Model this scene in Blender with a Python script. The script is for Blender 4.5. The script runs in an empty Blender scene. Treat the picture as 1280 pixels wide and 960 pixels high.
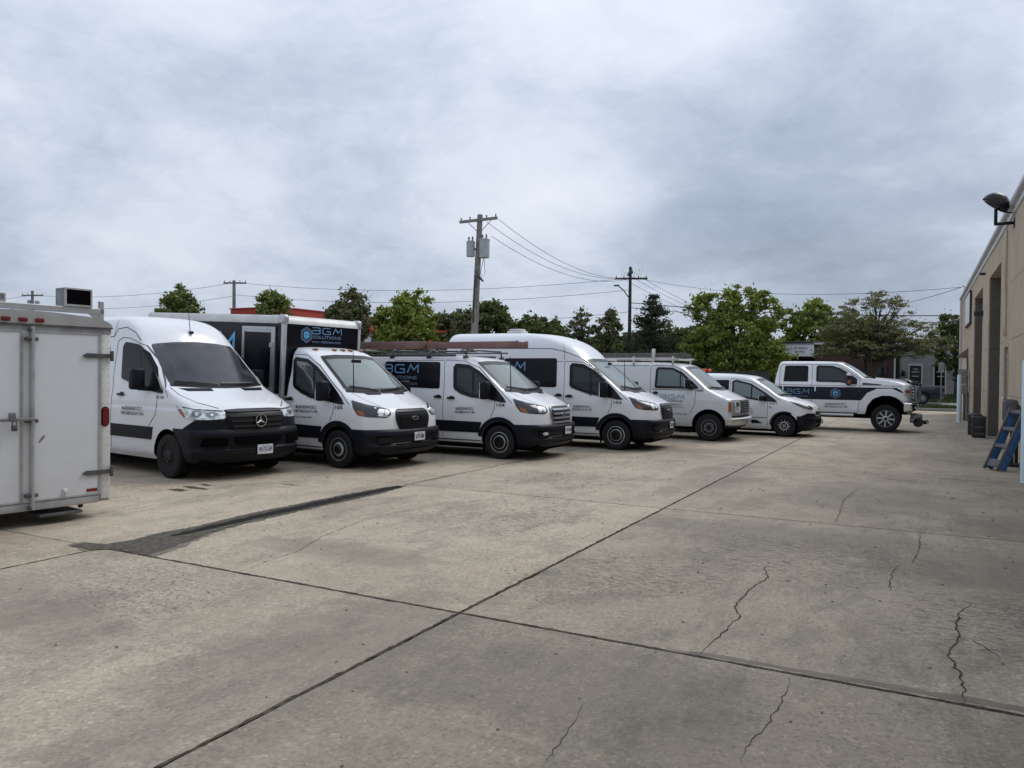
import bpy, bmesh, math, random
import numpy as np
from mathutils import Vector, Matrix
from mathutils.bvhtree import BVHTree
from mathutils.geometry import delaunay_2d_cdt
random.seed(7); np.random.seed(7)
S = bpy.context.scene
COL = S.collection
R = math.radians

# ---------------------------------------------------------------- camera
cam_d = bpy.data.cameras.new('camera'); cam = bpy.data.objects.new('camera', cam_d); COL.objects.link(cam)
S.camera = cam
cam_d.sensor_width = 36; cam_d.lens = 959.06 / 1280 * 36
cam_d.clip_start = 0.05; cam_d.clip_end = 3000
cam.location = (0, 0, 1.77)
cam.rotation_euler = (Matrix.Rotation(0.4868, 3, 'Z') @ Matrix.Rotation(math.pi / 2 - 0.0134, 3, 'X') @ Matrix.Rotation(0.0107, 3, 'Z')).to_euler()
S.render.resolution_x = 1024; S.render.resolution_y = 768
S.view_settings.view_transform = 'Standard'; S.view_settings.look = 'None'
S.view_settings.exposure = 0.0; S.view_settings.gamma = 1.0; S.view_settings.use_curve_mapping = False

# ---------------------------------------------------------------- world: overcast sky
SUN_EL, SUN_AZ = 50.0, 60.0      # azimuth from +x towards +y
W = bpy.data.worlds.new('World'); S.world = W; W.use_nodes = True
nt = W.node_tree; N = nt.nodes; L = nt.links; N.clear()
def wn(t, **k):
    n = N.new(t)
    for a, b in k.items(): setattr(n, a, b)
    return n
out = wn('ShaderNodeOutputWorld'); bg = wn('ShaderNodeBackground'); bg.inputs['Strength'].default_value = 0.10
L.new(bg.outputs[0], out.inputs[0])
sky = wn('ShaderNodeTexSky', sky_type='NISHITA', sun_disc=False); sky.sun_elevation = R(SUN_EL); sky.sun_rotation = R(90 - SUN_AZ)
sky.air_density = 1.0; sky.dust_density = 2.0
tc = wn('ShaderNodeTexCoord'); sep = wn('ShaderNodeSeparateXYZ'); L.new(tc.outputs['Generated'], sep.inputs[0])
def m(op, a, b=None, c=None, clamp=False):
    n = wn('ShaderNodeMath', operation=op); n.use_clamp = clamp
    for i, v in enumerate((a, b, c)):
        if v is None: continue
        if isinstance(v, (int, float)): n.inputs[i].default_value = v
        else: L.new(v, n.inputs[i])
    return n.outputs[0]
zz = m('ADD', m('MAXIMUM', sep.outputs['Z'], 0.0), 0.42)
cmb = wn('ShaderNodeCombineXYZ'); L.new(m('DIVIDE', sep.outputs['X'], zz), cmb.inputs[0]); L.new(m('DIVIDE', sep.outputs['Y'], zz), cmb.inputs[1]); L.new(m('MULTIPLY', sep.outputs['Z'], 1.5), cmb.inputs[2])
mp = wn('ShaderNodeMapping'); mp.inputs['Location'].default_value = (1.3, 5.2, 0); mp.inputs['Rotation'].default_value = (0, 0, 0.35)
L.new(cmb.outputs[0], mp.inputs[0])
def noise(scale, det, rough, dist=0.0, vec=None):
    n = wn('ShaderNodeTexNoise'); n.inputs['Scale'].default_value = scale; n.inputs['Detail'].default_value = det
    n.inputs['Roughness'].default_value = rough; n.inputs['Distortion'].default_value = dist; L.new(vec or mp.outputs[0], n.inputs['Vector']); return n
wv = noise(1.6, 3, .5); wsc = wn('ShaderNodeVectorMath', operation='SCALE'); L.new(wv.outputs['Color'], wsc.inputs[0]); wsc.inputs['Scale'].default_value = 0.30
wad = wn('ShaderNodeVectorMath', operation='ADD'); L.new(mp.outputs[0], wad.inputs[0]); L.new(wsc.outputs[0], wad.inputs[1]); WV = wad.outputs[0]
n1, n2, n3, n4 = noise(1.3, 8, 0.58, 0, WV).outputs['Fac'], noise(3.6, 12, 0.66, 0, WV).outputs['Fac'], noise(0.5, 3, 0.5).outputs['Fac'], noise(11.0, 10, 0.65, 0, WV).outputs['Fac']
vb = wn('ShaderNodeTexVoronoi'); vb.feature = 'SMOOTH_F1'; vb.inputs['Scale'].default_value = 2.6; vb.inputs['Smoothness'].default_value = 0.8; L.new(WV, vb.inputs['Vector'])
bil = m('SUBTRACT', 0.75, vb.outputs['Distance'])
mix = m('ADD', m('ADD', m('MULTIPLY', n1, 0.34), m('MULTIPLY', n2, 0.28)), m('ADD', m('MULTIPLY', n3, 0.16), m('ADD', m('MULTIPLY', n4, 0.12), m('MULTIPLY', bil, 0.20))))
for d_, w_, k_ in (((-.305, .826, .474), .035, .085), ((-.5, .80, .33), .05, .03), ((-.13, .945, .25), .06, -.13), ((-.4, .88, .16), .02, .05), ((-.80, .55, .24), .06, .01), ((.12, .86, .40), .03, .02)):
    dp = wn('ShaderNodeVectorMath', operation='DOT_PRODUCT'); L.new(tc.outputs['Generated'], dp.inputs[0]); v_ = Vector(d_).normalized(); dp.inputs[1].default_value = v_
    lob = m('SUBTRACT', 1.0, m('DIVIDE', m('SUBTRACT', 1.0, dp.outputs['Value']), w_), None, True); mix = m('ADD', mix, m('MULTIPLY', m('MULTIPLY', lob, lob), k_))
ramp = wn('ShaderNodeValToRGB'); L.new(mix, ramp.inputs[0])
els = ramp.color_ramp.elements
els[0].position = 0.26; els[0].color = (3.0, 3.6, 4.6, 1)
els[1].position = 0.68; els[1].color = (8.6, 9.1, 10.0, 1)
e = els.new(0.48); e.color = (5.8, 6.5, 7.8, 1); e = els.new(0.56); e.color = (7.3, 7.9, 9.0, 1); e = els.new(0.40); e.color = (4.5, 5.15, 6.4, 1)
mx = wn('ShaderNodeMix', data_type='RGBA'); mx.inputs['Factor'].default_value = 0.93
L.new(sky.outputs[0], mx.inputs[6]); L.new(ramp.outputs[0], mx.inputs[7]); 
vs = wn('ShaderNodeVectorMath', operation='SCALE'); L.new(mx.outputs[2], vs.inputs[0]); L.new(m('ADD', m('MULTIPLY', m('MAXIMUM', sep.outputs['Z'], 0.0), 0.45), 0.90), vs.inputs['Scale'])   # overcast: brighter towards the zenith
L.new(vs.outputs[0], bg.inputs['Color'])

sun_d = bpy.data.lights.new('sun', 'SUN'); sun_d.energy = 1.5; sun_d.angle = R(28); sun_d.color = (1, 0.96, 0.9)
sun = bpy.data.objects.new('sun', sun_d); COL.objects.link(sun)
sd = Vector((math.cos(R(SUN_EL)) * math.cos(R(SUN_AZ)), math.cos(R(SUN_EL)) * math.sin(R(SUN_AZ)), math.sin(R(SUN_EL))))
sun.rotation_euler = sd.to_track_quat('Z', 'Y').to_euler(); sun.location = (0, 0, 40)

# ---------------------------------------------------------------- materials
MATS = {}
class MB:
    """small node helper"""
    def __init__(s, name):
        s.m = bpy.data.materials.new(name); s.m.use_nodes = True; s.t = s.m.node_tree; s.N = s.t.nodes; s.L = s.t.links
        s.b = s.N['Principled BSDF']; MATS[name] = s.m
    def n(s, t, **k):
        x = s.N.new(t)
        for a, b in k.items(): setattr(x, a, b)
        return x
    def set(s, inp, v):
        i = s.b.inputs[inp]
        if hasattr(v, 'links') or hasattr(v, 'is_linked'): s.L.new(v, i)
        else: i.default_value = v
    def noise(s, scale, det=3, rough=0.55, coord='Object', vec=None, out='Fac', stretch=None):
        n = s.n('ShaderNodeTexNoise'); n.inputs['Scale'].default_value = scale; n.inputs['Detail'].default_value = det; n.inputs['Roughness'].default_value = rough
        if vec is None:
            vec = s.co(coord, stretch)
        s.L.new(vec, n.inputs['Vector']); return n.outputs[out]
    def co(s, coord='Object', stretch=None):
        if coord == 'Position': v = s.n('ShaderNodeNewGeometry').outputs['Position']
        else: v = s.n('ShaderNodeTexCoord').outputs[coord]
        if stretch:
            mp = s.n('ShaderNodeMapping'); mp.inputs['Scale'].default_value = stretch; s.L.new(v, mp.inputs[0]); v = mp.outputs[0]
        return v
    def ramp(s, fac, stops):
        r = s.n('ShaderNodeValToRGB'); s.L.new(fac, r.inputs[0]); e = r.color_ramp.elements
        while len(e) > 1: e.remove(e[0])
        e[0].position = stops[0][0]; e[0].color = c4(stops[0][1])
        for p, c in stops[1:]:
            k = e.new(p); k.color = c4(c)
        return r.outputs[0]
    def mix(s, f, a, b, mode='MIX'):
        x = s.n('ShaderNodeMix', data_type='RGBA', blend_type=mode)
        for i, v in ((0, f), (6, a), (7, b)):
            if isinstance(v, (int, float)): x.inputs[i].default_value = v
            elif isinstance(v, tuple): x.inputs[i].default_value = c4(v)
            else: s.L.new(v, x.inputs[i])
        return x.outputs[2]
    def math(s, op, a, b=0.0, clamp=False):
        x = s.n('ShaderNodeMath', operation=op); x.use_clamp = clamp
        for i, v in enumerate((a, b)):
            if isinstance(v, (int, float)): x.inputs[i].default_value = v
            else: s.L.new(v, x.inputs[i])
        return x.outputs[0]
    def bump(s, h, strength=0.3, dist=0.01):
        x = s.n('ShaderNodeBump'); x.inputs['Strength'].default_value = strength; x.inputs['Distance'].default_value = dist
        s.L.new(h, x.inputs['Height']); s.L.new(x.outputs[0], s.b.inputs['Normal'])
def c4(c):
    if isinstance(c, (int, float)): return (c, c, c, 1)
    return tuple(c) + (1,) if len(c) == 3 else tuple(c)
def plain(name, col, rough=0.5, metal=0.0, var=0.15, scale=6.0, bump=0.0, spec=0.5, coat=0.0, ior=1.5):
    b = MB(name); nz = b.noise(scale, 4)
    lo = tuple(max(0, x * (1 - var)) for x in col); hi = tuple(min(1, x * (1 + var)) for x in col)
    b.set('Base Color', b.ramp(nz, [(0.3, lo), (0.7, hi)])); b.set('Roughness', rough); b.set('Metallic', metal)
    b.set('Specular IOR Level', spec); b.set('Coat Weight', coat); b.set('IOR', ior)
    if bump: b.bump(b.noise(scale * 8, 3), bump, 0.01)
    return b.m
def body_paint(name, col, dirt=0.25):
    b = MB(name)
    sp = b.n('ShaderNodeSeparateXYZ'); b.L.new(b.co('Position'), sp.inputs[0])
    low = b.math('SUBTRACT', 1.0, b.math('DIVIDE', sp.outputs['Z'], 1.3), True)
    nz = b.noise(3.5, 6, 0.65, 'Object'); nf = b.noise(1.2, 5, 0.7, 'Object', stretch=(1, 1, 3))
    f = b.math('MULTIPLY', b.math('MULTIPLY', low, nz), dirt * 2.2, True)
    f = b.math('ADD', f, b.math('MULTIPLY', b.math('SUBTRACT', nf, 0.45, True), dirt * 0.5), True)
    b.set('Base Color', b.mix(f, col, (0.33, 0.30, 0.26))); b.set('Roughness', b.math('ADD', 0.28, b.math('MULTIPLY', f, 0.5)))
    b.set('Coat Weight', 0.45); b.set('Coat Roughness', 0.05)
    return b.m
body_paint('white_paint', (0.73, 0.75, 0.78), 0.22)
body_paint('savana_paint', (0.60, 0.62, 0.64), 0.42)
plain('navy_wrap', (0.004, 0.008, 0.020), 0.35, spec=0.25)
plain('black_wrap', (0.004, 0.005, 0.009), 0.25, spec=0.25)
plain('dark_plastic', (0.008, 0.009, 0.014), 0.45, var=0.3, spec=0.16)
plain('gloss_black', (0.005, 0.005, 0.006), 0.3, spec=0.3)
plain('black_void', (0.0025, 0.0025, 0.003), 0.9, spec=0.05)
plain('grille_bar_dark', (0.02, 0.021, 0.025), 0.22, spec=0.5)
plain('rubber', (0.009, 0.009, 0.0095), 0.7, var=0.3, spec=0.3)
plain('rim_silver', (0.42, 0.43, 0.45), 0.38, 0.7)
plain('rim_grey', (0.20, 0.205, 0.215), 0.45, 0.5)
plain('rim_black', (0.007, 0.007, 0.008), 0.4, spec=0.3)
plain('chrome', (0.75, 0.76, 0.78), 0.16, 1.0, var=0.05)
plain('dull_chrome', (0.5, 0.5, 0.5), 0.38, 0.9)
plain('aluminium', (0.46, 0.47, 0.48), 0.42, 0.75, var=0.12, scale=3)
plain('aluminium_pale', (0.60, 0.60, 0.59), 0.5, 0.15, var=0.12, scale=3)
plain('steel_dark', (0.10, 0.105, 0.11), 0.5, 0.6, var=0.3)
plain('steel_grey', (0.22, 0.225, 0.23), 0.5, 0.5, var=0.3)
plain('seam', (0.10, 0.105, 0.115), 0.8)
plain('amber', (0.30, 0.085, 0.022), 0.3)
plain('red_lens', (0.15, 0.010, 0.013), 0.25)
plain('lamp_clear', (0.62, 0.66, 0.70), 0.12, 0.35, var=0.5, scale=14)
plain('lamp_dark', (0.022, 0.024, 0.028), 0.15, coat=0.15)
plain('plate', (0.55, 0.58, 0.62), 0.4)
plain('ink', (0.03, 0.03, 0.045), 0.5)
plain('ink_soft', (0.11, 0.11, 0.13), 0.5)
plain('logo_blue', (0.13, 0.28, 0.46), 0.4)
plain('logo_sky', (0.10, 0.42, 0.68), 0.4)
plain('logo_grey', (0.13, 0.18, 0.28), 0.4)
plain('grey_letter', (0.38, 0.44, 0.50), 0.4)
plain('ladder_brown', (0.20, 0.115, 0.105), 0.6, var=0.3, scale=2)
plain('ladder_blue', (0.03, 0.12, 0.31), 0.5, var=0.35, scale=9)
plain('ladder_grey', (0.11, 0.11, 0.115), 0.6, 0.1, var=0.3)
plain('weathered_wood', (0.26, 0.25, 0.24), 0.85, var=0.3, scale=8, bump=0.3)
plain('pole_wood', (0.185, 0.18, 0.17), 0.9, var=0.3, scale=4, bump=0.4)
plain('pole_wood_dark', (0.035, 0.032, 0.032), 0.9, var=0.3, scale=4)
plain('transformer_grey', (0.33, 0.35, 0.37), 0.5, var=0.12)
plain('porcelain', (0.10, 0.10, 0.11), 0.35)
plain('wire_black', (0.02, 0.02, 0.022), 0.6)
plain('bark', (0.055, 0.047, 0.04), 0.95, var=0.4, scale=5, bump=0.5)
plain('fence_dark', (0.02, 0.022, 0.026), 0.7)
plain('dark_door', (0.085, 0.075, 0.09), 0.45)
plain('letter_white', (0.78, 0.78, 0.78), 0.5)
plain('trim_white', (0.52, 0.54, 0.56), 0.5, var=0.08)
plain('bollard_blue', (0.58, 0.70, 0.76), 0.45, var=0.10, scale=2.5)
plain('grey_cloth', (0.10, 0.10, 0.105), 0.9, var=0.3, bump=0.4)
plain('brown_wood', (0.035, 0.026, 0.022), 0.8, var=0.4)
plain('crate_black', (0.022, 0.020, 0.021), 0.6, var=0.4)
plain('sign_white', (0.75, 0.77, 0.82), 0.4, var=0.08)
plain('sign_green', (0.16, 0.20, 0.10), 0.6)
plain('truck_navy', (0.012, 0.014, 0.03), 0.25, coat=0.6)
plain('red_metal', (0.40, 0.042, 0.025), 0.6, var=0.15)
plain('orange_paint', (0.70, 0.11, 0.035), 0.5)
plain('pale_wall', (0.40, 0.42, 0.44), 0.8, var=0.1)
plain('dash_grey', (0.10, 0.11, 0.12), 0.7)  # plain even dashboard grey
plain('headliner', (0.30, 0.31, 0.32), 0.9)
plain('seat_cloth', (0.055, 0.055, 0.06), 0.9, var=0.3)

def glassmat(name, base, ior, rough, alpha=None):
    b = MB(name); b.set('Base Color', c4(base)); b.set('Roughness', rough); b.set('IOR', ior); b.set('Specular IOR Level', 0.5)
    if alpha is not None:
        # thin tinted pane: transparent tint + sharp reflection by Fresnel
        tr = b.n('ShaderNodeBsdfTransparent'); tr.inputs[0].default_value = c4(alpha)
        gl = b.n('ShaderNodeBsdfGlossy'); gl.inputs['Roughness'].default_value = rough; gl.inputs['Color'].default_value = (0.93, 0.96, 0.97, 1)
        fr = b.n('ShaderNodeFresnel'); fr.inputs['IOR'].default_value = ior
        mxs = b.n('ShaderNodeMixShader'); b.L.new(fr.outputs[0], mxs.inputs[0]); b.L.new(tr.outputs[0], mxs.inputs[1]); b.L.new(gl.outputs[0], mxs.inputs[2])
        b.L.new(mxs.outputs[0], b.N['Material Output'].inputs['Surface'])
    return b.m
glassmat('tint_glass', (0.003, 0.004, 0.005), 1.30, 0.03)
glassmat('tint_glass_side', (0.016, 0.019, 0.022), 1.42, 0.05)
def windshield_mat(name, base, ior, rough):
    b = MB(name)
    nz = b.noise(2.3, 5, 0.6, 'Object', stretch=(1.0, 1.3, 0.8))
    b.set('Base Color', b.ramp(nz, [(0.36, tuple(x * 0.45 for x in base)), (0.64, base)])); b.set('Roughness', rough); b.set('IOR', ior)
    return b.m
windshield_mat('windscreen_glass', (0.20, 0.235, 0.23), 1.9, 0.05)  # mottled base colour carries greenish reflections and the interior seen through
def clear_glass(name, tint, ior, painted_haze):
    b = MB(name); tr = b.n('ShaderNodeBsdfTransparent'); tr.inputs[0].default_value = c4(tint)
    df = b.n('ShaderNodeBsdfDiffuse'); df.inputs[0].default_value = (.55, .58, .57, 1); ms = b.n('ShaderNodeMixShader'); nz = b.noise(3.0, 5, .65)
    b.L.new(b.math('MULTIPLY', nz, painted_haze * 2), ms.inputs[0]); b.L.new(tr.outputs[0], ms.inputs[1]); b.L.new(df.outputs[0], ms.inputs[2])  # diffuse haze painted into the pane, standing in for reflected sky
    gl = b.n('ShaderNodeBsdfGlossy'); gl.inputs['Roughness'].default_value = .02; gl.inputs['Color'].default_value = (.95, .98, .97, 1)
    fr = b.n('ShaderNodeFresnel'); fr.inputs['IOR'].default_value = ior; m2 = b.n('ShaderNodeMixShader'); b.L.new(fr.outputs[0], m2.inputs[0]); b.L.new(ms.outputs[0], m2.inputs[1]); b.L.new(gl.outputs[0], m2.inputs[2])
    b.L.new(m2.outputs[0], b.N['Material Output'].inputs['Surface']); return b.m
clear_glass('screen_glass', (.62, .68, .66), 1.75, .17)
clear_glass('cab_glass', (.26, .28, .29), 1.27, .006)
clear_glass('cab_glass_clear', (.55, .60, .60), 1.32, .015)
plain('cabin_trim', (0.045, 0.045, 0.05), 0.8)
plain('cabin_beige', (0.16, 0.155, 0.145), 0.8)
plain('paper_white', (0.7, 0.7, 0.68), 0.8)
windshield_mat('windscreen_dark', (0.04, 0.042, 0.052), 1.6, 0.12)

# concrete ---------------------------------------------------
b = MB('concrete')
pos = b.co('Position')
oi = b.n('ShaderNodeObjectInfo')
big = b.noise(0.28, 5, 0.6, vec=pos); med = b.noise(1.6, 8, 0.72, vec=pos)
col = b.ramp(big, [(0.32, (0.315, 0.270, 0.208)), (0.5, (0.378, 0.325, 0.252)), (0.68, (0.425, 0.368, 0.286))])
col = b.mix(0.75, col, b.ramp(med, [(0.30, (0.66, 0.66, 0.66)), (0.46, (0.93, 0.93, 0.92)), (0.58, (1.05, 1.04, 1.03)), (0.75, (1.16, 1.14, 1.10))]), 'MULTIPLY')
mpz = b.n('ShaderNodeMapping'); mpz.inputs['Scale'].default_value = (1.0, 0.45, 1); mpz.inputs['Location'].default_value = (2.3, 1.1, 0); b.L.new(pos, mpz.inputs[0])
st = b.noise(1.3, 12, 0.78, vec=mpz.outputs[0])
col = b.mix(b.math('MULTIPLY', b.ramp(st, [(0.51, 0.0), (0.55, 0.45), (0.62, 0.7), (0.70, 1.0)]), 0.55), col, (0.125, 0.112, 0.096))
# fine scuffs running with the traffic
mps = b.n('ShaderNodeMapping'); mps.inputs['Rotation'].default_value = (0, 0, .35); mps.inputs['Scale'].default_value = (9.0, 1.3, 1); b.L.new(pos, mps.inputs[0])
scf = b.noise(1.0, 8, 0.7, vec=mps.outputs[0]); col = b.mix(b.math('MULTIPLY', b.ramp(scf, [(0.54, 0.0), (0.66, 1.0)]), 0.22), col, (0.15, 0.135, 0.118))
# aggregate
vor = b.n('ShaderNodeTexVoronoi'); vor.inputs['Scale'].default_value = 55; b.L.new(pos, vor.inputs['Vector'])
agg = b.ramp(vor.outputs['Color'], [(0.0, (0.45, 0.45, 0.45)), (0.35, (0.85, 0.85, 0.84)), (0.8, (1.1, 1.09, 1.06)), (1.0, (1.75, 1.7, 1.6))])
fine = b.noise(160, 2, 0.6, vec=pos)
wearm = b.noise(0.6, 4, 0.6, vec=pos)
col = b.mix(b.math('ADD', 0.35, b.math('MULTIPLY', wearm, 0.5)), col, agg, 'MULTIPLY')
col = b.mix(0.5, col, b.ramp(fine, [(0.3, 0.7), (0.7, 1.25)]), 'MULTIPLY')
# scaled, pitted areas
pm = b.ramp(b.noise(0.42, 4, 0.6, vec=pos), [(0.53, 0.0), (0.62, 1.0)])
pit = b.noise(24, 3, 0.7, vec=pos)
pf = b.math('MULTIPLY', b.ramp(pit, [(0.55, 0.0), (0.60, 1.0)]), pm)
# local wear: pitted and grimy areas where vehicles stop and turn
def area(cx, cy, rx, ry):
    mp_ = b.n('ShaderNodeMapping'); mp_.inputs['Location'].default_value = (-cx / rx, -cy / ry, 0); mp_.inputs['Scale'].default_value = (1 / rx, 1 / ry, 0); b.L.new(pos, mp_.inputs[0])
    ln = b.n('ShaderNodeVectorMath', operation='LENGTH'); b.L.new(mp_.outputs[0], ln.inputs[0]); return b.math('SUBTRACT', 1.0, ln.outputs['Value'], True)
def total(lst):
    t_ = None
    for q in lst: a_ = area(*q); t_ = a_ if t_ is None else b.math('MAXIMUM', t_, a_)
    return t_
wn2 = b.noise(2.6, 6, 0.7, vec=pos); mpa = b.n('ShaderNodeMapping'); mpa.inputs['Scale'].default_value = (.8, 2.2, 1); b.L.new(pos, mpa.inputs[0]); wn3 = b.noise(1.7, 7, 0.72, vec=mpa.outputs[0])
pitz = total([(-4.7, 8.4, 1.9, 2.0), (-1.0, 7.9, 1.9, 1.5), (.8, 6.4, 1.6, 1.6), (-5.2, 12.0, 1.8, 1.8), (-2.2, 6.6, 1.2, 1.2)])
pm2 = b.ramp(b.math('ADD', b.math('MULTIPLY', pitz, 0.75), b.math('MULTIPLY', wn2, 0.8)), [(0.60, 0.0), (0.80, 1.0)])
pit2 = b.noise(11, 7, 0.8, vec=mpa.outputs[0]); pf = b.math('MAXIMUM', pf, b.math('MULTIPLY', b.ramp(pit2, [(0.52, 0.0), (0.56, 1.0)]), pm2))
grim = total([(-1.3, 8.9, 2.2, 1.0), (-.6, 12.6, 1.6, 2.2), (-3.3, 3.6, 1.0, 2.2), (-3.1, 13.6, .9, 3.0), (-1.8, 4.0, 1.6, 1.0), (.6, 8.3, 1.5, 1.2), (-5.9, 3.2, 2.0, .9), (-9.5, 4.2, 2.2, 1.2), (1.2, 10.8, 1.2, 1.2), (-4.9, 18, 2.4, 1.0), (-.6, 2.8, 1.3, .9), (-5.0, 5.9, 1.6, .5)])
wn4 = b.noise(3.2, 12, 0.8, vec=mpa.outputs[0])
gm = b.ramp(b.math('ADD', b.math('MULTIPLY', grim, 0.42), b.math('ADD', b.math('MULTIPLY', wn3, 0.45), b.math('MULTIPLY', wn4, 0.5))), [(0.55, 0.0), (0.60, 0.5), (0.70, 1.0)])
col = b.mix(b.math('MULTIPLY', gm, 0.40), col, (0.135, 0.116, 0.095))
warm = b.ramp(b.noise(1.9, 10, 0.75, vec=b.co('Position', (1, .6, 1))), [(0.52, 0.0), (0.66, 1.0)]); col = b.mix(b.math('MULTIPLY', warm, 0.28), col, (0.30, 0.235, 0.165))
# rare dark spots
spn = b.n('ShaderNodeTexVoronoi'); spn.inputs['Scale'].default_value = 1.7; b.L.new(pos, spn.inputs['Vector'])
spf = b.math('LESS_THAN', b.math('ADD', spn.outputs['Distance'], b.math('MULTIPLY', b.noise(9, 3, vec=pos), 0.07)), 0.062)
col = b.mix(b.math('MULTIPLY', pf, 0.62), col, (0.075, 0.066, 0.056))
col = b.mix(b.math('MULTIPLY', spf, 0.7), col, (0.05, 0.046, 0.042))
col = b.mix(1.0, col, oi.outputs['Color'], 'MULTIPLY')
b.set('Base Color', col); b.set('Roughness', b.math('ADD', 0.72, b.math('MULTIPLY', med, 0.2))); b.set('Specular IOR Level', 0.35)
hh = b.math('SUBTRACT', b.math('ADD', b.math('MULTIPLY', fine, 0.35), b.math('MULTIPLY', vor.outputs['Distance'], 0.6)), b.math('MULTIPLY', pf, 1.1))
b.bump(hh, 0.35, 0.006)
b = MB('crack_dark'); b.set('Base Color', b.ramp(b.noise(18, 3, vec=b.co('Position')), [(0.35, (0.03, 0.026, 0.021)), (0.7, (0.10, 0.088, 0.07))])); b.set('Roughness', 0.95); b.set('Specular IOR Level', 0.1)
b = MB('joint_filler'); b.set('Base Color', b.ramp(b.noise(30, 3, vec=b.co('Position')), [(0.3, (0.022, 0.020, 0.017)), (0.7, (0.07, 0.062, 0.052))])); b.set('Roughness', 0.9); b.set('Specular IOR Level', 0.15)
b = MB('tar'); b.set('Base Color', b.ramp(b.noise(14, 4, 0.7, vec=b.co('Position')), [(0.32, (0.05, 0.045, 0.038)), (0.55, (0.105, 0.094, 0.078)), (0.72, (0.16, 0.145, 0.12))])); b.set('Roughness', 0.85); b.set('Specular IOR Level', 0.15); b.bump(b.noise(60, 3, vec=b.co('Position')), 0.5, 0.01)
b = MB('tar_wet'); b.set('Base Color', b.ramp(b.noise(20, 3, vec=b.co('Position')), [(0.3, (0.008, 0.008, 0.008)), (0.7, (0.02, 0.018, 0.016))])); b.set('Roughness', 0.7); b.set('Specular IOR Level', 0.1)
b = MB('damp_stain'); b.set('Base Color', b.ramp(b.noise(9, 4, vec=b.co('Position')), [(0.3, (0.045, 0.040, 0.033)), (0.7, (0.09, 0.080, 0.066))])); b.set('Roughness', 0.8); b.set('Specular IOR Level', 0.15)
b = MB('stain_edge'); b.set('Base Color', b.ramp(b.noise(7, 5, 0.7, vec=b.co('Position')), [(0.3, (0.11, 0.094, 0.072)), (0.7, (0.185, 0.158, 0.12))])); b.set('Roughness', 0.7)
b = MB('asphalt'); b.set('Base Color', b.ramp(b.noise(3, 6, 0.7, vec=b.co('Position')), [(0.3, (0.075, 0.073, 0.07)), (0.7, (0.12, 0.117, 0.11))])); b.set('Roughness', 0.9)
b = MB('pavement'); b.set('Base Color', b.ramp(b.noise(2, 6, 0.7, vec=b.co('Position')), [(0.3, (0.20, 0.19, 0.175)), (0.7, (0.27, 0.26, 0.24))])); b.set('Roughness', 0.9)
b = MB('grass_green'); b.set('Base Color', b.ramp(b.noise(6, 6, 0.7, vec=b.co('Position')), [(0.3, (0.035, 0.055, 0.015)), (0.7, (0.075, 0.11, 0.03))])); b.set('Roughness', 0.95)
def brickmat(name, c1, c2, mortar, w, h, sc=1.0, dirt=0.3):
    b = MB(name)
    sp = b.n('ShaderNodeSeparateXYZ'); b.L.new(b.co('Position'), sp.inputs[0]); cm = b.n('ShaderNodeCombineXYZ')
    b.L.new(b.math('ADD', sp.outputs['X'], sp.outputs['Y']), cm.inputs[0]); b.L.new(sp.outputs['Z'], cm.inputs[1])
    br = b.n('ShaderNodeTexBrick'); b.L.new(cm.outputs[0], br.inputs['Vector']); br.inputs['Color1'].default_value = c4(c1); br.inputs['Color2'].default_value = c4(c2); br.inputs['Mortar'].default_value = c4(mortar)
    br.inputs['Scale'].default_value = sc; br.inputs['Brick Width'].default_value = w; br.inputs['Row Height'].default_value = h; br.inputs['Mortar Size'].default_value = 0.008
    nz = b.noise(0.8, 6, 0.7, vec=b.co('Position'))
    b.set('Base Color', b.mix(dirt, br.outputs['Color'], b.ramp(nz, [(0.3, 0.55), (0.7, 1.15)]), 'MULTIPLY')); b.set('Roughness', 0.85)
    bm_ = b.n('ShaderNodeBump'); bm_.invert = True; bm_.inputs['Strength'].default_value = 0.35; bm_.inputs['Distance'].default_value = 0.008
    b.L.new(br.outputs['Fac'], bm_.inputs['Height']); b.L.new(bm_.outputs[0], b.b.inputs['Normal'])
    return b.m
brickmat('red_brick', (0.060, 0.028, 0.024), (0.085, 0.036, 0.030), (0.075, 0.06, 0.055), 0.22, 0.075)
brickmat('grey_block', (0.27, 0.275, 0.28), (0.31, 0.315, 0.32), (0.20, 0.20, 0.20), 0.4, 0.2)
brickmat('beige_block', (0.300, 0.262, 0.215), (0.318, 0.278, 0.228), (0.275, 0.240, 0.198), 0.4, 0.2, dirt=0.22)
plain('beige_plain', (0.46, 0.37, 0.275), 0.9, var=0.13, scale=1.1)
plain('jamb_shade_brown', (0.135, 0.118, 0.095), 0.85, var=0.12, scale=1.5)  # jambs: recess shade put into the colour; joints and door hood share it
plain('gutter_white', (0.50, 0.50, 0.51), 0.5, var=0.1, scale=2)
plain('bay_dark', (0.012, 0.012, 0.013), 0.8)

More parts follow.
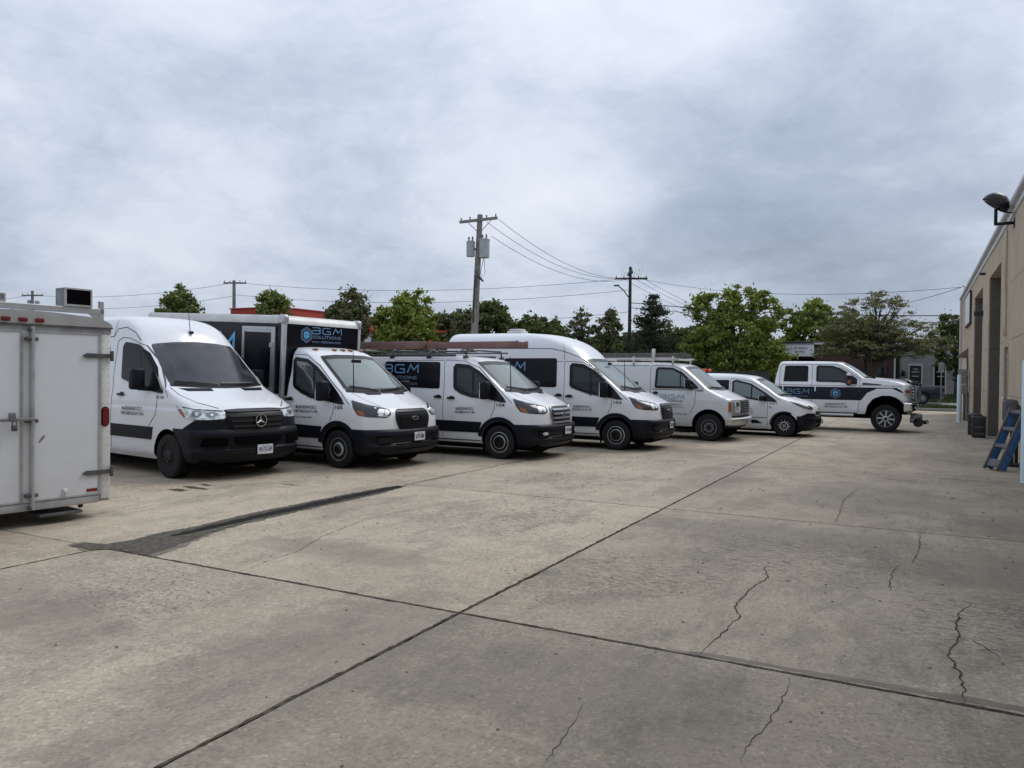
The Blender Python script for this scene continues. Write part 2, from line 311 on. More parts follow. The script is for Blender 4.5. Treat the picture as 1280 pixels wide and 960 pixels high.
def leafmat(name, cols, trans=0.38):
    cols = [tuple(min(.5, x * k_ * (2.1 if name in ('leaf_greygreen', 'leaf_mid', 'leaf_olive') else 1.9 if name == 'leaf_bud' else 1.75)) for x, k_ in zip(c, (1.12, 1.04, .95))) for c in cols]
    b = MB(name); g = b.n('ShaderNodeNewGeometry')
    b.set('Base Color', b.ramp(g.outputs['Random Per Island'], [(i / max(1, len(cols) - 1), c) for i, c in enumerate(cols)])); b.set('Roughness', 0.7); b.set('Specular IOR Level', 0.25)
    tl = b.n('ShaderNodeBsdfTranslucent'); b.L.new(b.b.inputs['Base Color'].links[0].from_socket, tl.inputs[0])
    mxs = b.n('ShaderNodeMixShader'); mxs.inputs[0].default_value = trans; b.L.new(b.b.outputs[0], mxs.inputs[1]); b.L.new(tl.outputs[0], mxs.inputs[2]); b.L.new(mxs.outputs[0], b.N['Material Output'].inputs['Surface'])
leafmat('leaf_mid', [(0.028, 0.042, 0.012), (0.048, 0.070, 0.018), (0.074, 0.100, 0.027), (0.16, 0.18, 0.08)])
leafmat('leaf_bright', [(0.045, 0.066, 0.012), (0.080, 0.115, 0.020), (0.115, 0.155, 0.030), (0.20, 0.24, 0.09)])
leafmat('leaf_dark', [(0.022, 0.036, 0.012), (0.040, 0.058, 0.019), (0.066, 0.086, 0.028), (0.11, 0.13, 0.06)])
leafmat('leaf_greygreen', [(0.024, 0.032, 0.016), (0.042, 0.052, 0.026), (0.062, 0.072, 0.036), (0.12, 0.13, 0.08)])
leafmat('leaf_pine', [(0.016, 0.022, 0.014), (0.028, 0.036, 0.022), (0.045, 0.048, 0.032)])
leafmat('leaf_bud', [(0.048, 0.056, 0.028), (0.074, 0.088, 0.036), (0.105, 0.112, 0.06), (0.16, 0.155, 0.115)])
leafmat('leaf_olive', [(0.045, 0.05, 0.018), (0.07, 0.078, 0.025), (0.095, 0.10, 0.035)])

# ---------------------------------------------------------------- mesh helpers
def tagp(o, label=None, cat=None, group=None, kind=None):
    if label: o['label'] = label
    if cat: o['category'] = cat
    if group: o['group'] = group
    if kind: o['kind'] = kind
    return o
def mk(name, verts, faces, mat, parent=None, smooth=False, loc=None, mats=None, midx=None):
    me = bpy.data.meshes.new(name); me.from_pydata([tuple(v) for v in verts], [], faces)
    for q in (mats or [mat]): me.materials.append(MATS[q] if isinstance(q, str) else q)
    if midx: me.polygons.foreach_set('material_index', midx)
    if smooth: me.polygons.foreach_set('use_smooth', [True] * len(me.polygons))
    me.update(); o = bpy.data.objects.new(name, me); COL.objects.link(o)
    if parent: o.parent = parent
    if loc: o.location = loc
    return o
def inst(name, me, parent, loc=(0, 0, 0), rot=(0, 0, 0), scale=(1, 1, 1)):
    o = bpy.data.objects.new(name, me); COL.objects.link(o); o.parent = parent; o.location = loc; o.rotation_euler = rot; o.scale = scale; return o
def empty(name, loc, rz=0, rot=None):
    o = bpy.data.objects.new(name, None); COL.objects.link(o); o.location = loc; o.rotation_euler = rot or (0, 0, rz); o.empty_display_size = 0.2; return o
class G:
    """geometry collector -> one mesh"""
    def __init__(s): s.v = []; s.f = []
    def add(s, v, f):
        k = len(s.v); s.v += [tuple(x) for x in v]; s.f += [tuple(i + k for i in q) for q in f]
    def box(s, x0, x1, y0, y1, z0, z1, M=None):
        v = [Vector((x, y, z)) for x in (x0, x1) for y in (y0, y1) for z in (z0, z1)]
        if M is not None: v = [M @ q for q in v]
        s.add(v, [(0, 1, 3, 2), (4, 6, 7, 5), (0, 4, 5, 1), (2, 3, 7, 6), (0, 2, 6, 4), (1, 5, 7, 3)])
    def rbox(s, c, d, r, M=None, seg=2):
        bm = bmesh.new(); bmesh.ops.create_cube(bm, size=1.0)
        for v in bm.verts: v.co = Vector((v.co.x * d[0], v.co.y * d[1], v.co.z * d[2]))
        bmesh.ops.bevel(bm, geom=bm.edges[:] , offset=min(r, min(d) * 0.49), segments=seg, profile=0.5, affect='EDGES')
        vs = [v.co + Vector(c) for v in bm.verts]
        if M is not None: vs = [M @ q for q in vs]
        bm.verts.index_update(); s.add(vs, [tuple(v.index for v in f.verts) for f in bm.faces]); bm.free()
    def tube(s, pts, r, n=6, cap=True):
        pts = [Vector(p) for p in pts]; rs = r if isinstance(r, (list, tuple)) else [r] * len(pts)
        rings = []
        for i, p in enumerate(pts):
            t = (pts[min(i + 1, len(pts) - 1)] - pts[max(i - 1, 0)]).normalized()
            a = t.cross(Vector((0, 0, 1)) if abs(t.z) < 0.9 else Vector((1, 0, 0))).normalized(); c = t.cross(a)
            rings.append([p + (a * math.cos(k * 2 * math.pi / n) + c * math.sin(k * 2 * math.pi / n)) * rs[i] for k in range(n)])
        v = [q for rg in rings for q in rg]; f = []
        for i in range(len(pts) - 1):
            for k in range(n): f.append((i * n + k, i * n + (k + 1) % n, (i + 1) * n + (k + 1) % n, (i + 1) * n + k))
        if cap: f.append(tuple(range(n))[::-1]); f.append(tuple((len(pts) - 1) * n + k for k in range(n)))
        s.add(v, f)
    def lathe(s, prof, n=24, axis='y', M=None, closed=False):
        """prof = [(r, offset along axis)]"""
        v = []
        for r, h in prof:
            for k in range(n):
                a = 2 * math.pi * k / n
                q = Vector((r * math.cos(a), h, r * math.sin(a))) if axis == 'y' else (Vector((r * math.cos(a), r * math.sin(a), h)) if axis == 'z' else Vector((h, r * math.cos(a), r * math.sin(a))))
                v.append(M @ q if M is not None else q)
        f = [(i * n + k, i * n + (k + 1) % n, (i + 1) * n + (k + 1) % n, (i + 1) * n + k) for i in range(len(prof) - 1) for k in range(n)]
        if not closed:
            f.append(tuple(range(n))[::-1]); f.append(tuple((len(prof) - 1) * n + k for k in range(n)))
        s.add(v, f)
    def prism(s, poly, y0, y1, axis='y'):
        n = len(poly)
        if axis == 'y': v = [(a, y0, c) for a, c in poly] + [(a, y1, c) for a, c in poly]
        elif axis == 'x': v = [(y0, a, c) for a, c in poly] + [(y1, a, c) for a, c in poly]
        else: v = [(a, c, y0) for a, c in poly] + [(a, c, y1) for a, c in poly]
        s.add(v, [tuple(range(n)), tuple(range(2 * n - 1, n - 1, -1))] + [(i, i + n, (i + 1) % n + n, (i + 1) % n) for i in range(n)])
    def build(s, name, mat, parent=None, smooth=False, loc=None):
        o = mk(name, s.v, s.f, mat, parent, smooth, loc)
        bm = bmesh.new(); bm.from_mesh(o.data); bmesh.ops.recalc_face_normals(bm, faces=bm.faces[:])
        if smooth:
            for e in bm.edges:
                if len(e.link_faces) == 2 and e.calc_face_angle(0) > R(38): e.smooth = False
        bm.to_mesh(o.data); bm.free(); return o
def box1(name, mat, parent, *a, **k):
    g = G(); g.box(*a); return g.build(name, mat, parent, **k)

# ---- body built of stacked plan outlines
def pchip(T, Y, t):
    T = np.asarray(T, float); Y = np.asarray(Y, float); h = np.diff(T); d = np.diff(Y) / h; mm = np.zeros(len(Y))
    for i in range(1, len(Y) - 1):
        if d[i - 1] * d[i] > 0:
            w1 = 2 * h[i] + h[i - 1]; w2 = h[i] + 2 * h[i - 1]; mm[i] = (w1 + w2) / (w1 / d[i - 1] + w2 / d[i])
    mm[0] = d[0]; mm[-1] = d[-1]
    i = np.clip(np.searchsorted(T, t, side='right') - 1, 0, len(h) - 1); u = (t - T[i]) / h[i]; H = h[i]
    return (1 + 2 * u) * (1 - u) ** 2 * Y[i] + u * (1 - u) ** 2 * H * mm[i] + u * u * (3 - 2 * u) * Y[i + 1] + u * u * (u - 1) * H * mm[i + 1]
NF = 18; NS = 26; NR = 8
def fronty(n): return [math.sin(math.pi / 2 * k / n) for k in range(-n, n + 1)]
def outline(row, grow=0.0, xmin=None, p=3.0):
    z, xf, Wd, a, bow, xr = row; Wd = Wd + grow; xf = xf + grow
    fr = [(xf - bow * s * s - a * (1 - max(0.0, 1 - abs(s) ** p) ** (1 / p)), Wd * s, z) for s in fronty(NF)]     # right (-y) to left (+y)
    xs = fr[0][0]
    if xmin is not None:
        n = 8; right = [(xmin + (xs - xmin) * k / n, -Wd, z) for k in range(n)]
        return right + fr + [(x, -y, z_) for x, y, z_ in reversed(right)]
    ra = 0.10; x1 = xr + ra
    left = [(xs + (x1 - xs) * k / NS, Wd, z) for k in range(1, NS + 1)]
    rear = [(xr + ra * (1 - max(0.0, 1 - abs(s) ** 3) ** (1 / 3)), -Wd * s, z) for s in fronty(NR)][1:-1]
    right = [(x, -y, z_) for x, y, z_ in reversed(left)]
    return fr + left + rear + right
class Body:
    def __init__(s, table, sub=4, p=3.0, k=0.0):
        s.k = k
        T = [0.0]
        for i in range(1, len(table)): T.append(T[-1] + max(0.02, math.hypot(table[i][0] - table[i - 1][0], table[i][1] - table[i - 1][1], table[i][2] - table[i - 1][2])))
        cols = list(zip(*table)); ts = []
        for i in range(len(T) - 1): ts += [T[i] + (T[i + 1] - T[i]) * k / sub for k in range(sub)]
        ts.append(T[-1]); ts = np.array(ts)
        s.rows = list(zip(*[pchip(T, c, ts) for c in cols])); s.p = p; s.T = T; s.cols = cols
        rings = [outline(r, p=p) for r in s.rows]; n = len(rings[0]); s.n = n
        s.v = [q for rg in rings for q in rg]
        s.f = [(i * n + k, i * n + (k + 1) % n, (i + 1) * n + (k + 1) % n, (i + 1) * n + k) for i in range(len(rings) - 1) for k in range(n)]
        s.f.append(tuple(range(n))[::-1])
        # crown cap
        top = len(rings) - 1; c = rings[-1]; cx = sum(q[0] for q in c) / n; k0 = len(s.v); s.v.append((cx, 0, s.rows[-1][0] + 0.004))
        s.f += [(top * n + k, top * n + (k + 1) % n, k0) for k in range(n)]
        s.bvh = BVHTree.FromPolygons([Vector(q) for q in s.v], s.f)
    def rowat(s, z):
        for i in range(len(s.rows) - 1):
            a, b_ = s.rows[i], s.rows[i + 1]
            if a[0] <= z <= b_[0] and b_[0] > a[0]:
                u = (z - a[0]) / (b_[0] - a[0]); return tuple(x + (y - x) * u for x, y in zip(a, b_))
        return s.rows[0] if z < s.rows[0][0] else s.rows[-1]
    def cut(s, o, g, n=1):
        c = g.build('cutter', 'cabin_trim', None); c.data.materials.clear()
        for q in o.data.materials: c.data.materials.append(q)
        c.data.materials.append(MATS['cabin_trim']); o.data.materials.append(MATS['cabin_trim']); k = len(o.data.materials) - 1
        for q in c.data.polygons: q.material_index = k
        md = o.modifiers.new('b', 'BOOLEAN'); md.object = c; md.operation = 'DIFFERENCE'; md.solver = 'EXACT'
        dg = bpy.context.evaluated_depsgraph_get(); me = bpy.data.meshes.new_from_object(o.evaluated_get(dg)); old = o.data; nm = old.name; o.modifiers.clear(); o.data = me; bpy.data.meshes.remove(old); me.name = nm; bpy.data.objects.remove(c, do_unlink=True)
    def cabin(s, o, cav, hw, sides, front, xback):
        g = G(); g.prism(cav, -hw, hw, 'y'); s.cut(o, g)
        for poly in sides:
            P = [(x - (s.k * max(0., .97 - s.rowat(z)[2]) if z > 1.25 else 0), z) for x, z in inset(poly, .035)]
            g = G(); g.prism(P, -1.3, 1.3, 'y'); s.cut(o, g)
        g = G(); g.prism(inset(front, .035), xback, 2.0, 'x'); s.cut(o, g)
        bm = bmesh.new(); bm.from_mesh(o.data)
        for e in bm.edges:
            if len(e.link_faces) == 2 and e.calc_face_angle(0) > R(50): e.smooth = False
        bm.to_mesh(o.data); bm.free()
    def seal(s, parent, phi, poly, w=.075, off=.02, mirror=True, name='window_seal'):
        pl = inset(poly, w / 2 - .004); 
        for sg in ((1, -1) if mirror else (1,)):
            g = G(); s.line(g, phi, pl + [pl[0]], w, off, .04, mirror=False)
            if sg < 0: g.v = [(x, -y, z) for x, y, z in g.v]
            g.build(name, 'gloss_black', parent)
    def make(s, mat, parent, arches=(), name='body'):
        o = mk(name, s.v, s.f, mat, None, True)
        o.data.materials.append(MATS['black_void'])
        bm = bmesh.new(); bm.from_mesh(o.data); bmesh.ops.recalc_face_normals(bm, faces=bm.faces[:]); bm.to_mesh(o.data); bm.free()
        if arches:
            g = G()
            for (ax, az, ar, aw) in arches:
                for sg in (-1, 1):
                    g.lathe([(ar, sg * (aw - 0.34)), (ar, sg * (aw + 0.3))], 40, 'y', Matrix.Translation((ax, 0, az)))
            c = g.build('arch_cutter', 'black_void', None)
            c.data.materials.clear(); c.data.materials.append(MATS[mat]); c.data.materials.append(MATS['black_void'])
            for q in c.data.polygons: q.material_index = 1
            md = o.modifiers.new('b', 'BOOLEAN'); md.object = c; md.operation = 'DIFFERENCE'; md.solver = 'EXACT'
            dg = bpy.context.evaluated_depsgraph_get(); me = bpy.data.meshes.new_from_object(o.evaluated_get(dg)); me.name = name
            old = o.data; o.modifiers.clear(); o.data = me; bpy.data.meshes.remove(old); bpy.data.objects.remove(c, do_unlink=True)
        bm = bmesh.new(); bm.from_mesh(o.data)
        for e in bm.edges:
            if len(e.link_faces) == 2 and e.calc_face_angle(0) > R(50): e.smooth = False
        bm.to_mesh(o.data); bm.free()
        if parent: o.parent = parent
        return o
    def hit(s, phi, a, c):
        """phi: 'side' (a=x), 'front' (a=y), 'diag' (a=.707x+.707y), 'top' (a=x,c=y)"""
        if phi == 'top': o, d = Vector((a, c, 6)), Vector((0, 0, -1))
        else:
            if phi == 'side' and c > 1.25: a -= s.k * max(0.0, .97 - s.rowat(c)[2])
            ang = {'side': -90, 'front': 0, 'diag': -45}.get(phi, phi); w = R(ang); ou = Vector((math.cos(w), math.sin(w), 0)); t = Vector((-math.sin(w), math.cos(w), 0))
            o, d = t * a + ou * 8 + Vector((0, 0, c)), -ou
        h = s.bvh.ray_cast(o, d)
        if h[0] is None:
            q = s.bvh.find_nearest(o + d * 7.2); return q[0], -d
        return h[0], -d
    def patch(s, name, mat, parent, phi, pts, off=0.004, rnd=0.0, grid=0.06, depth=0.02, mirror=False, smooth=True):
        pts = roundpoly(pts, rnd) if rnd else list(pts)
        n = len(pts); xs = [q[0] for q in pts]; ys = [q[1] for q in pts]
        # densify edges
        P2 = []
        for i in range(n):
            a, b_ = Vector(pts[i]), Vector(pts[(i + 1) % n]); k = max(1, int((b_ - a).length / grid))
            for j in range(k): P2.append(a + (b_ - a) * j / k)
        nb = len(P2); inner = []
        nx = int((max(xs) - min(xs)) / grid); ny = int((max(ys) - min(ys)) / grid)
        for i in range(1, nx + 1):
            for j in range(1, ny + 1):
                q = Vector((min(xs) + i * grid, min(ys) + j * grid))
                if inside(q, pts): inner.append(q)
        vs, _, fs, _, _, _ = delaunay_2d_cdt(P2 + inner, [], [list(range(nb))], 1, 1e-5)
        v = []; back = []
        for q in vs:
            h, o = s.hit(phi, q.x, q.y); v.append(h + o * off); back.append(h - o * depth)
        faces = [tuple(f) for f in fs]
        ed = {}
        for f in faces:
            for i in range(len(f)):
                e = (f[i], f[(i + 1) % len(f)]); ed[e] = 1
        k = len(v); bd = [e for e in ed if (e[1], e[0]) not in ed]
        vv = v + back; ff = faces + [(e[1], e[0], e[0] + k, e[1] + k) for e in bd]
        used = sorted({i for f in ff for i in f}); mp_ = {u: i for i, u in enumerate(used)}
        V = [vv[u] for u in used]; F_ = [tuple(mp_[i] for i in f) for f in ff]
        res = []
        for sg in ((1, -1) if mirror else (1,)):
            o = mk(name, [(q.x, q.y * sg, q.z) for q in V], F_, mat, parent, smooth)
            bm = bmesh.new(); bm.from_mesh(o.data); bmesh.ops.recalc_face_normals(bm, faces=bm.faces[:])
            # make sure faces point outwards
            ref = max(bm.faces, key=lambda f: f.calc_area()); hq, oq = s.hit(phi, *pts_center(pts)); oq = Vector((oq.x, oq.y * sg, oq.z))
            if ref.normal.dot(oq) < 0: bmesh.ops.reverse_faces(bm, faces=bm.faces[:])
            for e in bm.edges:
                if len(e.link_faces) == 2 and e.calc_face_angle(0) > R(50): e.smooth = False
            bm.to_mesh(o.data); bm.free(); res.append(o)
        return res[0] if len(res) == 1 else res
    def line(s, g, phi, pts, w=0.012, off=0.003, step=0.05, mirror=True):
        P = []
        for i in range(len(pts) - 1):
            a, b_ = Vector(pts[i]), Vector(pts[i + 1]); k = max(1, int((b_ - a).length / step))
            for j in range(k): P.append(a + (b_ - a) * j / k)
        P.append(Vector(pts[-1])); L_ = []
        for i, q in enumerate(P):
            t = (P[min(i + 1, len(P) - 1)] - P[max(0, i - 1)]).normalized(); nn = Vector((-t.y, t.x)) * w / 2; row = []
            for e in (q + nn, q - nn):
                h, o = s.hit(phi, e.x, e.y); row.append(h + o * off)
            L_.append(row)
        for sg in ((1, -1) if mirror else (1,)):
            v = [(q.x, q.y * sg, q.z) for r in L_ for q in r]
            g.add(v, [(2 * i, 2 * i + 1, 2 * i + 3, 2 * i + 2) if sg > 0 else (2 * i + 2, 2 * i + 3, 2 * i + 1, 2 * i) for i in range(len(L_) - 1)])
    def band(s, name, mat, parent, z0, z1, xmin, grow=0.012, nz=8, bulge=0.0, xback=None):
        """front wrap (bumper) following the body outline"""
        rows = []
        if isinstance(bulge, list): nz = 22
        for k in range(nz + 1):
            z = z0 + (z1 - z0) * k / nz; u = k / nz; r = list(s.rowat(z)); r[1] += float(np.interp(z, [q[0] for q in bulge], [q[1] for q in bulge])) if isinstance(bulge, list) else bulge * math.sin(math.pi * u)
            rows.append(outline(r, grow * (1 if 0 < k < nz else 0.3), xmin=(xmin if not callable(xmin) else xmin(z)), p=s.p))
        n = len(rows[0]); v = [q for r in rows for q in r]
        f = [(i * n + k, i * n + k + 1, (i + 1) * n + k + 1, (i + 1) * n + k) for i in range(nz) for k in range(n - 1)]
        # closing inward flanges top and bottom
        base = len(v); v += [(q[0] - 0.08, q[1] * 0.93, q[2]) for q in rows[0]] + [(q[0] - 0.06, q[1] * 0.95, q[2]) for q in rows[-1]]
        f += [(k + 1, k, base + k, base + k + 1) for k in range(n - 1)] + [(nz * n + k, nz * n + k + 1, base + n + k + 1, base + n + k) for k in range(n - 1)]
        o = mk(name, v, f, mat, parent, True); bm = bmesh.new(); bm.from_mesh(o.data)
        for e in bm.edges:
            if len(e.link_faces) == 2 and e.calc_face_angle(0) > R(30): e.smooth = False
        bm.to_mesh(o.data); bm.free(); return o
def inset(poly, d):
    n = len(poly); ar = sum(poly[i][0] * poly[(i + 1) % n][1] - poly[(i + 1) % n][0] * poly[i][1] for i in range(n)); sg = 1 if ar > 0 else -1; out_ = []
    for i in range(n):
        p0, p1, p2 = Vector(poly[i - 1]), Vector(poly[i]), Vector(poly[(i + 1) % n]); a = (p1 - p0).normalized(); b_ = (p2 - p1).normalized()
        na, nb = Vector((-a.y, a.x)) * sg, Vector((-b_.y, b_.x)) * sg; nn = (na + nb).normalized(); q = p1 + nn * d / max(.5, nn.dot(na)); out_.append((q.x, q.y))
    return out_
def pts_center(p): return (sum(q[0] for q in p) / len(p), sum(q[1] for q in p) / len(p))
def inside(q, poly):
    c = False; n = len(poly); j = n - 1
    for i in range(n):
        a, b_ = poly[i], poly[j]
        if (a[1] > q.y) != (b_[1] > q.y) and q.x < (b_[0] - a[0]) * (q.y - a[1]) / (b_[1] - a[1]) + a[0]: c = not c
        j = i
    return c
def roundpoly(pts, r, k=4):
    out_ = []; n = len(pts)
    for i in range(n):
        p0, p1, p2 = Vector(pts[i - 1]), Vector(pts[i]), Vector(pts[(i + 1) % n])
        a = (p0 - p1); b_ = (p2 - p1); ra = min(r, a.length * 0.45); rb = min(r, b_.length * 0.45)
        A = p1 + a.normalized() * ra; B = p1 + b_.normalized() * rb
        for j in range(k + 1):
            u = j / k; q = A * (1 - u) ** 2 + p1 * 2 * u * (1 - u) + B * u * u; out_.append((q.x, q.y))
    return out_
def ngon(cx, cy, r, n=20, sx=1.0, sy=1.0, a0=0.0): return [(cx + sx * r * math.cos(a0 + 2 * math.pi * k / n), cy + sy * r * math.sin(a0 + 2 * math.pi * k / n)) for k in range(n)]
def arc(cx, cy, r, a0, a1, n): return [(cx + r * math.cos(R(a0 + (a1 - a0) * k / n)), cy + r * math.sin(R(a0 + (a1 - a0) * k / n))) for k in range(n + 1)]

# ---- text
_tc = {}
def textpolys(txt, shear=0.0):
    if (txt, shear) in _tc: return _tc[(txt, shear)]
    cu = bpy.data.curves.new('t', 'FONT'); cu.body = txt; cu.size = 1.0; cu.shear = shear; cu.resolution_u = 2; cu.offset = 0.018; cu.fill_mode = 'FRONT'
    o = bpy.data.objects.new('t', cu); COL.objects.link(o); dg = bpy.context.evaluated_depsgraph_get(); dg.update(); me = o.evaluated_get(dg).to_mesh()
    v = [(q.co.x, q.co.y) for q in me.vertices]; f = [tuple(p.vertices) for p in me.polygons]
    bpy.data.objects.remove(o, do_unlink=True); _tc[(txt, shear)] = (v, f); return v, f
def fit_text(txt, x0, x1, z0, z1, shear=0.0):
    v, f = textpolys(txt, shear); xs = [q[0] for q in v]; ys = [q[1] for q in v]
    return [(x0 + (x - min(xs)) / (max(xs) - min(xs)) * (x1 - x0), z0 + (y - min(ys)) / (max(ys) - min(ys)) * (z1 - z0)) for x, y in v], f
def strokes(polylines, w):
    v = []; f = []
    for pl in polylines:
        P = [Vector(q) for q in pl]; rows = []
        for i, q in enumerate(P):
            t0 = (P[i] - P[i - 1]).normalized() if i else (P[1] - P[0]).normalized(); t1 = (P[i + 1] - P[i]).normalized() if i < len(P) - 1 else t0
            nn = Vector((-(t0 + t1).y, (t0 + t1).x)); nn = nn.normalized() if nn.length > 1e-4 else Vector((-t0.y, t0.x)); k = 1 / max(0.45, nn.dot(Vector((-t0.y, t0.x))))
            rows.append((q + nn * w / 2 * k, q - nn * w / 2 * k))
        b0 = len(v); v += [(q.x, q.y) for r in rows for q in r]; f += [(b0 + 2 * i, b0 + 2 * i + 1, b0 + 2 * i + 3, b0 + 2 * i + 2) for i in range(len(rows) - 1)]
    return v, f
def hexlogo(cx, cz, r):
    out_ = []
    for rr in (1.0, 0.78): out_.append([(cx + rr * r * math.sin(R(60 * k)) , cz + rr * r * math.cos(R(60 * k))) for k in range(7)])
    return strokes(out_, r * 0.10)
def snow(cx, cz, r):
    pl = [[(cx, cz), (cx + r * 0.5 * math.sin(R(60 * k)), cz + r * 0.5 * math.cos(R(60 * k)))] for k in range(6)]
    return strokes(pl, r * 0.34)
BGM = [[(0, 1), (1.15, 1), (1.3, 0.86), (1.3, 0.64), (1.15, 0.52), (0.1, 0.52)], [(1.15, 0.52), (1.32, 0.38), (1.32, 0.14), (1.15, 0), (0, 0), (0, 0.5)],
       [(3.05, 1), (1.95, 1), (1.75, 0.82), (1.75, 0.18), (1.95, 0), (3.05, 0), (3.05, 0.48), (2.4, 0.48)],
       [(3.5, 0), (3.95, 1), (4.4, 0.35), (5.0, 1), (5.0, 0)]]
def bgm(x0, x1, z0, z1, w=0.16):
    v, f = strokes([[(a * 1.0, c) for a, c in pl] for pl in BGM], w)
    return [(x0 + x / 5.0 * (x1 - x0), z0 + y * (z1 - z0)) for x, y in v], f
def stick(name, mat, parent, vf, fn):
    v, f = vf; return mk(name, [fn(a, c) for a, c in v], f, mat, parent)
def onbody(B, phi, off=0.006):
    off = max(off, .013)
    def fn(a, c):
        h, o = B.hit(phi, a, c); return h + o * off
    return fn

# ---------------------------------------------------------------- wheels
_wc = {}
def gmesh(key, fn):
    if key not in _wc:
        g = G(); fn(g); o = g.build(key, 'rubber', None, True); me = o.data; bpy.data.objects.remove(o, do_unlink=True); _wc[key] = me
    return _wc[key]
def setm(me, mat): me.materials.clear(); me.materials.append(MATS[mat]); return me
def wheel(parent, x, side, ytr, Rw, hw, rr, style):
    """side -1 = right (-y), +1 = left"""
    k = f'{Rw}_{hw}_{rr}'
    def tyre(g):
        g.lathe([(rr, -hw * .80), (rr + .012, -hw * .93), (Rw * .84, -hw), (Rw * .95, -hw * .96), (Rw * .985, -hw * .86), (Rw, -hw * .6)] +
                [q for j in range(-2, 3) for q in ((Rw, j * hw * .24 - .018), (Rw - .008, j * hw * .24 - .012), (Rw - .008, j * hw * .24 + .012), (Rw, j * hw * .24 + .018))] +
                [(Rw, hw * .6), (Rw * .985, hw * .86), (Rw * .84, hw), (rr, hw * .8)], 44, 'y')
    w = inst('wheel', setm(gmesh('tyre' + k, tyre), 'rubber'), parent, (x, side * ytr, Rw), (0, random.uniform(0, 6), math.pi if side > 0 else 0))
    y0 = -hw * .80
    def sub(name, mat, fn, smooth=True): return inst(name, setm(gmesh(style + name + k, fn), mat), w)
    if style == 'holes':
        sub('rim', 'rim_silver', lambda g: g.lathe([(rr, y0 + .03), (rr, y0 - .004), (rr - .015, y0 - .006), (rr - .03, y0 + .03), (rr * .72, y0 + .012), (rr * .5, y0 - .01), (rr * .36, y0 - .02), (.02, y0 - .02)], 36, 'y'))
        def slots(g):
            for j in range(10):
                a = j * math.pi / 5; c = Vector((math.cos(a), 0, math.sin(a))) * rr * .70
                g.lathe([(rr * .125, 0.02), (rr * .125, -.004)], 10, 'y', Matrix.Translation(c + Vector((0, y0 + .010, 0))))
        sub('rim_holes', 'black_void', slots); sub('hub', 'gloss_black', lambda g: g.lathe([(rr * .42, y0 - .015), (rr * .40, y0 - .03), (rr * .3, y0 - .05), (.01, y0 - .055)], 20, 'y'))
    elif style == 'ring':
        sub('rim', 'rim_silver', lambda g: g.lathe([(rr, y0 + .03), (rr, y0 - .004), (rr - .015, y0 - .006), (rr - .025, y0 + .012), (rr * .80, y0 + .022), (rr * .62, y0 - .004), (rr * .5, y0 - .006), (.02, y0)], 36, 'y'))
        def slots(g):
            for j in range(8):
                a = j * math.pi / 4
                pl = arc(0, 0, rr * .86, -11, 11, 4) + arc(0, 0, rr * .78, 11, -11, 4); Mr = Matrix.Rotation(a, 4, 'Y')
                n = len(pl); v = [Mr @ Vector((p, y0 + .0145 - .004 * t, q)) for t in (0, 1) for p, q in pl]; g.add(v, [tuple(range(n, 2 * n))] + [(i, i + n, (i + 1) % n + n, (i + 1) % n) for i in range(n)])
        sub('rim_holes', 'black_void', slots); sub('hub', 'gloss_black', lambda g: g.lathe([(rr * .56, y0 - .004), (rr * .55, y0 - .012), (rr * .36, y0 - .016), (rr * .33, y0 - .03), (.01, y0 - .034)], 24, 'y'))
        sub('hub_ring', 'rim_grey', lambda g: g.lathe([(rr * .60, y0 - .002), (rr * .60, y0 - .010), (rr * .555, y0 - .010), (rr * .555, y0 - .002)], 28, 'y', closed=True))
    elif style == 'black':
        sub('rim', 'rim_black', lambda g: g.lathe([(rr, y0 + .03), (rr, y0 - .004), (rr - .02, y0 - .004), (rr - .03, y0 + .05), (rr * .7, y0 + .05), (rr * .5, y0 + .0), (rr * .36, y0 - .02), (.02, y0 - .02)], 36, 'y'))
        def bolts(g):
            for j in range(6):
                a = j * math.pi / 3; g.lathe([(.014, 0), (.012, -.025)], 8, 'y', Matrix.Translation((math.cos(a) * rr * .42, y0 - .012, math.sin(a) * rr * .42)))
            for j in range(10):
                a = j * math.pi / 5; g.lathe([(rr * .085, .01), (rr * .085, -.006)], 8, 'y', Matrix.Translation((math.cos(a) * rr * .74, y0 + .045, math.sin(a) * rr * .74)))
        sub('wheel_bolts', 'steel_dark', bolts)
    elif style == 'slot':
        sub('rim', 'rim_grey', lambda g: g.lathe([(rr, y0 + .03), (rr, y0 - .004), (rr - .018, y0 - .004), (rr - .03, y0 + .03), (rr * .66, y0 + .012), (rr * .6, y0 - .006), (.02, y0)], 36, 'y'))
        def star(g):
            for j in range(8):
                a = j * math.pi / 4; M_ = Matrix.Rotation(a, 4, 'Y'); g.rbox((rr * .46, y0 - .008, 0), (rr * .18, .02, rr * .17), .01, M_, 1)
            g.lathe([(rr * .34, y0), (rr * .3, y0 - .03), (.01, y0 - .04)], 16, 'y')
        sub('hub', 'rim_black', star)
    elif style == 'short':
        sub('rim', 'rim_black', lambda g: g.lathe([(rr, y0 + .03), (rr, y0 - .004), (rr - .015, y0 - .004), (rr - .03, y0 + .03), (rr * .55, y0 + .012), (.02, y0)], 36, 'y'))
        def sp(g):
            for j in range(12):
                a = j * math.pi / 6; M_ = Matrix.Rotation(a, 4, 'Y'); g.rbox((rr * .74, y0 - .002, 0), (rr * .36, .03, rr * .10), .008, M_, 1)
            g.lathe([(rr * .60, y0 + .02), (rr * .60, y0 - .01), (rr * .46, y0 - .01), (rr * .46, y0 + .02)], 24, 'y', closed=True)
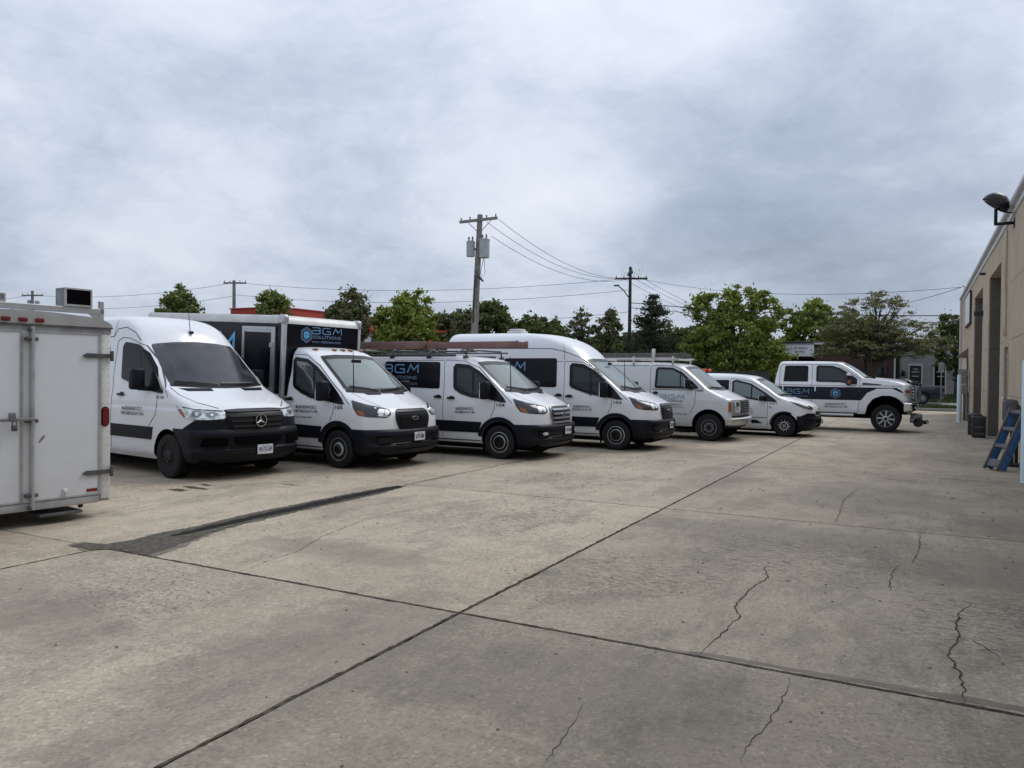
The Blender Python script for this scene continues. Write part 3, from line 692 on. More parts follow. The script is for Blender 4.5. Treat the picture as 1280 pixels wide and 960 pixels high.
        sub('spokes', 'rim_silver', sp); sub('hub', 'rim_grey', lambda g: g.lathe([(rr * .30, y0), (rr * .25, y0 - .03), (.01, y0 - .03)], 14, 'y'))
    elif style == 'alloy':
        sub('rim', 'rim_grey', lambda g: g.lathe([(rr, y0 + .03), (rr, y0 - .006), (rr - .02, y0 - .008), (rr - .03, y0 + .09), (.03, y0 + .09)], 44, 'y'))
        def sp(g):
            for j in range(8):
                a = j * math.pi / 4
                for da, ww in ((-.10, .045), (.10, .045)):
                    M_ = Matrix.Rotation(a + da * .6, 4, 'Y'); g.rbox((rr * .60, y0 + .008, 0), (rr * .74, .03, rr * .13), .01, M_, 1)
        sub('spokes', 'rim_silver', sp); sub('rim_well', 'black_void', lambda g: g.lathe([(rr - .03, y0 + .06), (rr - .03, y0 + .045), (.03, y0 + .045)], 30, 'y'))
        sub('hub', 'rim_silver', lambda g: g.lathe([(rr * .36, y0 + .02), (rr * .34, y0 - .02), (rr * .2, y0 - .03), (.01, y0 - .03)], 24, 'y'))
        sub('hub_cap', 'gloss_black', lambda g: g.lathe([(rr * .19, y0 - .028), (rr * .17, y0 - .036), (.01, y0 - .038)], 18, 'y'))
    return w

def mirror(B, parent, c, d, armz, mat='dark_plastic'):
    for sg in (-1, 1):
        g = G(); g.rbox((c[0], sg * c[1], c[2]), d, .045, None, 3)
        mr = g.build('wing_mirror', mat, parent, True)
        g = G(); h, _ = B.hit('side', c[0] + .06, armz); g.tube([(c[0] + .02, sg * c[1], armz), (c[0] + .07, sg * (abs(h.y) - .03), armz - .02)], .04, 8); g.build('mirror_arm', mat, mr, True)
        box1('mirror_glass', 'chrome', mr, c[0] - d[0] / 2 - .004, c[0] - d[0] / 2 + .01, sg * c[1] - d[1] * .4, sg * c[1] + d[1] * .4, c[2] - d[2] * .4, c[2] + d[2] * .42)
def handle(B, parent, x, z, w=.17, mat='gloss_black'):
    for sg in (-1, 1):
        h, _ = B.hit('side', x, z); g = G(); g.rbox((x, sg * (abs(h.y) + .030), z), (w * 1.15, .035, .045), .016, None, 2)
        g.rbox((x, sg * (abs(h.y) + .003), z + .008), (w * .62, .012, .07), .006, None, 1); g.build('door_handle', mat, parent, True)
def plate(B, parent, y, z, txt, x=None, w=.30, h=.155):
    q, _ = B.hit('front', y, z); xx = (x if x is not None else q.x) + .02
    g = G(); g.rbox((xx, y, z), (.012, w, h), .004, None, 1); p = g.build('licence_plate', 'plate', parent)
    stick('plate_text', 'ink', p, fit_text(txt, y - w * .42, y + w * .42, z - h * .28, z + h * .26), lambda a, c: (xx + .0085, a, c))
    stick('plate_text', 'ink', p, fit_text('NEW YORK', y - w * .25, y + w * .25, z + h * .34, z + h * .43), lambda a, c: (xx + .0085, a, c))
def address(B, parent, x0, x1, zt, zb, mat='ink', third=False):
    h = (zt - zb); fn = onbody(B, 'side', .005); wd = x1 - x0
    stick('address_lettering', mat, parent, fit_text('466 BROADWAY STE. C', x0 + wd * .04, x1 - wd * .05, zb + h * .57, zt), fn)
    stick('address_lettering', mat, parent, fit_text('WEST BABYLON, NY 11704', x0, x1, zb, zb + h * .43), fn)
def underside(parent, x0, x1, hw=.90, z0=.20, z1=.40):  # chassis block, widened and lowered to keep light from under the vehicle
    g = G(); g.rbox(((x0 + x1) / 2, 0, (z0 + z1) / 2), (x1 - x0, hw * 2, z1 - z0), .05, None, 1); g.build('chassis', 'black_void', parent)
def wipers(B, parent, segs):
    for (a, b_) in segs:
        g = G(); P = []
        for k in range(6):
            y = a[0] + (b_[0] - a[0]) * k / 5; z = a[1] + (b_[1] - a[1]) * k / 5; h, _ = B.hit('front', y, z); P.append(h + Vector((.025, 0, .012)))
        g.tube(P, .012, 5); g.build('wiper', 'gloss_black', parent)

def seats(root, xs, zb, ys, sc=1.0, wheel_x=None, wheel_z=1.28, dash=None, mat='seat_cloth'):
    for x in xs:
        for y in ys:
            g = G(); g.rbox((x + .22, y, zb + .07), (.50, .50, .15), .05); g.rbox((0, 0, .30), (.14, .48, .60), .05, Matrix.Translation((x - .04, y, zb + .1)) @ Matrix.Rotation(R(-12), 4, 'Y')); g.rbox((x - .19, y, zb + .80), (.10, .26, .19), .04); g.build('seat', mat, root, True)
    if wheel_x is not None:
        M_ = Matrix.Translation((wheel_x, ys[-1], wheel_z)) @ Matrix.Rotation(R(-62), 4, 'Y'); g = G(); n = 22; v = []
        for k in range(n):
            a = 2 * math.pi * k / n
            for q in range(5): b_ = 2 * math.pi * q / 5; v.append(M_ @ Vector(((.19 + .017 * math.cos(b_)) * math.cos(a), (.19 + .017 * math.cos(b_)) * math.sin(a), .017 * math.sin(b_))))
        g.add(v, [(k * 5 + q, ((k + 1) % n) * 5 + q, ((k + 1) % n) * 5 + (q + 1) % 5, k * 5 + (q + 1) % 5) for k in range(n) for q in range(5)]); g.rbox((0, 0, -.02), (.36, .05, .03), .01, M_); g.rbox((0, 0, -.1), (.08, .08, .2), .02, M_); g.build('steering_wheel', 'gloss_black', root, True)
    if dash:
        g = G(); x0, x1, hw, z0, z1 = dash; g.rbox(((x0 + x1) / 2, 0, (z0 + z1) / 2), (x1 - x0, hw * 2, z1 - z0), .05); d = g.build('dashboard', 'cabin_trim', root, True)
        g = G(); g.rbox((x1 - .12, -.25, z1 + .004), (.20, .28, .008), .002, None, 1); g.build('paper_sheet', 'paper_white', d)
# ---------------------------------------------------------------- Transit family
def transit(kind):
    cfg = dict(a=dict(loc=(-9.299, 11.919, 0), rz=-.085, label='white cab-chassis box truck numbered 105 with a black cargo box and five amber roof lights', name='box_truck', cat='box truck'),
               b=dict(loc=(-7.618, 14.852, 0), rz=-.008, label='white low-roof cargo van numbered 104 with brown ladders on its roof rack', name='cargo_van', cat='van'),
               c=dict(loc=(-6.273, 18.047, 0), rz=.016, label='white high-roof van numbered 103 with a small square vent on its roof', name='cargo_van', cat='van'))[kind]
    root = empty(cfg['name'], cfg['loc'], cfg['rz']); tagp(root, cfg['label'], cfg['cat'], 'white company vehicles parked in a row')
    xr = {'a': -1.47, 'b': -4.56, 'c': -4.9}[kind]
    low = [(.27, .88, .90, .30, .05, xr + .06), (.36, .95, .97, .35, .06, xr + .02), (.60, .975, 1.0, .38, .07, xr), (.78, .965, 1.005, .40, .07, xr), (.95, .95, 1.01, .42, .07, xr), (1.04, .92, 1.01, .44, .07, xr),
           (1.11, .86, 1.01, .45, .07, xr), (1.17, .74, 1.005, .43, .07, xr), (1.26, .53, .995, .38, .06, xr), (1.34, .34, .98, .27, .08, xr), (1.395, .22, .97, .18, .10, xr), (1.43, .17, .965, .13, .12, xr),
           (1.60, -.04, .94, .11, .13, xr + .02), (1.80, -.31, .905, .11, .13, xr + .04)]
    if kind == 'b': top = [(2.00, -.58, .86, .13, .13, xr + .06), (2.055, -.67, .835, .2, .11, xr + .07), (2.10, -.84, .79, .35, .06, xr + .08), (2.135, -1.12, .70, .4, .06, xr + .1), (2.155, -1.6, .52, .4, .06, xr + .2)]
    if kind == 'a': top = [(2.00, -.57, .87, .12, .13, xr + .03), (2.09, -.68, .85, .17, .12, xr + .03), (2.16, -.82, .81, .33, .06, xr + .03), (2.215, -.98, .74, .34, .06, xr + .03), (2.245, -1.12, .6, .3, .04, xr + .04), (2.255, -1.2, .5, .2, .03, xr + .05)]
    if kind == 'c': top = [(2.00, -.57, .88, .12, .13, xr + .05), (2.17, -.78, .865, .15, .12, xr + .05), (2.28, -.88, .855, .32, .06, xr + .06), (2.42, -1.04, .835, .38, .06, xr + .07), (2.56, -1.27, .79, .46, .06, xr + .08), (2.68, -1.58, .71, .55, .06, xr + .1), (2.77, -2.0, .59, .6, .06, xr + .13), (2.82, -2.6, .38, .6, .06, xr + .2)]
    B = Body(low + top, k={'a': .95, 'b': .52, 'c': .35}[kind])
    wb = {'a': -3.9, 'b': -3.30, 'c': -3.75}[kind]
    body_ = B.make('white_paint', root, [(0, .36, .425, .98)] + ([(wb, .36, .425, .98)] if kind != 'a' else []))
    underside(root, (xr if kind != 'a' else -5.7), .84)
    st = {'a': 'holes', 'b': 'ring', 'c': 'ring'}[kind]
    for sg in (-1, 1):
        wheel(root, 0, sg, .885, .352, .115, .215, st); wheel(root, wb, sg, .885, .352, .115, .215, st)
        box1('mud_flap', 'black_void', root, -.40, -.385, sg * .97 - .1 * (sg > 0), sg * .97 + .1 * (sg < 0), .16, .42)
    P = lambda *a, **k: B.patch(*a, **k)
    # black lower bumper, arch trims, side rubbing band
    B.band('front_bumper', 'dark_plastic', root, .24, .735, lambda z: .33 if z > .62 else .415, .014, 8, [(.24, .0), (.30, .03), (.40, .055), (.455, .055), (.475, .02), (.60, .025), (.625, .055), (.70, .045), (.735, .02)])
    rp = arc(0, .36, .515, 168, 8, 16) + arc(0, .36, .428, 8, 168, 16)
    P('wheel_arch_trim', 'dark_plastic', root, 'side', rp, off=.02, grid=.05, mirror=True)
    seam2 = {'a': -1.45, 'b': -1.38, 'c': -1.34}[kind]
    rear = {'a': -1.45, 'b': wb + .5, 'c': wb + .5}[kind]
    P('side_moulding', 'dark_plastic', root, 'side', [(rear, .53), (rear, .775), (-.41, .755), (-.49, .53)], off=.014, grid=.12, mirror=True)
    P('sill', 'dark_plastic', root, 'side', [(rear, .27), (rear, .37), (-.44, .37), (-.44, .27)], off=.008, grid=.12, mirror=True)
    # glass
    win = {'b': [(-1.13, 1.44), (-1.14, 1.90), (-1.08, 1.975), (-.75, 1.95), (-.50, 1.82), (-.25, 1.62), (-.03, 1.40), (.18, 1.175), (-.24, 1.235), (-.52, 1.255), (-.68, 1.27), (-.95, 1.34)],
           'a': [(-1.22, 1.48), (-1.22, 1.98), (-1.16, 2.05), (-.82, 2.01), (-.55, 1.86), (-.27, 1.63), (-.03, 1.40), (.19, 1.175), (-.24, 1.225), (-.52, 1.255), (-.72, 1.28), (-1.0, 1.37)],
           'c': [(-1.19, 1.48), (-1.19, 1.98), (-1.13, 2.045), (-.84, 2.015), (-.60, 1.90), (-.28, 1.64), (-.05, 1.42), (.15, 1.185), (-.16, 1.235), (-.42, 1.265), (-.69, 1.31), (-1.05, 1.42)]}[kind]
    ws_ = [(-.855, 1.435), (-.45, 1.405), (0, 1.398), (.45, 1.405), (.855, 1.435), (.80, 1.7), (.72, {'b': 2.035, 'a': 2.10, 'c': 2.16}[kind] - .03), (.4, {'b': 2.035, 'a': 2.10, 'c': 2.16}[kind]), (-.4, {'b': 2.035, 'a': 2.10, 'c': 2.16}[kind]), (-.72, {'b': 2.035, 'a': 2.10, 'c': 2.16}[kind] - .03), (-.80, 1.7)]
    xb = {'a': -1.36, 'b': -1.45, 'c': -1.45}[kind]
    B.cabin(body_, [(xb, .80), (-.02, .80), (-.02, 1.36), (-.12, 1.46), (-.80, 1.98), (xb, 1.99)], .775, [win], ws_, -.95)
    seats(root, [-1.05 if kind != 'a' else -.95], .92, (-.42, .42), 1, -.42, 1.33, (-.34, .0, .74, .82, 1.37))
    P('side_window', 'cab_glass', root, 'side', win, off=.013, rnd=.05, grid=.05, depth=.008, mirror=True); B.seal(root, 'side', win)
    P('window_corner_trim', 'gloss_black', root, 'side', [(-.30, 1.25), (-.16, 1.50), (.0, 1.36), (.165, 1.185), (-.1, 1.225)], off=.018, grid=.08, mirror=True)
    g = G(); B.line(g, 'side', [(-.64, 1.27), (-.655, 1.90)], .035, .017); g.build('window_divider', 'gloss_black', root)
    zt = {'b': 2.035, 'a': 2.10, 'c': 2.16}[kind]
    P('windscreen', 'screen_glass', root, 'front', [(-.855, 1.435), (-.45, 1.405), (0, 1.398), (.45, 1.405), (.855, 1.435), (.80, 1.7), (.72, zt - .03), (.4, zt), (0, zt + .01), (-.4, zt), (-.72, zt - .03), (-.80, 1.7)], off=.008, rnd=.05, grid=.05, depth=.006); B.seal(root, 'front', ws_, .07, .012, False, 'windscreen_seal')
    g = G(); g.rbox((-.52, 0, zt - .12), (.03, .26, .07), .015); g.build('rear_view_mirror', 'gloss_black', root, True)
    P('cowl_panel', 'gloss_black', root, 'front', [(-.86, 1.40), (-.45, 1.372), (0, 1.366), (.45, 1.372), (.86, 1.40), (.84, 1.45), (.45, 1.425), (0, 1.418), (-.45, 1.425), (-.84, 1.45)], off=.012, grid=.08)
    wipers(B, root, [((-.72, 1.50), (-.12, 1.425)), ((-.05, 1.43), (.55, 1.445))])
    # bonnet vents
    for y in (-.36, .36): P('bonnet_vent', 'gloss_black', root, 'front', [(y - .16, 1.345), (y - .2, 1.378), (y + .2, 1.378), (y + .16, 1.345)], off=.006, grid=.06)
    # seams
    g = G()
    B.line(g, 'side', [(-.10, 1.20), (-.11, 1.04), (-.20, .86)], .014)
    zs = {'b': 2.06, 'a': 2.12, 'c': 2.10}[kind]
    B.line(g, 'side', [(seam2, .40), (seam2, zs - .08), (seam2 + .05, zs - .01), (-.85, zs - .03), (-.55, 1.90), (-.05, 1.455), (.30, 1.17)], .012)
    if kind != 'a':
        B.line(g, 'side', [(-2.72, .40), (-2.72, zs - .02), (seam2, zs - .02)], .012); B.line(g, 'side', [(wb + .2, 1.2), (-2.72, 1.2)], .02)
    if kind == 'c': B.line(g, 'side', [(-4.8, 2.42), (-1.70, 2.40), (-1.36, 2.33), (-.98, 2.20), (-.74, 2.04), (-.30, 1.66)], .018); B.line(g, 'side', [(seam2 + .01, 2.1), (-1.36, 2.45), (-1.42, 2.60)], .012)
    B.line(g, 'front', [(-.64, 1.15), (-.74, 1.25), (-.78, 1.38)], .012, mirror=True)
    g.build('panel_seam', 'seam', root)
    # lamps
    hl = [(.31, 1.265), (.37, 1.10), (.50, .985), (.70, .965), (.985, .945), (1.02, .99), (1.0, 1.08), (.93, 1.12), (.62, 1.185)]
    def dg(pts, y): return [((x + yy) * .7071, z) for (x, yy, z) in pts]
    H3 = [(.30, -.97, 1.265), (.36, -.985, 1.12), (.46, -.97, .99), (.62, -.90, .965), (.90, -.66, .95), (.945, -.60, 1.0), (.92, -.60, 1.09), (.82, -.68, 1.13), (.58, -.88, 1.19)]
    lamps = P('headlight', 'lamp_dark', root, 'diag', dg(H3, 0), off=.008, rnd=.03, grid=.05, mirror=True)
    for o, sg in zip(lamps, (1, -1)):
        for nm, mt, pts in (('lamp_lens', 'lamp_clear', ngon(.055, 1.055, .062, 14)), ('lamp_lens', 'lamp_clear', ngon(.165, 1.045, .048, 12)), ('lamp_reflector', 'chrome', [(.0, .985), (.0, 1.0), (.19, .985), (.19, .972)])):
            q = P(nm, mt, None, 'diag', pts, off=.014, grid=.05, mirror=True); k = q[0] if sg == 1 else q[1]; k.parent = o
            bpy.data.objects.remove(q[1] if sg == 1 else q[0], do_unlink=True)
        q = P('turn_signal', 'amber', None, 'diag', [((.42 - .975) * .7071, 1.10), ((.50 - .965) * .7071, .985), ((.60 - .92) * .7071, .985), ((.56 - .94) * .7071, 1.06)], off=.013, grid=.05, mirror=True)
        k = q[0] if sg == 1 else q[1]; k.parent = o; bpy.data.objects.remove(q[1] if sg == 1 else q[0], do_unlink=True)
    # grille
    hexa = [(-.47, .92), (-.44, 1.06), (-.37, 1.10), (.37, 1.10), (.44, 1.06), (.47, .92), (.40, .74), (.30, .70), (-.30, .70), (-.40, .74)]
    gr = P('grille', 'gloss_black', root, 'front', hexa, off=.028, rnd=.05, grid=.06, depth=.05)
    bars = [(.80, .10)] if kind != 'b' else [(.77, 0), (.86, 0), (.95, 0), (1.04, 0)]
    if kind == 'b':
        for z, _ in bars: P('grille_bar', 'rim_silver', gr, 'front', [(-.40, z - .018), (-.42, z + .018), (.42, z + .018), (.40, z - .018)], off=.05, grid=.1, depth=.02)
        g = G(); ring = roundpoly([(a * 1.03, .9 + (c - .9) * 1.06) for a, c in hexa], .05)
        B.line(g, 'front', ring + [ring[0]], .022, .036, mirror=False); g.build('grille_frame', 'rim_silver', gr)
    else:
        for k in range(7): z = .745 + k * .05; P('grille_bar', 'dark_plastic', gr, 'front', [(-.38, z - .008), (-.38, z + .008), (.38, z + .008), (.38, z - .008)], off=.04, grid=.15, depth=.015)
    P('badge', 'dull_chrome', gr, 'front', ngon(0, .93, .085, 20, 1.0, .42), off=.058, grid=.05, depth=.02)
    P('badge_centre', 'gloss_black' if kind != 'b' else 'ink', gr, 'front', ngon(0, .93, .068, 18, 1.0, .36), off=.062, grid=.05, depth=.004)
    # lower bumper details
    P('lower_intake', 'black_void', root, 'front', [(-.46, .36), (-.52, .47), (.52, .47), (.46, .36)], off=.066, grid=.1, depth=.02, rnd=.03)
    for sg in (-1, 1):
        P('bumper_recess', 'gloss_black', root, sg * 38, [(-.14, .49), (-.14, .60), (.14, .60), (.14, .49)], off=.075, rnd=.03, grid=.06, depth=.02)
        if kind == 'b': P('fog_light', 'lamp_clear', root, sg * 38, ngon(0.0, .555, .075, 16, 1.0, .42), off=.085, grid=.05, depth=.02)
    plate(B, root, .09 if kind != 'b' else .17, .585, {'a': '63737-MK', 'b': '42716-MJ', 'c': '51820-NA'}[kind], x=1.02)
    mirror(B, root, (-.25, 1.16, 1.42), (.16, .22, .37), 1.30)
    handle(B, root, {'a': -1.28, 'b': -1.17, 'c': -1.19}[kind], 1.24)
    if kind != 'a': handle(B, root, seam2 - .13, 1.26)
    # antenna
    h, _ = B.hit('top', .12, -.72); g = G(); g.tube([h, h + Vector((-.02, 0, .72))], [.012, .006], 6); g.build('antenna', 'gloss_black', root)
    num = {'a': '105', 'b': '104', 'c': '103'}[kind]
    stick('fleet_number', 'ink', root, fit_text(num, -.05, .14, 1.09, 1.155), onbody(B, 'side', .005))
    ax = {'a': (-1.13, -.52, 1.135, .985), 'b': (-1.07, -.58, 1.055, .915), 'c': (-1.10, -.60, 1.03, .90)}[kind]
    address(B, root, *ax)
    if kind == 'a': stick('web_lettering', 'ink', root, fit_text('BGMSOLUTIONS.COM', -1.25, -.67, .895, .925, .3), onbody(B, 'side', .005))
    rearlamp = None
    if kind != 'a':
        for sg in (-1, 1): box1('tail_light', 'red_lens', root, xr - .004, xr + .03, sg * .93 - .05, sg * .93 + .05, .95, 1.45)
        box1('rear_bumper', 'dark_plastic', root, xr - .10, xr + .05, -.9, .9, .38, .56)
    if kind == 'b':
        P('sliding_door_window', 'black_wrap', root, 'side', [(-2.98, 1.46), (-2.98, 2.02), (-1.49, 2.01), (-1.49, 1.43)], off=.006, rnd=.06, grid=.12, mirror=True)
        fn = onbody(B, 'side', .012)
        stick('logo_lettering', 'logo_blue', root, bgm(-3.02, -2.07, 1.77, 1.945, .15), fn)
        stick('solutions_lettering', 'logo_grey', root, fit_text('SOLUTIONS', -3.02, -2.09, 1.625, 1.70), fn)
        stick('trade_lettering', 'logo_grey', root, fit_text('HVAC / REFRIGERATION', -3.02, -2.09, 1.50, 1.555), fn)
        # roof rack
        g = G()
        for x in (-.95, -1.9, -2.9, -3.9):
            g.tube([(x, -.80, 2.10), (x, -.74, 2.27), (x, .74, 2.27), (x, .80, 2.10)], .022, 6)
            g.rbox((x, -.79, 2.12), (.12, .05, .06), .01)
            g.rbox((x, .79, 2.12), (.12, .05, .06), .01)
        for y in (-.72, .72): g.tube([(-4.2, y, 2.24), (-.75, y, 2.24)], .02, 6)
        rk = g.build('roof_rack', 'steel_dark', root, True)
        g = G(); g.rbox((-2.6, -.86, 2.15), (2.9, .035, .05), .01); g.rbox((-2.6, .86, 2.15), (2.9, .035, .05), .01); g.build('rack_rail', 'steel_dark', rk)
        for x in (-.85, -1.85):
            g = G(); g.rbox((x, -.83, 2.29), (.18, .10, .05), .012); g.tube([(x - .28, -.86, 2.2), (x, -.86, 2.33), (x + .22, -.86, 2.22)], .016, 6); g.tube([(x, -.86, 2.2), (x + .12, -.86, 2.31)], .014, 6); g.build('ladder_clamp', 'steel_grey', rk, True)
            box1('clamp_pad', 'amber', rk, x - .05, x + .05, -.9, -.84, 2.315, 2.335)
    if kind == 'c':
        P('sliding_door_window', 'black_wrap', root, 'side', [(-3.0, 1.45), (-3.0, 2.16), (-1.54, 2.165), (-1.54, 1.45)], off=.006, rnd=.07, grid=.12, mirror=True)
        stick('logo_lettering', 'logo_blue', root, bgm(-3.45, -2.41, 1.85, 2.06, .15), onbody(B, 'side', .012))
        g = G(); h, _ = B.hit('top', -3.1, 0); g.rbox((-3.1, 0, h.z + .03), (.42, .42, .08), .02); g.rbox((-3.1, 0, h.z + .09), (.34, .34, .07), .03); g.build('roof_vent', 'aluminium_pale', root, True)
    if kind == 'a':
        for y in (-.62, -.22, 0, .22, .62):
            h, _ = B.hit('top', -.93, y) if False else B.hit('front', y, 2.19); g = G(); g.rbox(h + Vector((.0, 0, .012)), (.09, .085, .035), .014, None, 2); g.build('roof_marker_light', 'amber', root, True)
        cargo_box(root)
    return root

def cargo_box(root):
    x1, x0, hw, z0, z1 = -1.50, -5.95, 1.04, .80, 2.86
    # nose-down rake of the box
    M_ = Matrix.Translation((x1, 0, z0)) @ Matrix.Rotation(R(2.7), 4, 'Y') @ Matrix.Translation((-x1, 0, -z0))
    bx = inst('cargo_box', None, root) if False else None
    g = G(); g.box(x0 + .02, x1 - .02, -hw + .02, hw - .02, z0 + .02, z1 - .09, M_)
    cb = g.build('cargo_box', 'aluminium_pale', root)
    def part(name, mat, *boxes, r=0.0):
        g = G()
        for q in boxes:
            if r: g.rbox(((q[0] + q[1]) / 2, (q[2] + q[3]) / 2, (q[4] + q[5]) / 2), (q[1] - q[0], q[3] - q[2], q[5] - q[4]), r, M_)
            else: g.box(*q, M=M_)
        return g.build(name, mat, cb, bool(r))
    for sg in (-1, 1):
        a, b_ = sorted((sg * (hw - .03), sg * (hw - .006)))
        part('side_panel', 'black_wrap', (x0 + .06, x1 - .07, a, b_, z0 + .52, z1 - .17))
        part('lower_side_panel', 'white_paint', (x0 + .06, x1 - .07, a, b_, z0 + .10, z0 + .518))
        part('bottom_rail', 'aluminium', (x0, x1 - .06, *sorted((sg * (hw - .05), sg * (hw + .004))), z0, z0 + .10), r=.008)
        part('corner_post', 'aluminium', (x1 - .09, x1 + .012, *sorted((sg * (hw - .08), sg * (hw + .010))), z0, z1 - .13), r=.035)
        part('rear_post', 'aluminium', (x0 - .01, x0 + .09, *sorted((sg * (hw - .08), sg * (hw + .010))), z0, z1 - .13), r=.02)
        part('top_rail', 'aluminium_pale', (x0 - .02, x1 - .02, *sorted((sg * (hw - .07), sg * (hw + .015))), z1 - .175, z1 - .02), r=.02)
    part('front_panel', 'black_wrap', (x1 - .03, x1 - .004, -hw + .08, hw - .08, z0 + .5, z1 - .16))
    part('lower_front_panel', 'aluminium_pale', (x1 - .03, x1 - .006, -hw + .08, hw - .08, z0, z0 + .498))
    # rounded front roof edge and corner castings
    g = G(); pr = [(x1 - .35, z1 - .18)] + [(x1 - .14 + .155 * math.cos(R(a)), z1 - .165 + .16 * math.sin(R(a))) for a in range(0, 91, 15)] + [(x1 - .35, z1 + .0)]
    n = len(pr); v = [M_ @ Vector((a, y, c)) for y in (-hw + .04, hw - .04) for a, c in pr]; g.add(v, [tuple(range(n)), tuple(range(2 * n - 1, n - 1, -1))] + [(i, i + n, (i + 1) % n + n, (i + 1) % n) for i in range(n)])
    g.build('front_roof_cap', 'aluminium_pale', cb, True)
    for sg in (-1, 1):
        g = G(); g.rbox((x1 - .08, sg * (hw - .045), z1 - .09), (.22, .14, .20), .055, M_, 3); g.build('corner_cap', 'aluminium', cb, True)
    part('roof_sheet', 'aluminium_pale', (x0, x1 - .1, -hw + .03, hw - .03, z1 - .06, z1 - .008))
    # side door in the right wall
    dx0, dx1, dz0, dz1 = -2.70, -1.72, z0 + .05, 2.62
    y = -hw
    d = part('side_door', 'black_wrap', (dx0 + .09, dx1 - .12, y - .018, y + .01, dz0 + .06, dz1 - .09))
    fr = part('door_frame', 'aluminium', (dx0, dx0 + .07, y - .03, y, dz0, dz1), (dx1 - .07, dx1, y - .03, y, dz0, dz1), (dx0, dx1, y - .032, y, dz1 - .055, dz1), (dx0 + .07, dx1 - .07, y - .024, y, dz1 - .11, dz1 - .057), (dx1 - .12, dx1 - .072, y - .024, y, dz0, dz1 - .11))
    part('door_hinge', 'aluminium', (dx1 - .14, dx1 - .05, y - .045, y, 2.22, 2.31), (dx1 - .14, dx1 - .05, y - .045, y, 1.35, 1.44))
    F = lambda a, c: tuple(M_ @ Vector((x1 + .004, a, c)))
    stick('front_logo_hexagon', 'logo_grey', cb, hexlogo(-.475, 2.50, .155), F); stick('front_logo_snowflake', 'logo_sky', cb, snow(-.475, 2.50, .155), F)
    stick('front_logo_lettering', 'logo_blue', cb, bgm(-.33, .47, 2.535, 2.655, .14), F)
    stick('front_solutions_lettering', 'logo_grey', cb, fit_text('SOLUTIONS', -.32, .46, 2.435, 2.50), F)
    stick('front_trade_lettering', 'logo_grey', cb, fit_text('HVAC / REFRIGERATION', -.32, .46, 2.35, 2.39), F)
    Sd = lambda a, c: tuple(M_ @ Vector((a, -hw - .002, c)))
    stick('side_logo_lettering', 'logo_sky', cb, bgm(-5.0, -2.99, 2.07, 2.44, .2), Sd)
    stick('side_solutions_lettering', 'logo_grey', cb, fit_text('SOLUTIONS', -4.9, -2.9, 1.8, 1.95), Sd)
for k_ in 'abc': transit(k_)

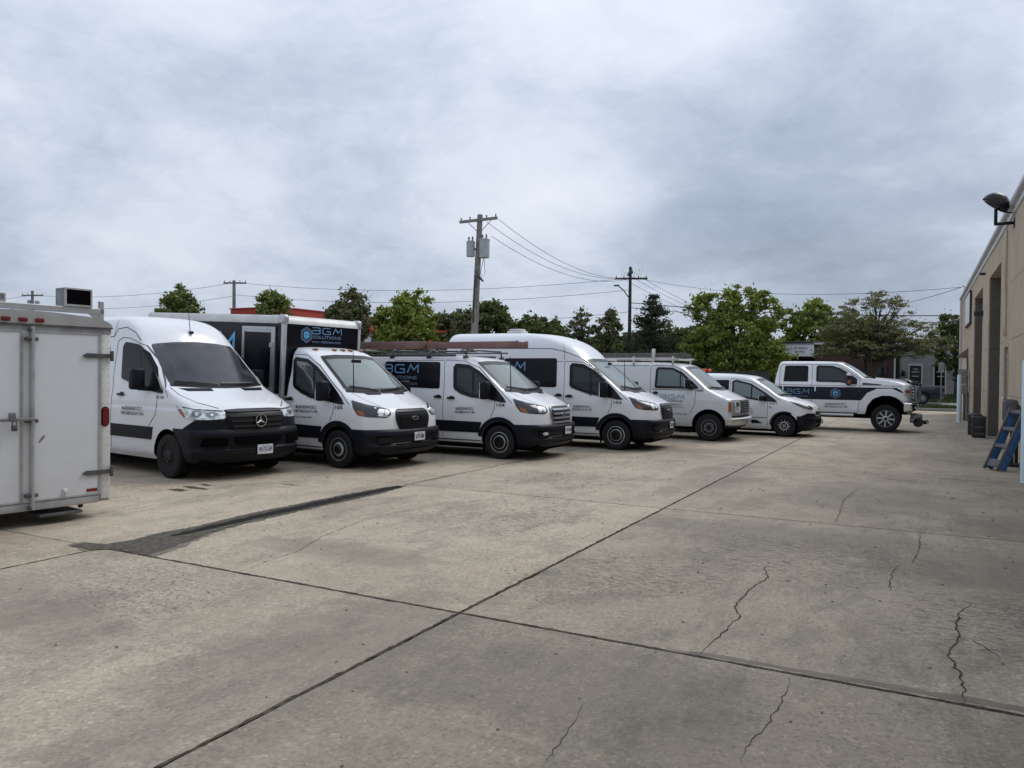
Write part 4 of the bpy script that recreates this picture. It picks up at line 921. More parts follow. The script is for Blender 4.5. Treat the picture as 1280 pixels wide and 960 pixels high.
# ---------------------------------------------------------------- Sprinter
def sprinter():
    root = empty('cargo_van', (-10.66, 9.417, 0), -.14); tagp(root, 'large white van with dark windscreen and three-pointed star grille, nearest the white trailer', 'van', 'white company vehicles parked in a row')
    xr = -4.96
    B = Body([(.28, .90, .92, .30, .08, xr + .05), (.40, .97, .99, .35, .09, xr), (.6, 1.0, 1.0, .38, .10, xr), (.8, .99, 1.01, .40, .10, xr), (1.0, .97, 1.01, .42, .10, xr), (1.10, .93, 1.01, .42, .10, xr), (1.16, .86, 1.0, .42, .10, xr),
              (1.22, .76, 1.0, .40, .10, xr), (1.32, .50, .99, .33, .09, xr), (1.42, .22, .975, .22, .11, xr), (1.485, .07, .97, .15, .14, xr), (1.53, .0, .965, .12, .15, xr), (1.75, -.25, .94, .11, .15, xr + .02), (2.0, -.53, .91, .11, .15, xr + .03), (2.24, -.80, .88, .14, .14, xr + .04),
              (2.34, -.88, .868, .20, .13, xr + .05), (2.46, -.99, .85, .28, .12, xr + .06), (2.58, -1.15, .815, .38, .11, xr + .07), (2.68, -1.39, .75, .48, .1, xr + .09), (2.745, -1.80, .63, .55, .08, xr + .12), (2.775, -2.4, .42, .55, .08, xr + .2)], k=1.2)
    B.make('white_paint', root, [(0, .37, .44, .98), (-3.66, .37, .44, .98)])
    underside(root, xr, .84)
    for sg in (-1, 1):
        wheel(root, 0, sg, .875, .362, .125, .215, 'black'); wheel(root, -3.66, sg, .875, .362, .125, .215, 'black')
    P = lambda *a, **k: B.patch(*a, **k)
    B.band('front_bumper', 'dark_plastic', root, .26, .83, lambda z: min(.45, .17 + max(0, .80 - z) * .9), .012, 10, [(.26, .0), (.33, .03), (.40, .055), (.50, .06), (.525, .015), (.68, .02), (.71, .05), (.77, .045), (.83, .01)])
    # plastic mask that rises between headlight and grille
    P('bumper_mask', 'dark_plastic', root, 'diag', [((.16 - .99) * .7071, .80), ((.40 - .99) * .7071, .825), ((.66 - .86) * .7071, 1.0), ((.95 - .60) * .7071, .985), ((.955 - .56) * .7071, 1.14), ((.98 - .45) * .7071, 1.14), ((1.0 - .3) * .7071, .8), ((.8 - .8) * .7071, .79)], off=.018, grid=.06, depth=.03, mirror=True)
    hx = [(-.56, 1.02), (-.535, 1.14), (-.3, 1.152), (.3, 1.152), (.535, 1.14), (.56, 1.02), (.44, .76), (.34, .705), (-.34, .705), (-.44, .76)]
    gr = P('grille', 'gloss_black', root, 'front', hx, off=.03, rnd=.04, grid=.06, depth=.05)
    for k in range(5):
        z = .79 + k * .083; w = .40 + (z - .72) * .30
        P('grille_bar', 'grille_bar_dark', gr, 'front', [(-w, z - .014), (-w - .02, z + .016), (w + .02, z + .016), (w, z - .014)], off=.052, grid=.12, depth=.03)
    # star in a ring
    g = G(); q, _ = B.hit('front', 0, .95); Mx = Matrix.Translation((q.x + .075, .02, .955))
    g.lathe([(.108, -.01), (.108, .012), (.094, .012), (.094, -.01)], 36, 'x', Mx, closed=True)
    for k in range(3):
        a = R(90 + 120 * k); t = Vector((0, math.cos(a), math.sin(a))); nn = Vector((0, -math.sin(a), math.cos(a)))
        g.add([Mx @ Vector((.002, *(nn * .021)[1:])), Mx @ Vector((.002, *(t * .1)[1:])), Mx @ Vector((.002, *(-nn * .021)[1:])), Mx @ Vector((.016, 0, 0)), Mx @ (Vector((-.004, 0, 0)) - t * .02)], [(0, 1, 3), (1, 2, 3), (2, 4, 3), (4, 0, 3)])
    g.build('star_badge', 'chrome', gr)
    g = G(); g.lathe([(.093, -.012), (.093, .001)], 30, 'x', Mx); g.build('badge_disc', 'gloss_black', gr)
    P('lower_intake', 'black_void', root, 'front', [(-.40, .575), (-.46, .68), (.46, .68), (.40, .575)], off=.075, grid=.1, rnd=.03)
    P('bumper_lip', 'gloss_black', root, 'front', [(-.80, .43), (-.82, .475), (.82, .475), (.80, .43)], off=.072, grid=.1, depth=.03, rnd=.01)
    for sg in (-1, 1): P('bumper_recess', 'black_void', root, sg * 40, [(-.20, .56), (-.15, .69), (.22, .69), (.22, .56)], off=.07, rnd=.04, grid=.06)
    H3 = [(.20, -.98, 1.215), (.30, -.985, 1.10), (.44, -.96, 1.015), (.60, -.90, .985), (.86, -.68, .985), (.955, -.57, 1.01), (.94, -.57, 1.11), (.78, -.74, 1.145), (.5, -.93, 1.185)]
    lamps = P('headlight', 'lamp_clear', root, 'diag', [((x + y) * .7071, z) for x, y, z in H3], off=.02, rnd=.03, grid=.05, mirror=True)
    for o, sg in zip(lamps, (1, -1)):
        for nm, mt, pts in (('turn_signal', 'amber', [(-.50, 1.14), (-.44, 1.155), (-.345, 1.03), (-.37, 1.015)]), ('lamp_lens', 'steel_grey', ngon(-.16, 1.085, .068, 14, 1.2, .8)), ('lamp_lens', 'chrome', ngon(-.15, 1.08, .028, 12)), ('lamp_lens', 'steel_grey', ngon(.06, 1.07, .055, 14, 1.5, .75)), ('lamp_lens', 'chrome', ngon(.07, 1.065, .022, 12)), ('lamp_trim', 'lamp_dark', [(-.42, 1.19), (-.2, 1.158), (.2, 1.13), (.2, 1.118), (-.2, 1.148), (-.42, 1.175)])):
            q = P(nm, mt, None, 'diag', pts, off=.026, grid=.05, depth=.012, mirror=True); k = q[0] if sg == 1 else q[1]; k.parent = o; bpy.data.objects.remove(q[1] if sg == 1 else q[0], do_unlink=True)
    P('side_moulding', 'dark_plastic', root, 'side', [(-3.2, .61), (-3.2, .83), (-.44, .82), (-.50, .61)], off=.014, grid=.12, mirror=True)
    P('side_window', 'tint_glass', root, 'side', [(-1.52, 1.62), (-1.51, 2.18), (-1.43, 2.26), (-1.0, 2.21), (-.72, 2.07), (-.45, 1.80), (-.17, 1.385), (-.40, 1.40), (-.64, 1.44), (-1.06, 1.515)], off=.026, rnd=.05, grid=.04, mirror=True)
    P('window_corner_trim', 'gloss_black', root, 'side', [(-.60, 1.45), (-.52, 1.80), (-.40, 1.70), (-.19, 1.395), (-.40, 1.405)], off=.03, grid=.05, mirror=True)
    g = G(); B.line(g, 'side', [(-.90, 1.50), (-.92, 2.17)], .035, .03); g.build('window_divider', 'gloss_black', root)
    P('rear_side_window', 'tint_glass', root, 'side', [(-3.1, 1.62), (-3.1, 2.18), (-1.98, 2.2), (-1.98, 1.62)], off=.005, rnd=.06, grid=.12, mirror=True)
    P('windscreen', 'windscreen_dark', root, 'front', [(-.87, 1.545), (-.45, 1.515), (0, 1.505), (.45, 1.515), (.87, 1.545), (.84, 1.85), (.78, 2.22), (.4, 2.265), (0, 2.28), (-.4, 2.265), (-.78, 2.22), (-.84, 1.85)], off=.006, rnd=.05, grid=.09)
    P('cowl_panel', 'gloss_black', root, 'front', [(-.88, 1.51), (-.45, 1.48), (0, 1.47), (.45, 1.48), (.88, 1.51), (.86, 1.56), (.45, 1.53), (0, 1.52), (-.45, 1.53), (-.86, 1.56)], off=.012, grid=.08)
    wipers(B, root, [((-.80, 1.57), (-.10, 1.53)), ((-.05, 1.54), (.62, 1.545))])
    for sg in (-1, 1): P('bonnet_vent', 'dark_plastic', root, 'front', [(sg * .80, 1.475), (sg * .72, 1.425), (sg * .30, 1.425), (sg * .28, 1.47)], off=.006, grid=.06)
    g = G()
    B.line(g, 'side', [(-1.84, .40), (-1.83, 1.65), (-1.72, 2.28), (-1.55, 2.34), (-1.30, 2.32), (-.84, 2.19), (-.50, 1.90), (-.02, 1.32)], .013)
    B.line(g, 'side', [(-.33, 1.36), (-.36, 1.04), (-.60, .80)], .014)
    B.line(g, 'side', [(-4.8, 2.38), (-1.87, 2.36), (-1.74, 2.50), (-1.45, 2.52), (-1.15, 2.42), (-.97, 2.28)], .016)
    B.line(g, 'side', [(-1.87, 2.37), (-1.78, 2.66)], .012); B.line(g, 'side', [(-3.3, .4), (-3.3, 2.36)], .012)
    B.line(g, 'front', [(-.60, 1.16), (-.82, 1.25), (-.90, 1.36), (-.90, 1.48)], .013)
    g.build('panel_seam', 'seam', root)
    mirror(B, root, (-.66, 1.17, 1.62), (.17, .22, .36), 1.47); handle(B, root, -1.50, 1.34, .19)
    plate(B, root, .09, .475, '99175-NF', x=1.055)
    h, _ = B.hit('top', -.96, -.02); g = G(); g.rbox(h + Vector((.0, 0, .02)), (.13, .06, .05), .02, None, 2); g.tube([h + Vector((-.02, 0, .03)), h + Vector((-.09, 0, .50))], [.008, .004], 5); g.build('antenna', 'gloss_black', root, True)
    address(B, root, -1.47, -.74, 1.145, .985); stick('fleet_number', 'ink', root, fit_text('N-106', -.36, -.13, 1.30, 1.345), onbody(B, 'side', .005))
    for sg in (-1, 1): box1('tail_light', 'red_lens', root, xr - .004, xr + .03, sg * .93 - .05, sg * .93 + .05, .95, 1.45)
    box1('rear_bumper', 'dark_plastic', root, xr - .10, xr + .05, -.9, .9, .38, .56)
sprinter()

# ---------------------------------------------------------------- older van with square headlights
def savana():
    root = empty('cargo_van', (-4.966, 21.792, 0), -.02); tagp(root, 'older white van with square headlights, chrome bumper and grey ladders on a white roof rack', 'van', 'white company vehicles parked in a row')
    xr = -4.8
    B = Body([(.38, .66, .93, .20, .08, xr), (.5, .72, .98, .22, .09, xr), (.7, .75, 1.0, .22, .09, xr), (1.0, .75, 1.0, .22, .09, xr), (1.10, .73, 1.0, .23, .09, xr), (1.15, .68, .995, .26, .09, xr), (1.20, .56, .99, .30, .09, xr), (1.28, .38, .98, .30, .08, xr), (1.36, .20, .965, .22, .10, xr), (1.41, .10, .96, .14, .13, xr),
              (1.6, -.12, .93, .11, .14, xr), (1.8, -.36, .89, .11, .14, xr + .02), (2.0, -.62, .845, .14, .14, xr + .03), (2.05, -.72, .82, .30, .07, xr + .04), (2.10, -.95, .76, .4, .07, xr + .05), (2.135, -1.35, .64, .45, .07, xr + .08), (2.15, -1.9, .42, .45, .07, xr + .2)], k=.24)
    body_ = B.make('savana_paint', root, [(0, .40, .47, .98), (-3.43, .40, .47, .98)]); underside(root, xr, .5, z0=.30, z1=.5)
    for sg in (-1, 1): wheel(root, 0, sg, .87, .372, .125, .215, 'slot'); wheel(root, -3.43, sg, .87, .372, .125, .215, 'slot')
    P = lambda *a, **k: B.patch(*a, **k)
    B.band('front_bumper', 'dull_chrome', root, .42, .66, .46, .085, 6, .03)
    B.band('bumper_valance', 'dark_plastic', root, .34, .42, .50, .03, 2)
    P('bumper_strip', 'dark_plastic', root, 'front', [(-.9, .655), (-.9, .70), (.9, .70), (.9, .655)], off=.04, grid=.12)
    P('grille_surround', 'rim_silver', root, 'front', [(-.93, .73), (-.93, 1.13), (.93, 1.13), (.93, .73)], off=.02, rnd=.05, grid=.08, depth=.03)
    gr = P('grille', 'black_void', root, 'front', [(-.50, .76), (-.50, 1.10), (.50, 1.10), (.50, .76)], off=.026, grid=.1)
    for k in range(6): z = .79 + k * .056; P('grille_bar', 'rim_grey', gr, 'front', [(-.49, z - .010), (-.49, z + .010), (.49, z + .010), (.49, z - .010)], off=.036, grid=.2, depth=.02)
    for k in range(5): y = -.36 + k * .18; P('grille_bar', 'rim_grey', gr, 'front', [(y - .010, .77), (y - .010, 1.09), (y + .010, 1.09), (y + .010, .77)], off=.038, grid=.2, depth=.02)
    for sg in (-1, 1):
        hl = P('headlight', 'lamp_clear', root, 'front', [(sg * .53, .78), (sg * .53, 1.09), (sg * .82, 1.09), (sg * .82, .78)], off=.03, rnd=.02, grid=.06)
        P('lamp_lens', 'chrome', hl, 'front', [(sg * .56, .96), (sg * .56, 1.07), (sg * .79, 1.07), (sg * .79, .96)], off=.036, grid=.06, rnd=.02)
    P('turn_signal', 'amber', root, 'diag', [((.52 - .985) * .7071, .80), ((.52 - .985) * .7071, 1.07), ((.575 - .955) * .7071, 1.07), ((.575 - .955) * .7071, .80)], off=.026, rnd=.02, grid=.05, mirror=True)
    win = [(-1.53, 1.42), (-1.50, 1.93), (-1.44, 2.0), (-1.02, 1.985), (-.74, 1.85), (-.27, 1.42)]
    ws_ = [(-.84, 1.44), (-.4, 1.41), (0, 1.40), (.4, 1.41), (.84, 1.44), (.80, 1.7), (.72, 2.0), (.4, 2.03), (-.4, 2.03), (-.72, 2.0), (-.80, 1.7)]
    B.cabin(body_, [(-1.75, .85), (-.15, .85), (-.14, 1.37), (-.82, 1.90), (-1.75, 1.95)], .74, [win], ws_, -.95); seats(root, [-1.15], .88, (-.42, .42), 1, -.55, 1.28, (-.42, -.12, .70, .85, 1.36))
    P('side_window', 'cab_glass_clear', root, 'side', win, off=.013, rnd=.04, grid=.05, depth=.008, mirror=True); B.seal(root, 'side', win, .06)
    g = G(); B.line(g, 'side', [(-.80, 1.44), (-.80, 1.90)], .03, .017); g.build('window_divider', 'gloss_black', root)
    P('windscreen', 'screen_glass', root, 'front', [(-.84, 1.44), (-.4, 1.41), (0, 1.40), (.4, 1.41), (.84, 1.44), (.80, 1.7), (.72, 2.0), (.4, 2.03), (0, 2.04), (-.4, 2.03), (-.72, 2.0), (-.80, 1.7)], off=.008, rnd=.04, grid=.05, depth=.006); B.seal(root, 'front', ws_, .06, .012, False, 'windscreen_seal')
    P('cowl_panel', 'gloss_black', root, 'front', [(-.85, 1.405), (-.4, 1.375), (0, 1.37), (.4, 1.375), (.85, 1.405), (.84, 1.45), (.4, 1.42), (0, 1.415), (-.4, 1.42), (-.84, 1.45)], off=.012, grid=.08)
    wipers(B, root, [((-.7, 1.46), (-.1, 1.43)), ((0, 1.43), (.55, 1.45))])
    g = G(); B.line(g, 'side', [(-1.66, .45), (-1.66, 2.0), (-1.58, 2.05), (-1.0, 2.035), (-.70, 1.90), (-.15, 1.40), (-.37, 1.36), (-.39, 1.0), (-.52, .72)], .014); B.line(g, 'side', [(-4.7, 2.04), (-1.7, 2.04)], .014)
    B.line(g, 'side', [(-2.9, .45), (-2.9, 2.03)], .012); B.line(g, 'side', [(-.37, 1.38), (-1.0, 1.37), (-1.6, 1.375)], .016)
    B.line(g, 'front', [(-.55, 1.16), (-.70, 1.24), (-.76, 1.38)], .012); g.build('panel_seam', 'seam', root)
    ar = arc(0, .40, .505, 180, 0, 18) + arc(0, .40, .47, 0, 180, 18); P('wheel_arch_lip', 'savana_paint', root, 'side', ar, off=.02, grid=.06, mirror=True)
    mirror(B, root, (-.55, 1.14, 1.56), (.12, .20, .26), 1.44, 'gloss_black'); handle(B, root, -1.50, 1.28, .14)
    plate(B, root, 0, .55, '70214-MG', x=.86)
    fn = onbody(B, 'side', .005)
    stick('logo_lettering', 'logo_blue', root, bgm(-1.36, -.70, 1.12, 1.235, .14), fn); stick('solutions_lettering', 'ink_soft', root, fit_text('SOLUTIONS', -1.3, -.72, 1.045, 1.09), fn)
    stick('fleet_number', 'ink', root, fit_text('102', -.33, -.16, 1.335, 1.38), fn)
    stick('address_lettering', 'ink_soft', root, fit_text('466 BROADWAY STE. C', -1.15, -.75, .95, .99), fn); stick('address_lettering', 'ink_soft', root, fit_text('WEST BABYLON, NY 11704', -1.2, -.70, .88, .92), fn)
    stick('web_lettering', 'ink', root, fit_text('BGMSOLUTIONS.COM', -1.2, -.60, .70, .735), fn)
    rk = None; g = G()
    for x in (-1.05, -2.2, -3.4): g.tube([(x, -.86, 2.06), (x, -.86, 2.30)], .028, 6); g.tube([(x, .86, 2.06), (x, .86, 2.30)], .028, 6); g.rbox((x, 0, 2.22), (.06, 1.76, .05), .01)
    for y in (-.86, .86): g.tube([(-3.5, y, 2.24), (-.95, y, 2.24)], .025, 6)
    g.rbox((-1.6, -.90, 2.36), (.10, .05, .30), .02)
    g.build('roof_rack', 'aluminium_pale', root, True)
    for sg in (-1, 1): box1('tail_light', 'red_lens', root, xr - .004, xr + .03, sg * .93 - .05, sg * .93 + .05, .95, 1.35)
savana()

# ---------------------------------------------------------------- compact van
def connect():
    root = empty('compact_van', (-3.423, 24.51, 0), -.036); tagp(root, 'small white compact van numbered 101 with unpainted black bumper, beside the pickup', 'compact van', 'white company vehicles parked in a row')
    xr = -3.95
    B = Body([(.18, .66, .80, .3, .12, xr + .05), (.30, .77, .87, .32, .13, xr), (.5, .82, .90, .34, .13, xr), (.68, .83, .91, .35, .13, xr), (.80, .81, .91, .36, .13, xr), (.88, .78, .91, .37, .13, xr), (.95, .71, .905, .38, .12, xr), (1.01, .58, .90, .36, .12, xr), (1.08, .34, .89, .32, .11, xr), (1.16, .08, .88, .2, .12, xr), (1.22, -.05, .87, .12, .15, xr),
              (1.4, -.30, .84, .11, .15, xr + .03), (1.58, -.58, .80, .12, .15, xr + .06), (1.70, -.80, .76, .3, .07, xr + .1), (1.76, -.95, .71, .35, .07, xr + .12), (1.81, -1.25, .62, .4, .07, xr + .16), (1.85, -1.75, .47, .4, .07, xr + .25)])
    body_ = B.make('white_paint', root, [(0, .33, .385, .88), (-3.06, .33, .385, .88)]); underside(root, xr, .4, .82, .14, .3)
    for sg in (-1, 1): wheel(root, 0, sg, .80, .325, .105, .20, 'short'); wheel(root, -3.06, sg, .80, .325, .105, .20, 'short')
    P = lambda *a, **k: B.patch(*a, **k)
    B.band('front_bumper', 'dark_plastic', root, .17, .62, lambda z: .35 + max(0, .5 - z) * .2, .02, 8, .05)
    P('bumper_mask', 'dark_plastic', root, 'diag', [((.36 - .9) * .7071, .60), ((.62 - .78) * .7071, .71), ((.8 - .5) * .7071, .70), ((.8 - .4) * .7071, .6)], off=.02, grid=.06, mirror=True)
    gr = P('grille', 'gloss_black', root, 'front', [(-.36, .66), (-.42, .76), (.42, .76), (.36, .66)], off=.02, grid=.08, rnd=.03); P('badge', 'dull_chrome', gr, 'front', ngon(0, .84, .08, 16, 1, .45), off=.02, grid=.05)
    P('lower_grille', 'black_void', root, 'front', [(-.45, .30), (-.50, .52), (.50, .52), (.45, .30)], off=.07, rnd=.04, grid=.08)
    H3 = [(.16, -.90, 1.055), (.34, -.89, .94), (.50, -.84, .875), (.72, -.60, .825), (.75, -.56, .85), (.66, -.62, .93), (.44, -.80, 1.0)]
    lm = P('headlight', 'lamp_dark', root, 'diag', [((x + y) * .7071, z) for x, y, z in H3], off=.035, rnd=.02, grid=.04, depth=.04, mirror=True)
    for o, sg in zip(lm, (1, -1)):
        q = P('lamp_lens', 'steel_grey', None, 'diag', [(-.24, .93), (-.22, .895), (-.05, .87), (-.03, .90)], off=.042, rnd=.02, grid=.05, mirror=True); k = q[0] if sg == 1 else q[1]; k.parent = o; bpy.data.objects.remove(q[1] if sg == 1 else q[0], do_unlink=True)
    win = [(-1.52, 1.17), (-1.54, 1.62), (-1.42, 1.655), (-.98, 1.55), (-.55, 1.29), (-.19, 1.025), (-.77, 1.06), (-1.3, 1.14)]
    ws_ = [(-.78, 1.225), (-.4, 1.20), (0, 1.19), (.4, 1.20), (.78, 1.225), (.74, 1.45), (.66, 1.68), (.3, 1.715), (-.3, 1.715), (-.66, 1.68), (-.74, 1.45)]
    B.cabin(body_, [(-2.0, .6), (-.42, .6), (-.40, 1.12), (-.48, 1.2), (-1.0, 1.56), (-2.0, 1.64)], .64, [[(-1.52, 1.17), (-1.54, 1.62), (-1.42, 1.655), (-.98, 1.55), (-.5, 1.24), (-.5, 1.05), (-.77, 1.06), (-1.3, 1.14)]], ws_, -1.1); seats(root, [-1.45], .62, (-.36, .36), 1, -.85, 1.02, (-.72, -.45, .60, .6, 1.10))
    P('side_window', 'cab_glass_clear', root, 'side', win, off=.013, rnd=.03, grid=.05, depth=.008, mirror=True); B.seal(root, 'side', win, .05)
    P('window_corner_trim', 'gloss_black', root, 'side', [(-.56, 1.27), (-.21, 1.035), (-.56, 1.05)], off=.018, grid=.06, mirror=True)
    P('rear_side_window', 'tint_glass', root, 'side', [(-2.95, 1.2), (-2.95, 1.63), (-1.64, 1.655), (-1.64, 1.18)], off=.005, rnd=.05, grid=.12, mirror=True)
    g = G(); B.line(g, 'side', [(-.96, 1.08), (-.95, 1.53)], .035, .017); g.build('window_divider', 'gloss_black', root)
    P('windscreen', 'screen_glass', root, 'front', [(-.78, 1.225), (-.4, 1.20), (0, 1.19), (.4, 1.20), (.78, 1.225), (.74, 1.45), (.66, 1.68), (.3, 1.715), (-.3, 1.715), (-.66, 1.68), (-.74, 1.45)], off=.008, rnd=.04, grid=.05, depth=.006); B.seal(root, 'front', ws_, .06, .012, False, 'windscreen_seal')
    P('cowl_panel', 'gloss_black', root, 'front', [(-.79, 1.19), (-.4, 1.165), (0, 1.155), (.4, 1.165), (.79, 1.19), (.77, 1.235), (.4, 1.21), (0, 1.20), (-.4, 1.21), (-.77, 1.235)], off=.012, grid=.08)
    wipers(B, root, [((-.6, 1.24), (0, 1.22))])
    P('side_vent', 'gloss_black', root, 'side', [(-1.05, .37), (-1.05, .47), (-.80, .475), (-.62, .38)], off=.01, rnd=.02, grid=.08, mirror=True)
    g = G(); B.line(g, 'side', [(-1.60, .28), (-1.60, 1.65)], .013); B.line(g, 'side', [(-.47, 1.04), (-.49, .5), (-.47, .32)], .013); B.line(g, 'side', [(-1.6, .53), (-.5, .55)], .02)
    B.line(g, 'side', [(-1.6, 1.70), (-1.0, 1.62), (-.5, 1.34), (-.1, 1.05)], .012); B.line(g, 'side', [(-2.8, .28), (-2.8, 1.7)], .012); g.build('panel_seam', 'seam', root)
    ar = arc(0, .33, .425, 178, 60, 14) + arc(0, .33, .388, 60, 178, 14); P('wheel_arch_trim', 'dark_plastic', root, 'side', ar, off=.012, grid=.05, mirror=True)
    g = G(); h, _ = B.hit('side', -.40, .86); g.rbox((-.40, -abs(h.y) - .003, .86), (.05, .01, .05), .004); g.build('side_badge', 'steel_grey', root)
    mirror(B, root, (-.62, 1.04, 1.13), (.14, .24, .17), 1.09, 'gloss_black'); handle(B, root, -1.42, .98, .15)
    fn = onbody(B, 'side', .005); stick('fleet_number', 'ink', root, fit_text('101', -.40, -.20, .95, .99), fn)
    stick('address_lettering', 'ink_soft', root, fit_text('466 BROADWAY STE. C', -1.5, -.92, .77, .83), fn); stick('address_lettering', 'ink_soft', root, fit_text('WEST BABYLON, NY 11704', -1.5, -.90, .67, .73), fn)
    plate(B, root, 0, .45, '38051-MH', x=.90)
connect()

# ---------------------------------------------------------------- pickup
def pickup():
    root = empty('pickup_truck', (-.91, 28.524, 0), 0.0); tagp(root, 'white crew-cab pickup truck with a dark side stripe, raised tyres and a bull bar', 'pickup truck', 'white company vehicles parked in a row')
    bx, cx = -5.35, -3.50
    B = Body([(.58, .72, .95, .20, .05, bx), (.70, .76, .99, .2, .06, bx), (1.0, .78, 1.0, .2, .06, bx), (1.30, .78, 1.0, .2, .06, bx), (1.44, .76, .99, .21, .06, bx), (1.49, .75, .985, .22, .06, bx), (1.50, .745, .985, .22, .06, cx), (1.57, .67, .965, .25, .06, cx + .01), (1.63, .50, .94, .27, .06, cx + .01), (1.68, .22, .92, .28, .05, cx + .02), (1.715, -.12, .91, .27, .05, cx + .02), (1.745, -.48, .905, .13, .10, cx + .03),
              (1.9, -.70, .88, .10, .11, cx + .06), (2.1, -.98, .845, .10, .11, cx + .11), (2.21, -1.17, .81, .15, .10, cx + .14), (2.26, -1.30, .77, .26, .05, cx + .17), (2.295, -1.6, .66, .3, .05, cx + .24), (2.305, -1.95, .5, .3, .05, cx + .4)])
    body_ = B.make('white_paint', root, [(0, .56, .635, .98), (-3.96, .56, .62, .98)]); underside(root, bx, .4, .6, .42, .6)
    for sg in (-1, 1): wheel(root, 0, sg, .90, .445, .15, .275, 'alloy'); wheel(root, -3.96, sg, .90, .445, .15, .275, 'alloy')
    P = lambda *a, **k: B.patch(*a, **k)
    # flares
    fl = [(-.83, .58), (-.77, .97), (-.55, 1.27), (-.26, 1.41), (.18, 1.42), (.46, 1.28), (.70, 1.04), (.52, 1.02), (.36, 1.12), (.15, 1.19), (-.12, 1.19), (-.38, 1.08), (-.54, .86), (-.61, .58)]
    P('wheel_flare', 'white_paint', root, 'side', fl, off=.06, grid=.07, mirror=True, depth=.06)
    P('bed_flare', 'white_paint', root, 'side', [(x - 3.96, z) for x, z in fl if True], off=.05, grid=.1, mirror=True, depth=.05)
    P('side_stripe', 'navy_wrap', root, 'side', [(bx + .05, 1.02), (bx + .05, 1.445), (.30, 1.445), (.44, 1.36), (.50, 1.28), (.2, 1.36), (-.3, 1.35), (-.66, 1.02)], off=.004, grid=.12, mirror=True)
    P('rear_side_window', 'tint_glass', root, 'side', [(-3.17, 1.61), (-3.13, 2.13), (-3.08, 2.155), (-2.42, 2.155), (-2.38, 2.12), (-2.38, 1.61)], off=.006, rnd=.03, grid=.1, mirror=True)
    win = [(-2.12, 1.62), (-2.12, 2.13), (-2.06, 2.16), (-1.62, 2.15), (-1.36, 2.06), (-.86, 1.72), (-.86, 1.54), (-1.2, 1.575), (-1.35, 1.61)]
    ws_ = [(-.82, 1.765), (0, 1.752), (.82, 1.765), (.78, 2.0), (.70, 2.22), (0, 2.245), (-.70, 2.22), (-.78, 2.0)]
    B.cabin(body_, [(-3.3, 1.1), (-.80, 1.1), (-.78, 1.70), (-1.30, 2.08), (-3.2, 2.12)], .75, [win], ws_, -1.5); seats(root, [-1.95, -2.95], 1.2, (-.42, .42), 1, -1.3, 1.58, (-1.12, -.80, .70, 1.15, 1.68))
    P('side_window', 'cab_glass', root, 'side', win, off=.013, rnd=.03, grid=.05, depth=.008, mirror=True); B.seal(root, 'side', win, .06)
    P('windscreen', 'screen_glass', root, 'front', [(-.82, 1.765), (0, 1.752), (.82, 1.765), (.78, 2.0), (.70, 2.22), (0, 2.245), (-.70, 2.22), (-.78, 2.0)], off=.008, rnd=.04, grid=.05, depth=.006); B.seal(root, 'front', ws_, .05, .012, False, 'windscreen_seal')
    wipers(B, root, [((-.7, 1.78), (-.1, 1.765)), ((0, 1.765), (.6, 1.78))])
    g = G(); B.line(g, 'side', [(-3.29, .62), (-3.29, 2.1), (-3.2, 2.19), (-2.3, 2.2), (-2.25, 2.15), (-2.25, .62)], .014); B.line(g, 'side', [(-2.25, 2.18), (-1.5, 2.2), (-.78, 1.74), (-.77, 1.1), (-.84, .62)], .014); B.line(g, 'side', [(-3.52, .62), (-3.52, 1.48)], .02)
    B.line(g, 'side', [(-.75, 1.52), (.45, 1.50)], .014); B.line(g, 'side', [(-3.3, 1.50), (-.9, 1.49)], .012); g.build('panel_seam', 'seam', root)
    P('rocker_trim', 'seam', root, 'side', [(-3.4, .585), (-3.4, .61), (-.85, .61), (-.85, .585)], off=.01, grid=.2, mirror=True)
    for sg in (-1, 1):
        g = G(); g.tube([(-3.4, sg * .99, .53), (-.95, sg * .99, .53)], .045, 8); 
        for x in (-3.1, -2.2, -1.2): g.tube([(x, sg * .6, .5), (x, sg * .98, .53)], .03, 6)
        g.build('step_bar', 'aluminium', root, True)
    # raised bonnet centre
    P('bonnet_dome', 'white_paint', root, 'top', [(-.34, -.42), (-.34, .42), (.40, .36), (.58, .28), (.58, -.28), (.40, -.36)], off=.045, rnd=.08, grid=.08, depth=.04)
    # front: chrome bumper, headlights, grille, bull bar, winch
    B.band('front_bumper', 'chrome', root, .66, 1.0, .52, .07, 6, .12)
    P('bumper_recess', 'black_void', root, -25, [(-.62, .74), (-.62, .92), (-.46, .92), (-.46, .74)], off=.21, rnd=.03, grid=.06)
    P('fog_light', 'lamp_clear', root, -25, ngon(-.54, .83, .05, 14), off=.22, grid=.05)
    gr = P('grille', 'rim_grey', root, 'front', [(-.60, 1.05), (-.62, 1.50), (.62, 1.50), (.60, 1.05)], off=.02, rnd=.05, grid=.1)
    for z in (1.14, 1.24, 1.34, 1.44): P('grille_bar', 'chrome', gr, 'front', [(-.56, z - .02), (-.56, z + .02), (.56, z + .02), (.56, z - .02)], off=.05, grid=.2, depth=.02)
    hl = P('headlight', 'lamp_clear', root, 'diag', [((.45 - 1.0) * .7071, 1.46), ((.50 - .99) * .7071, 1.22), ((.66 - .93) * .7071, 1.06), ((.76 - .66) * .7071, 1.06), ((.74 - .66) * .7071, 1.47)], off=.02, rnd=.03, grid=.05, mirror=True)
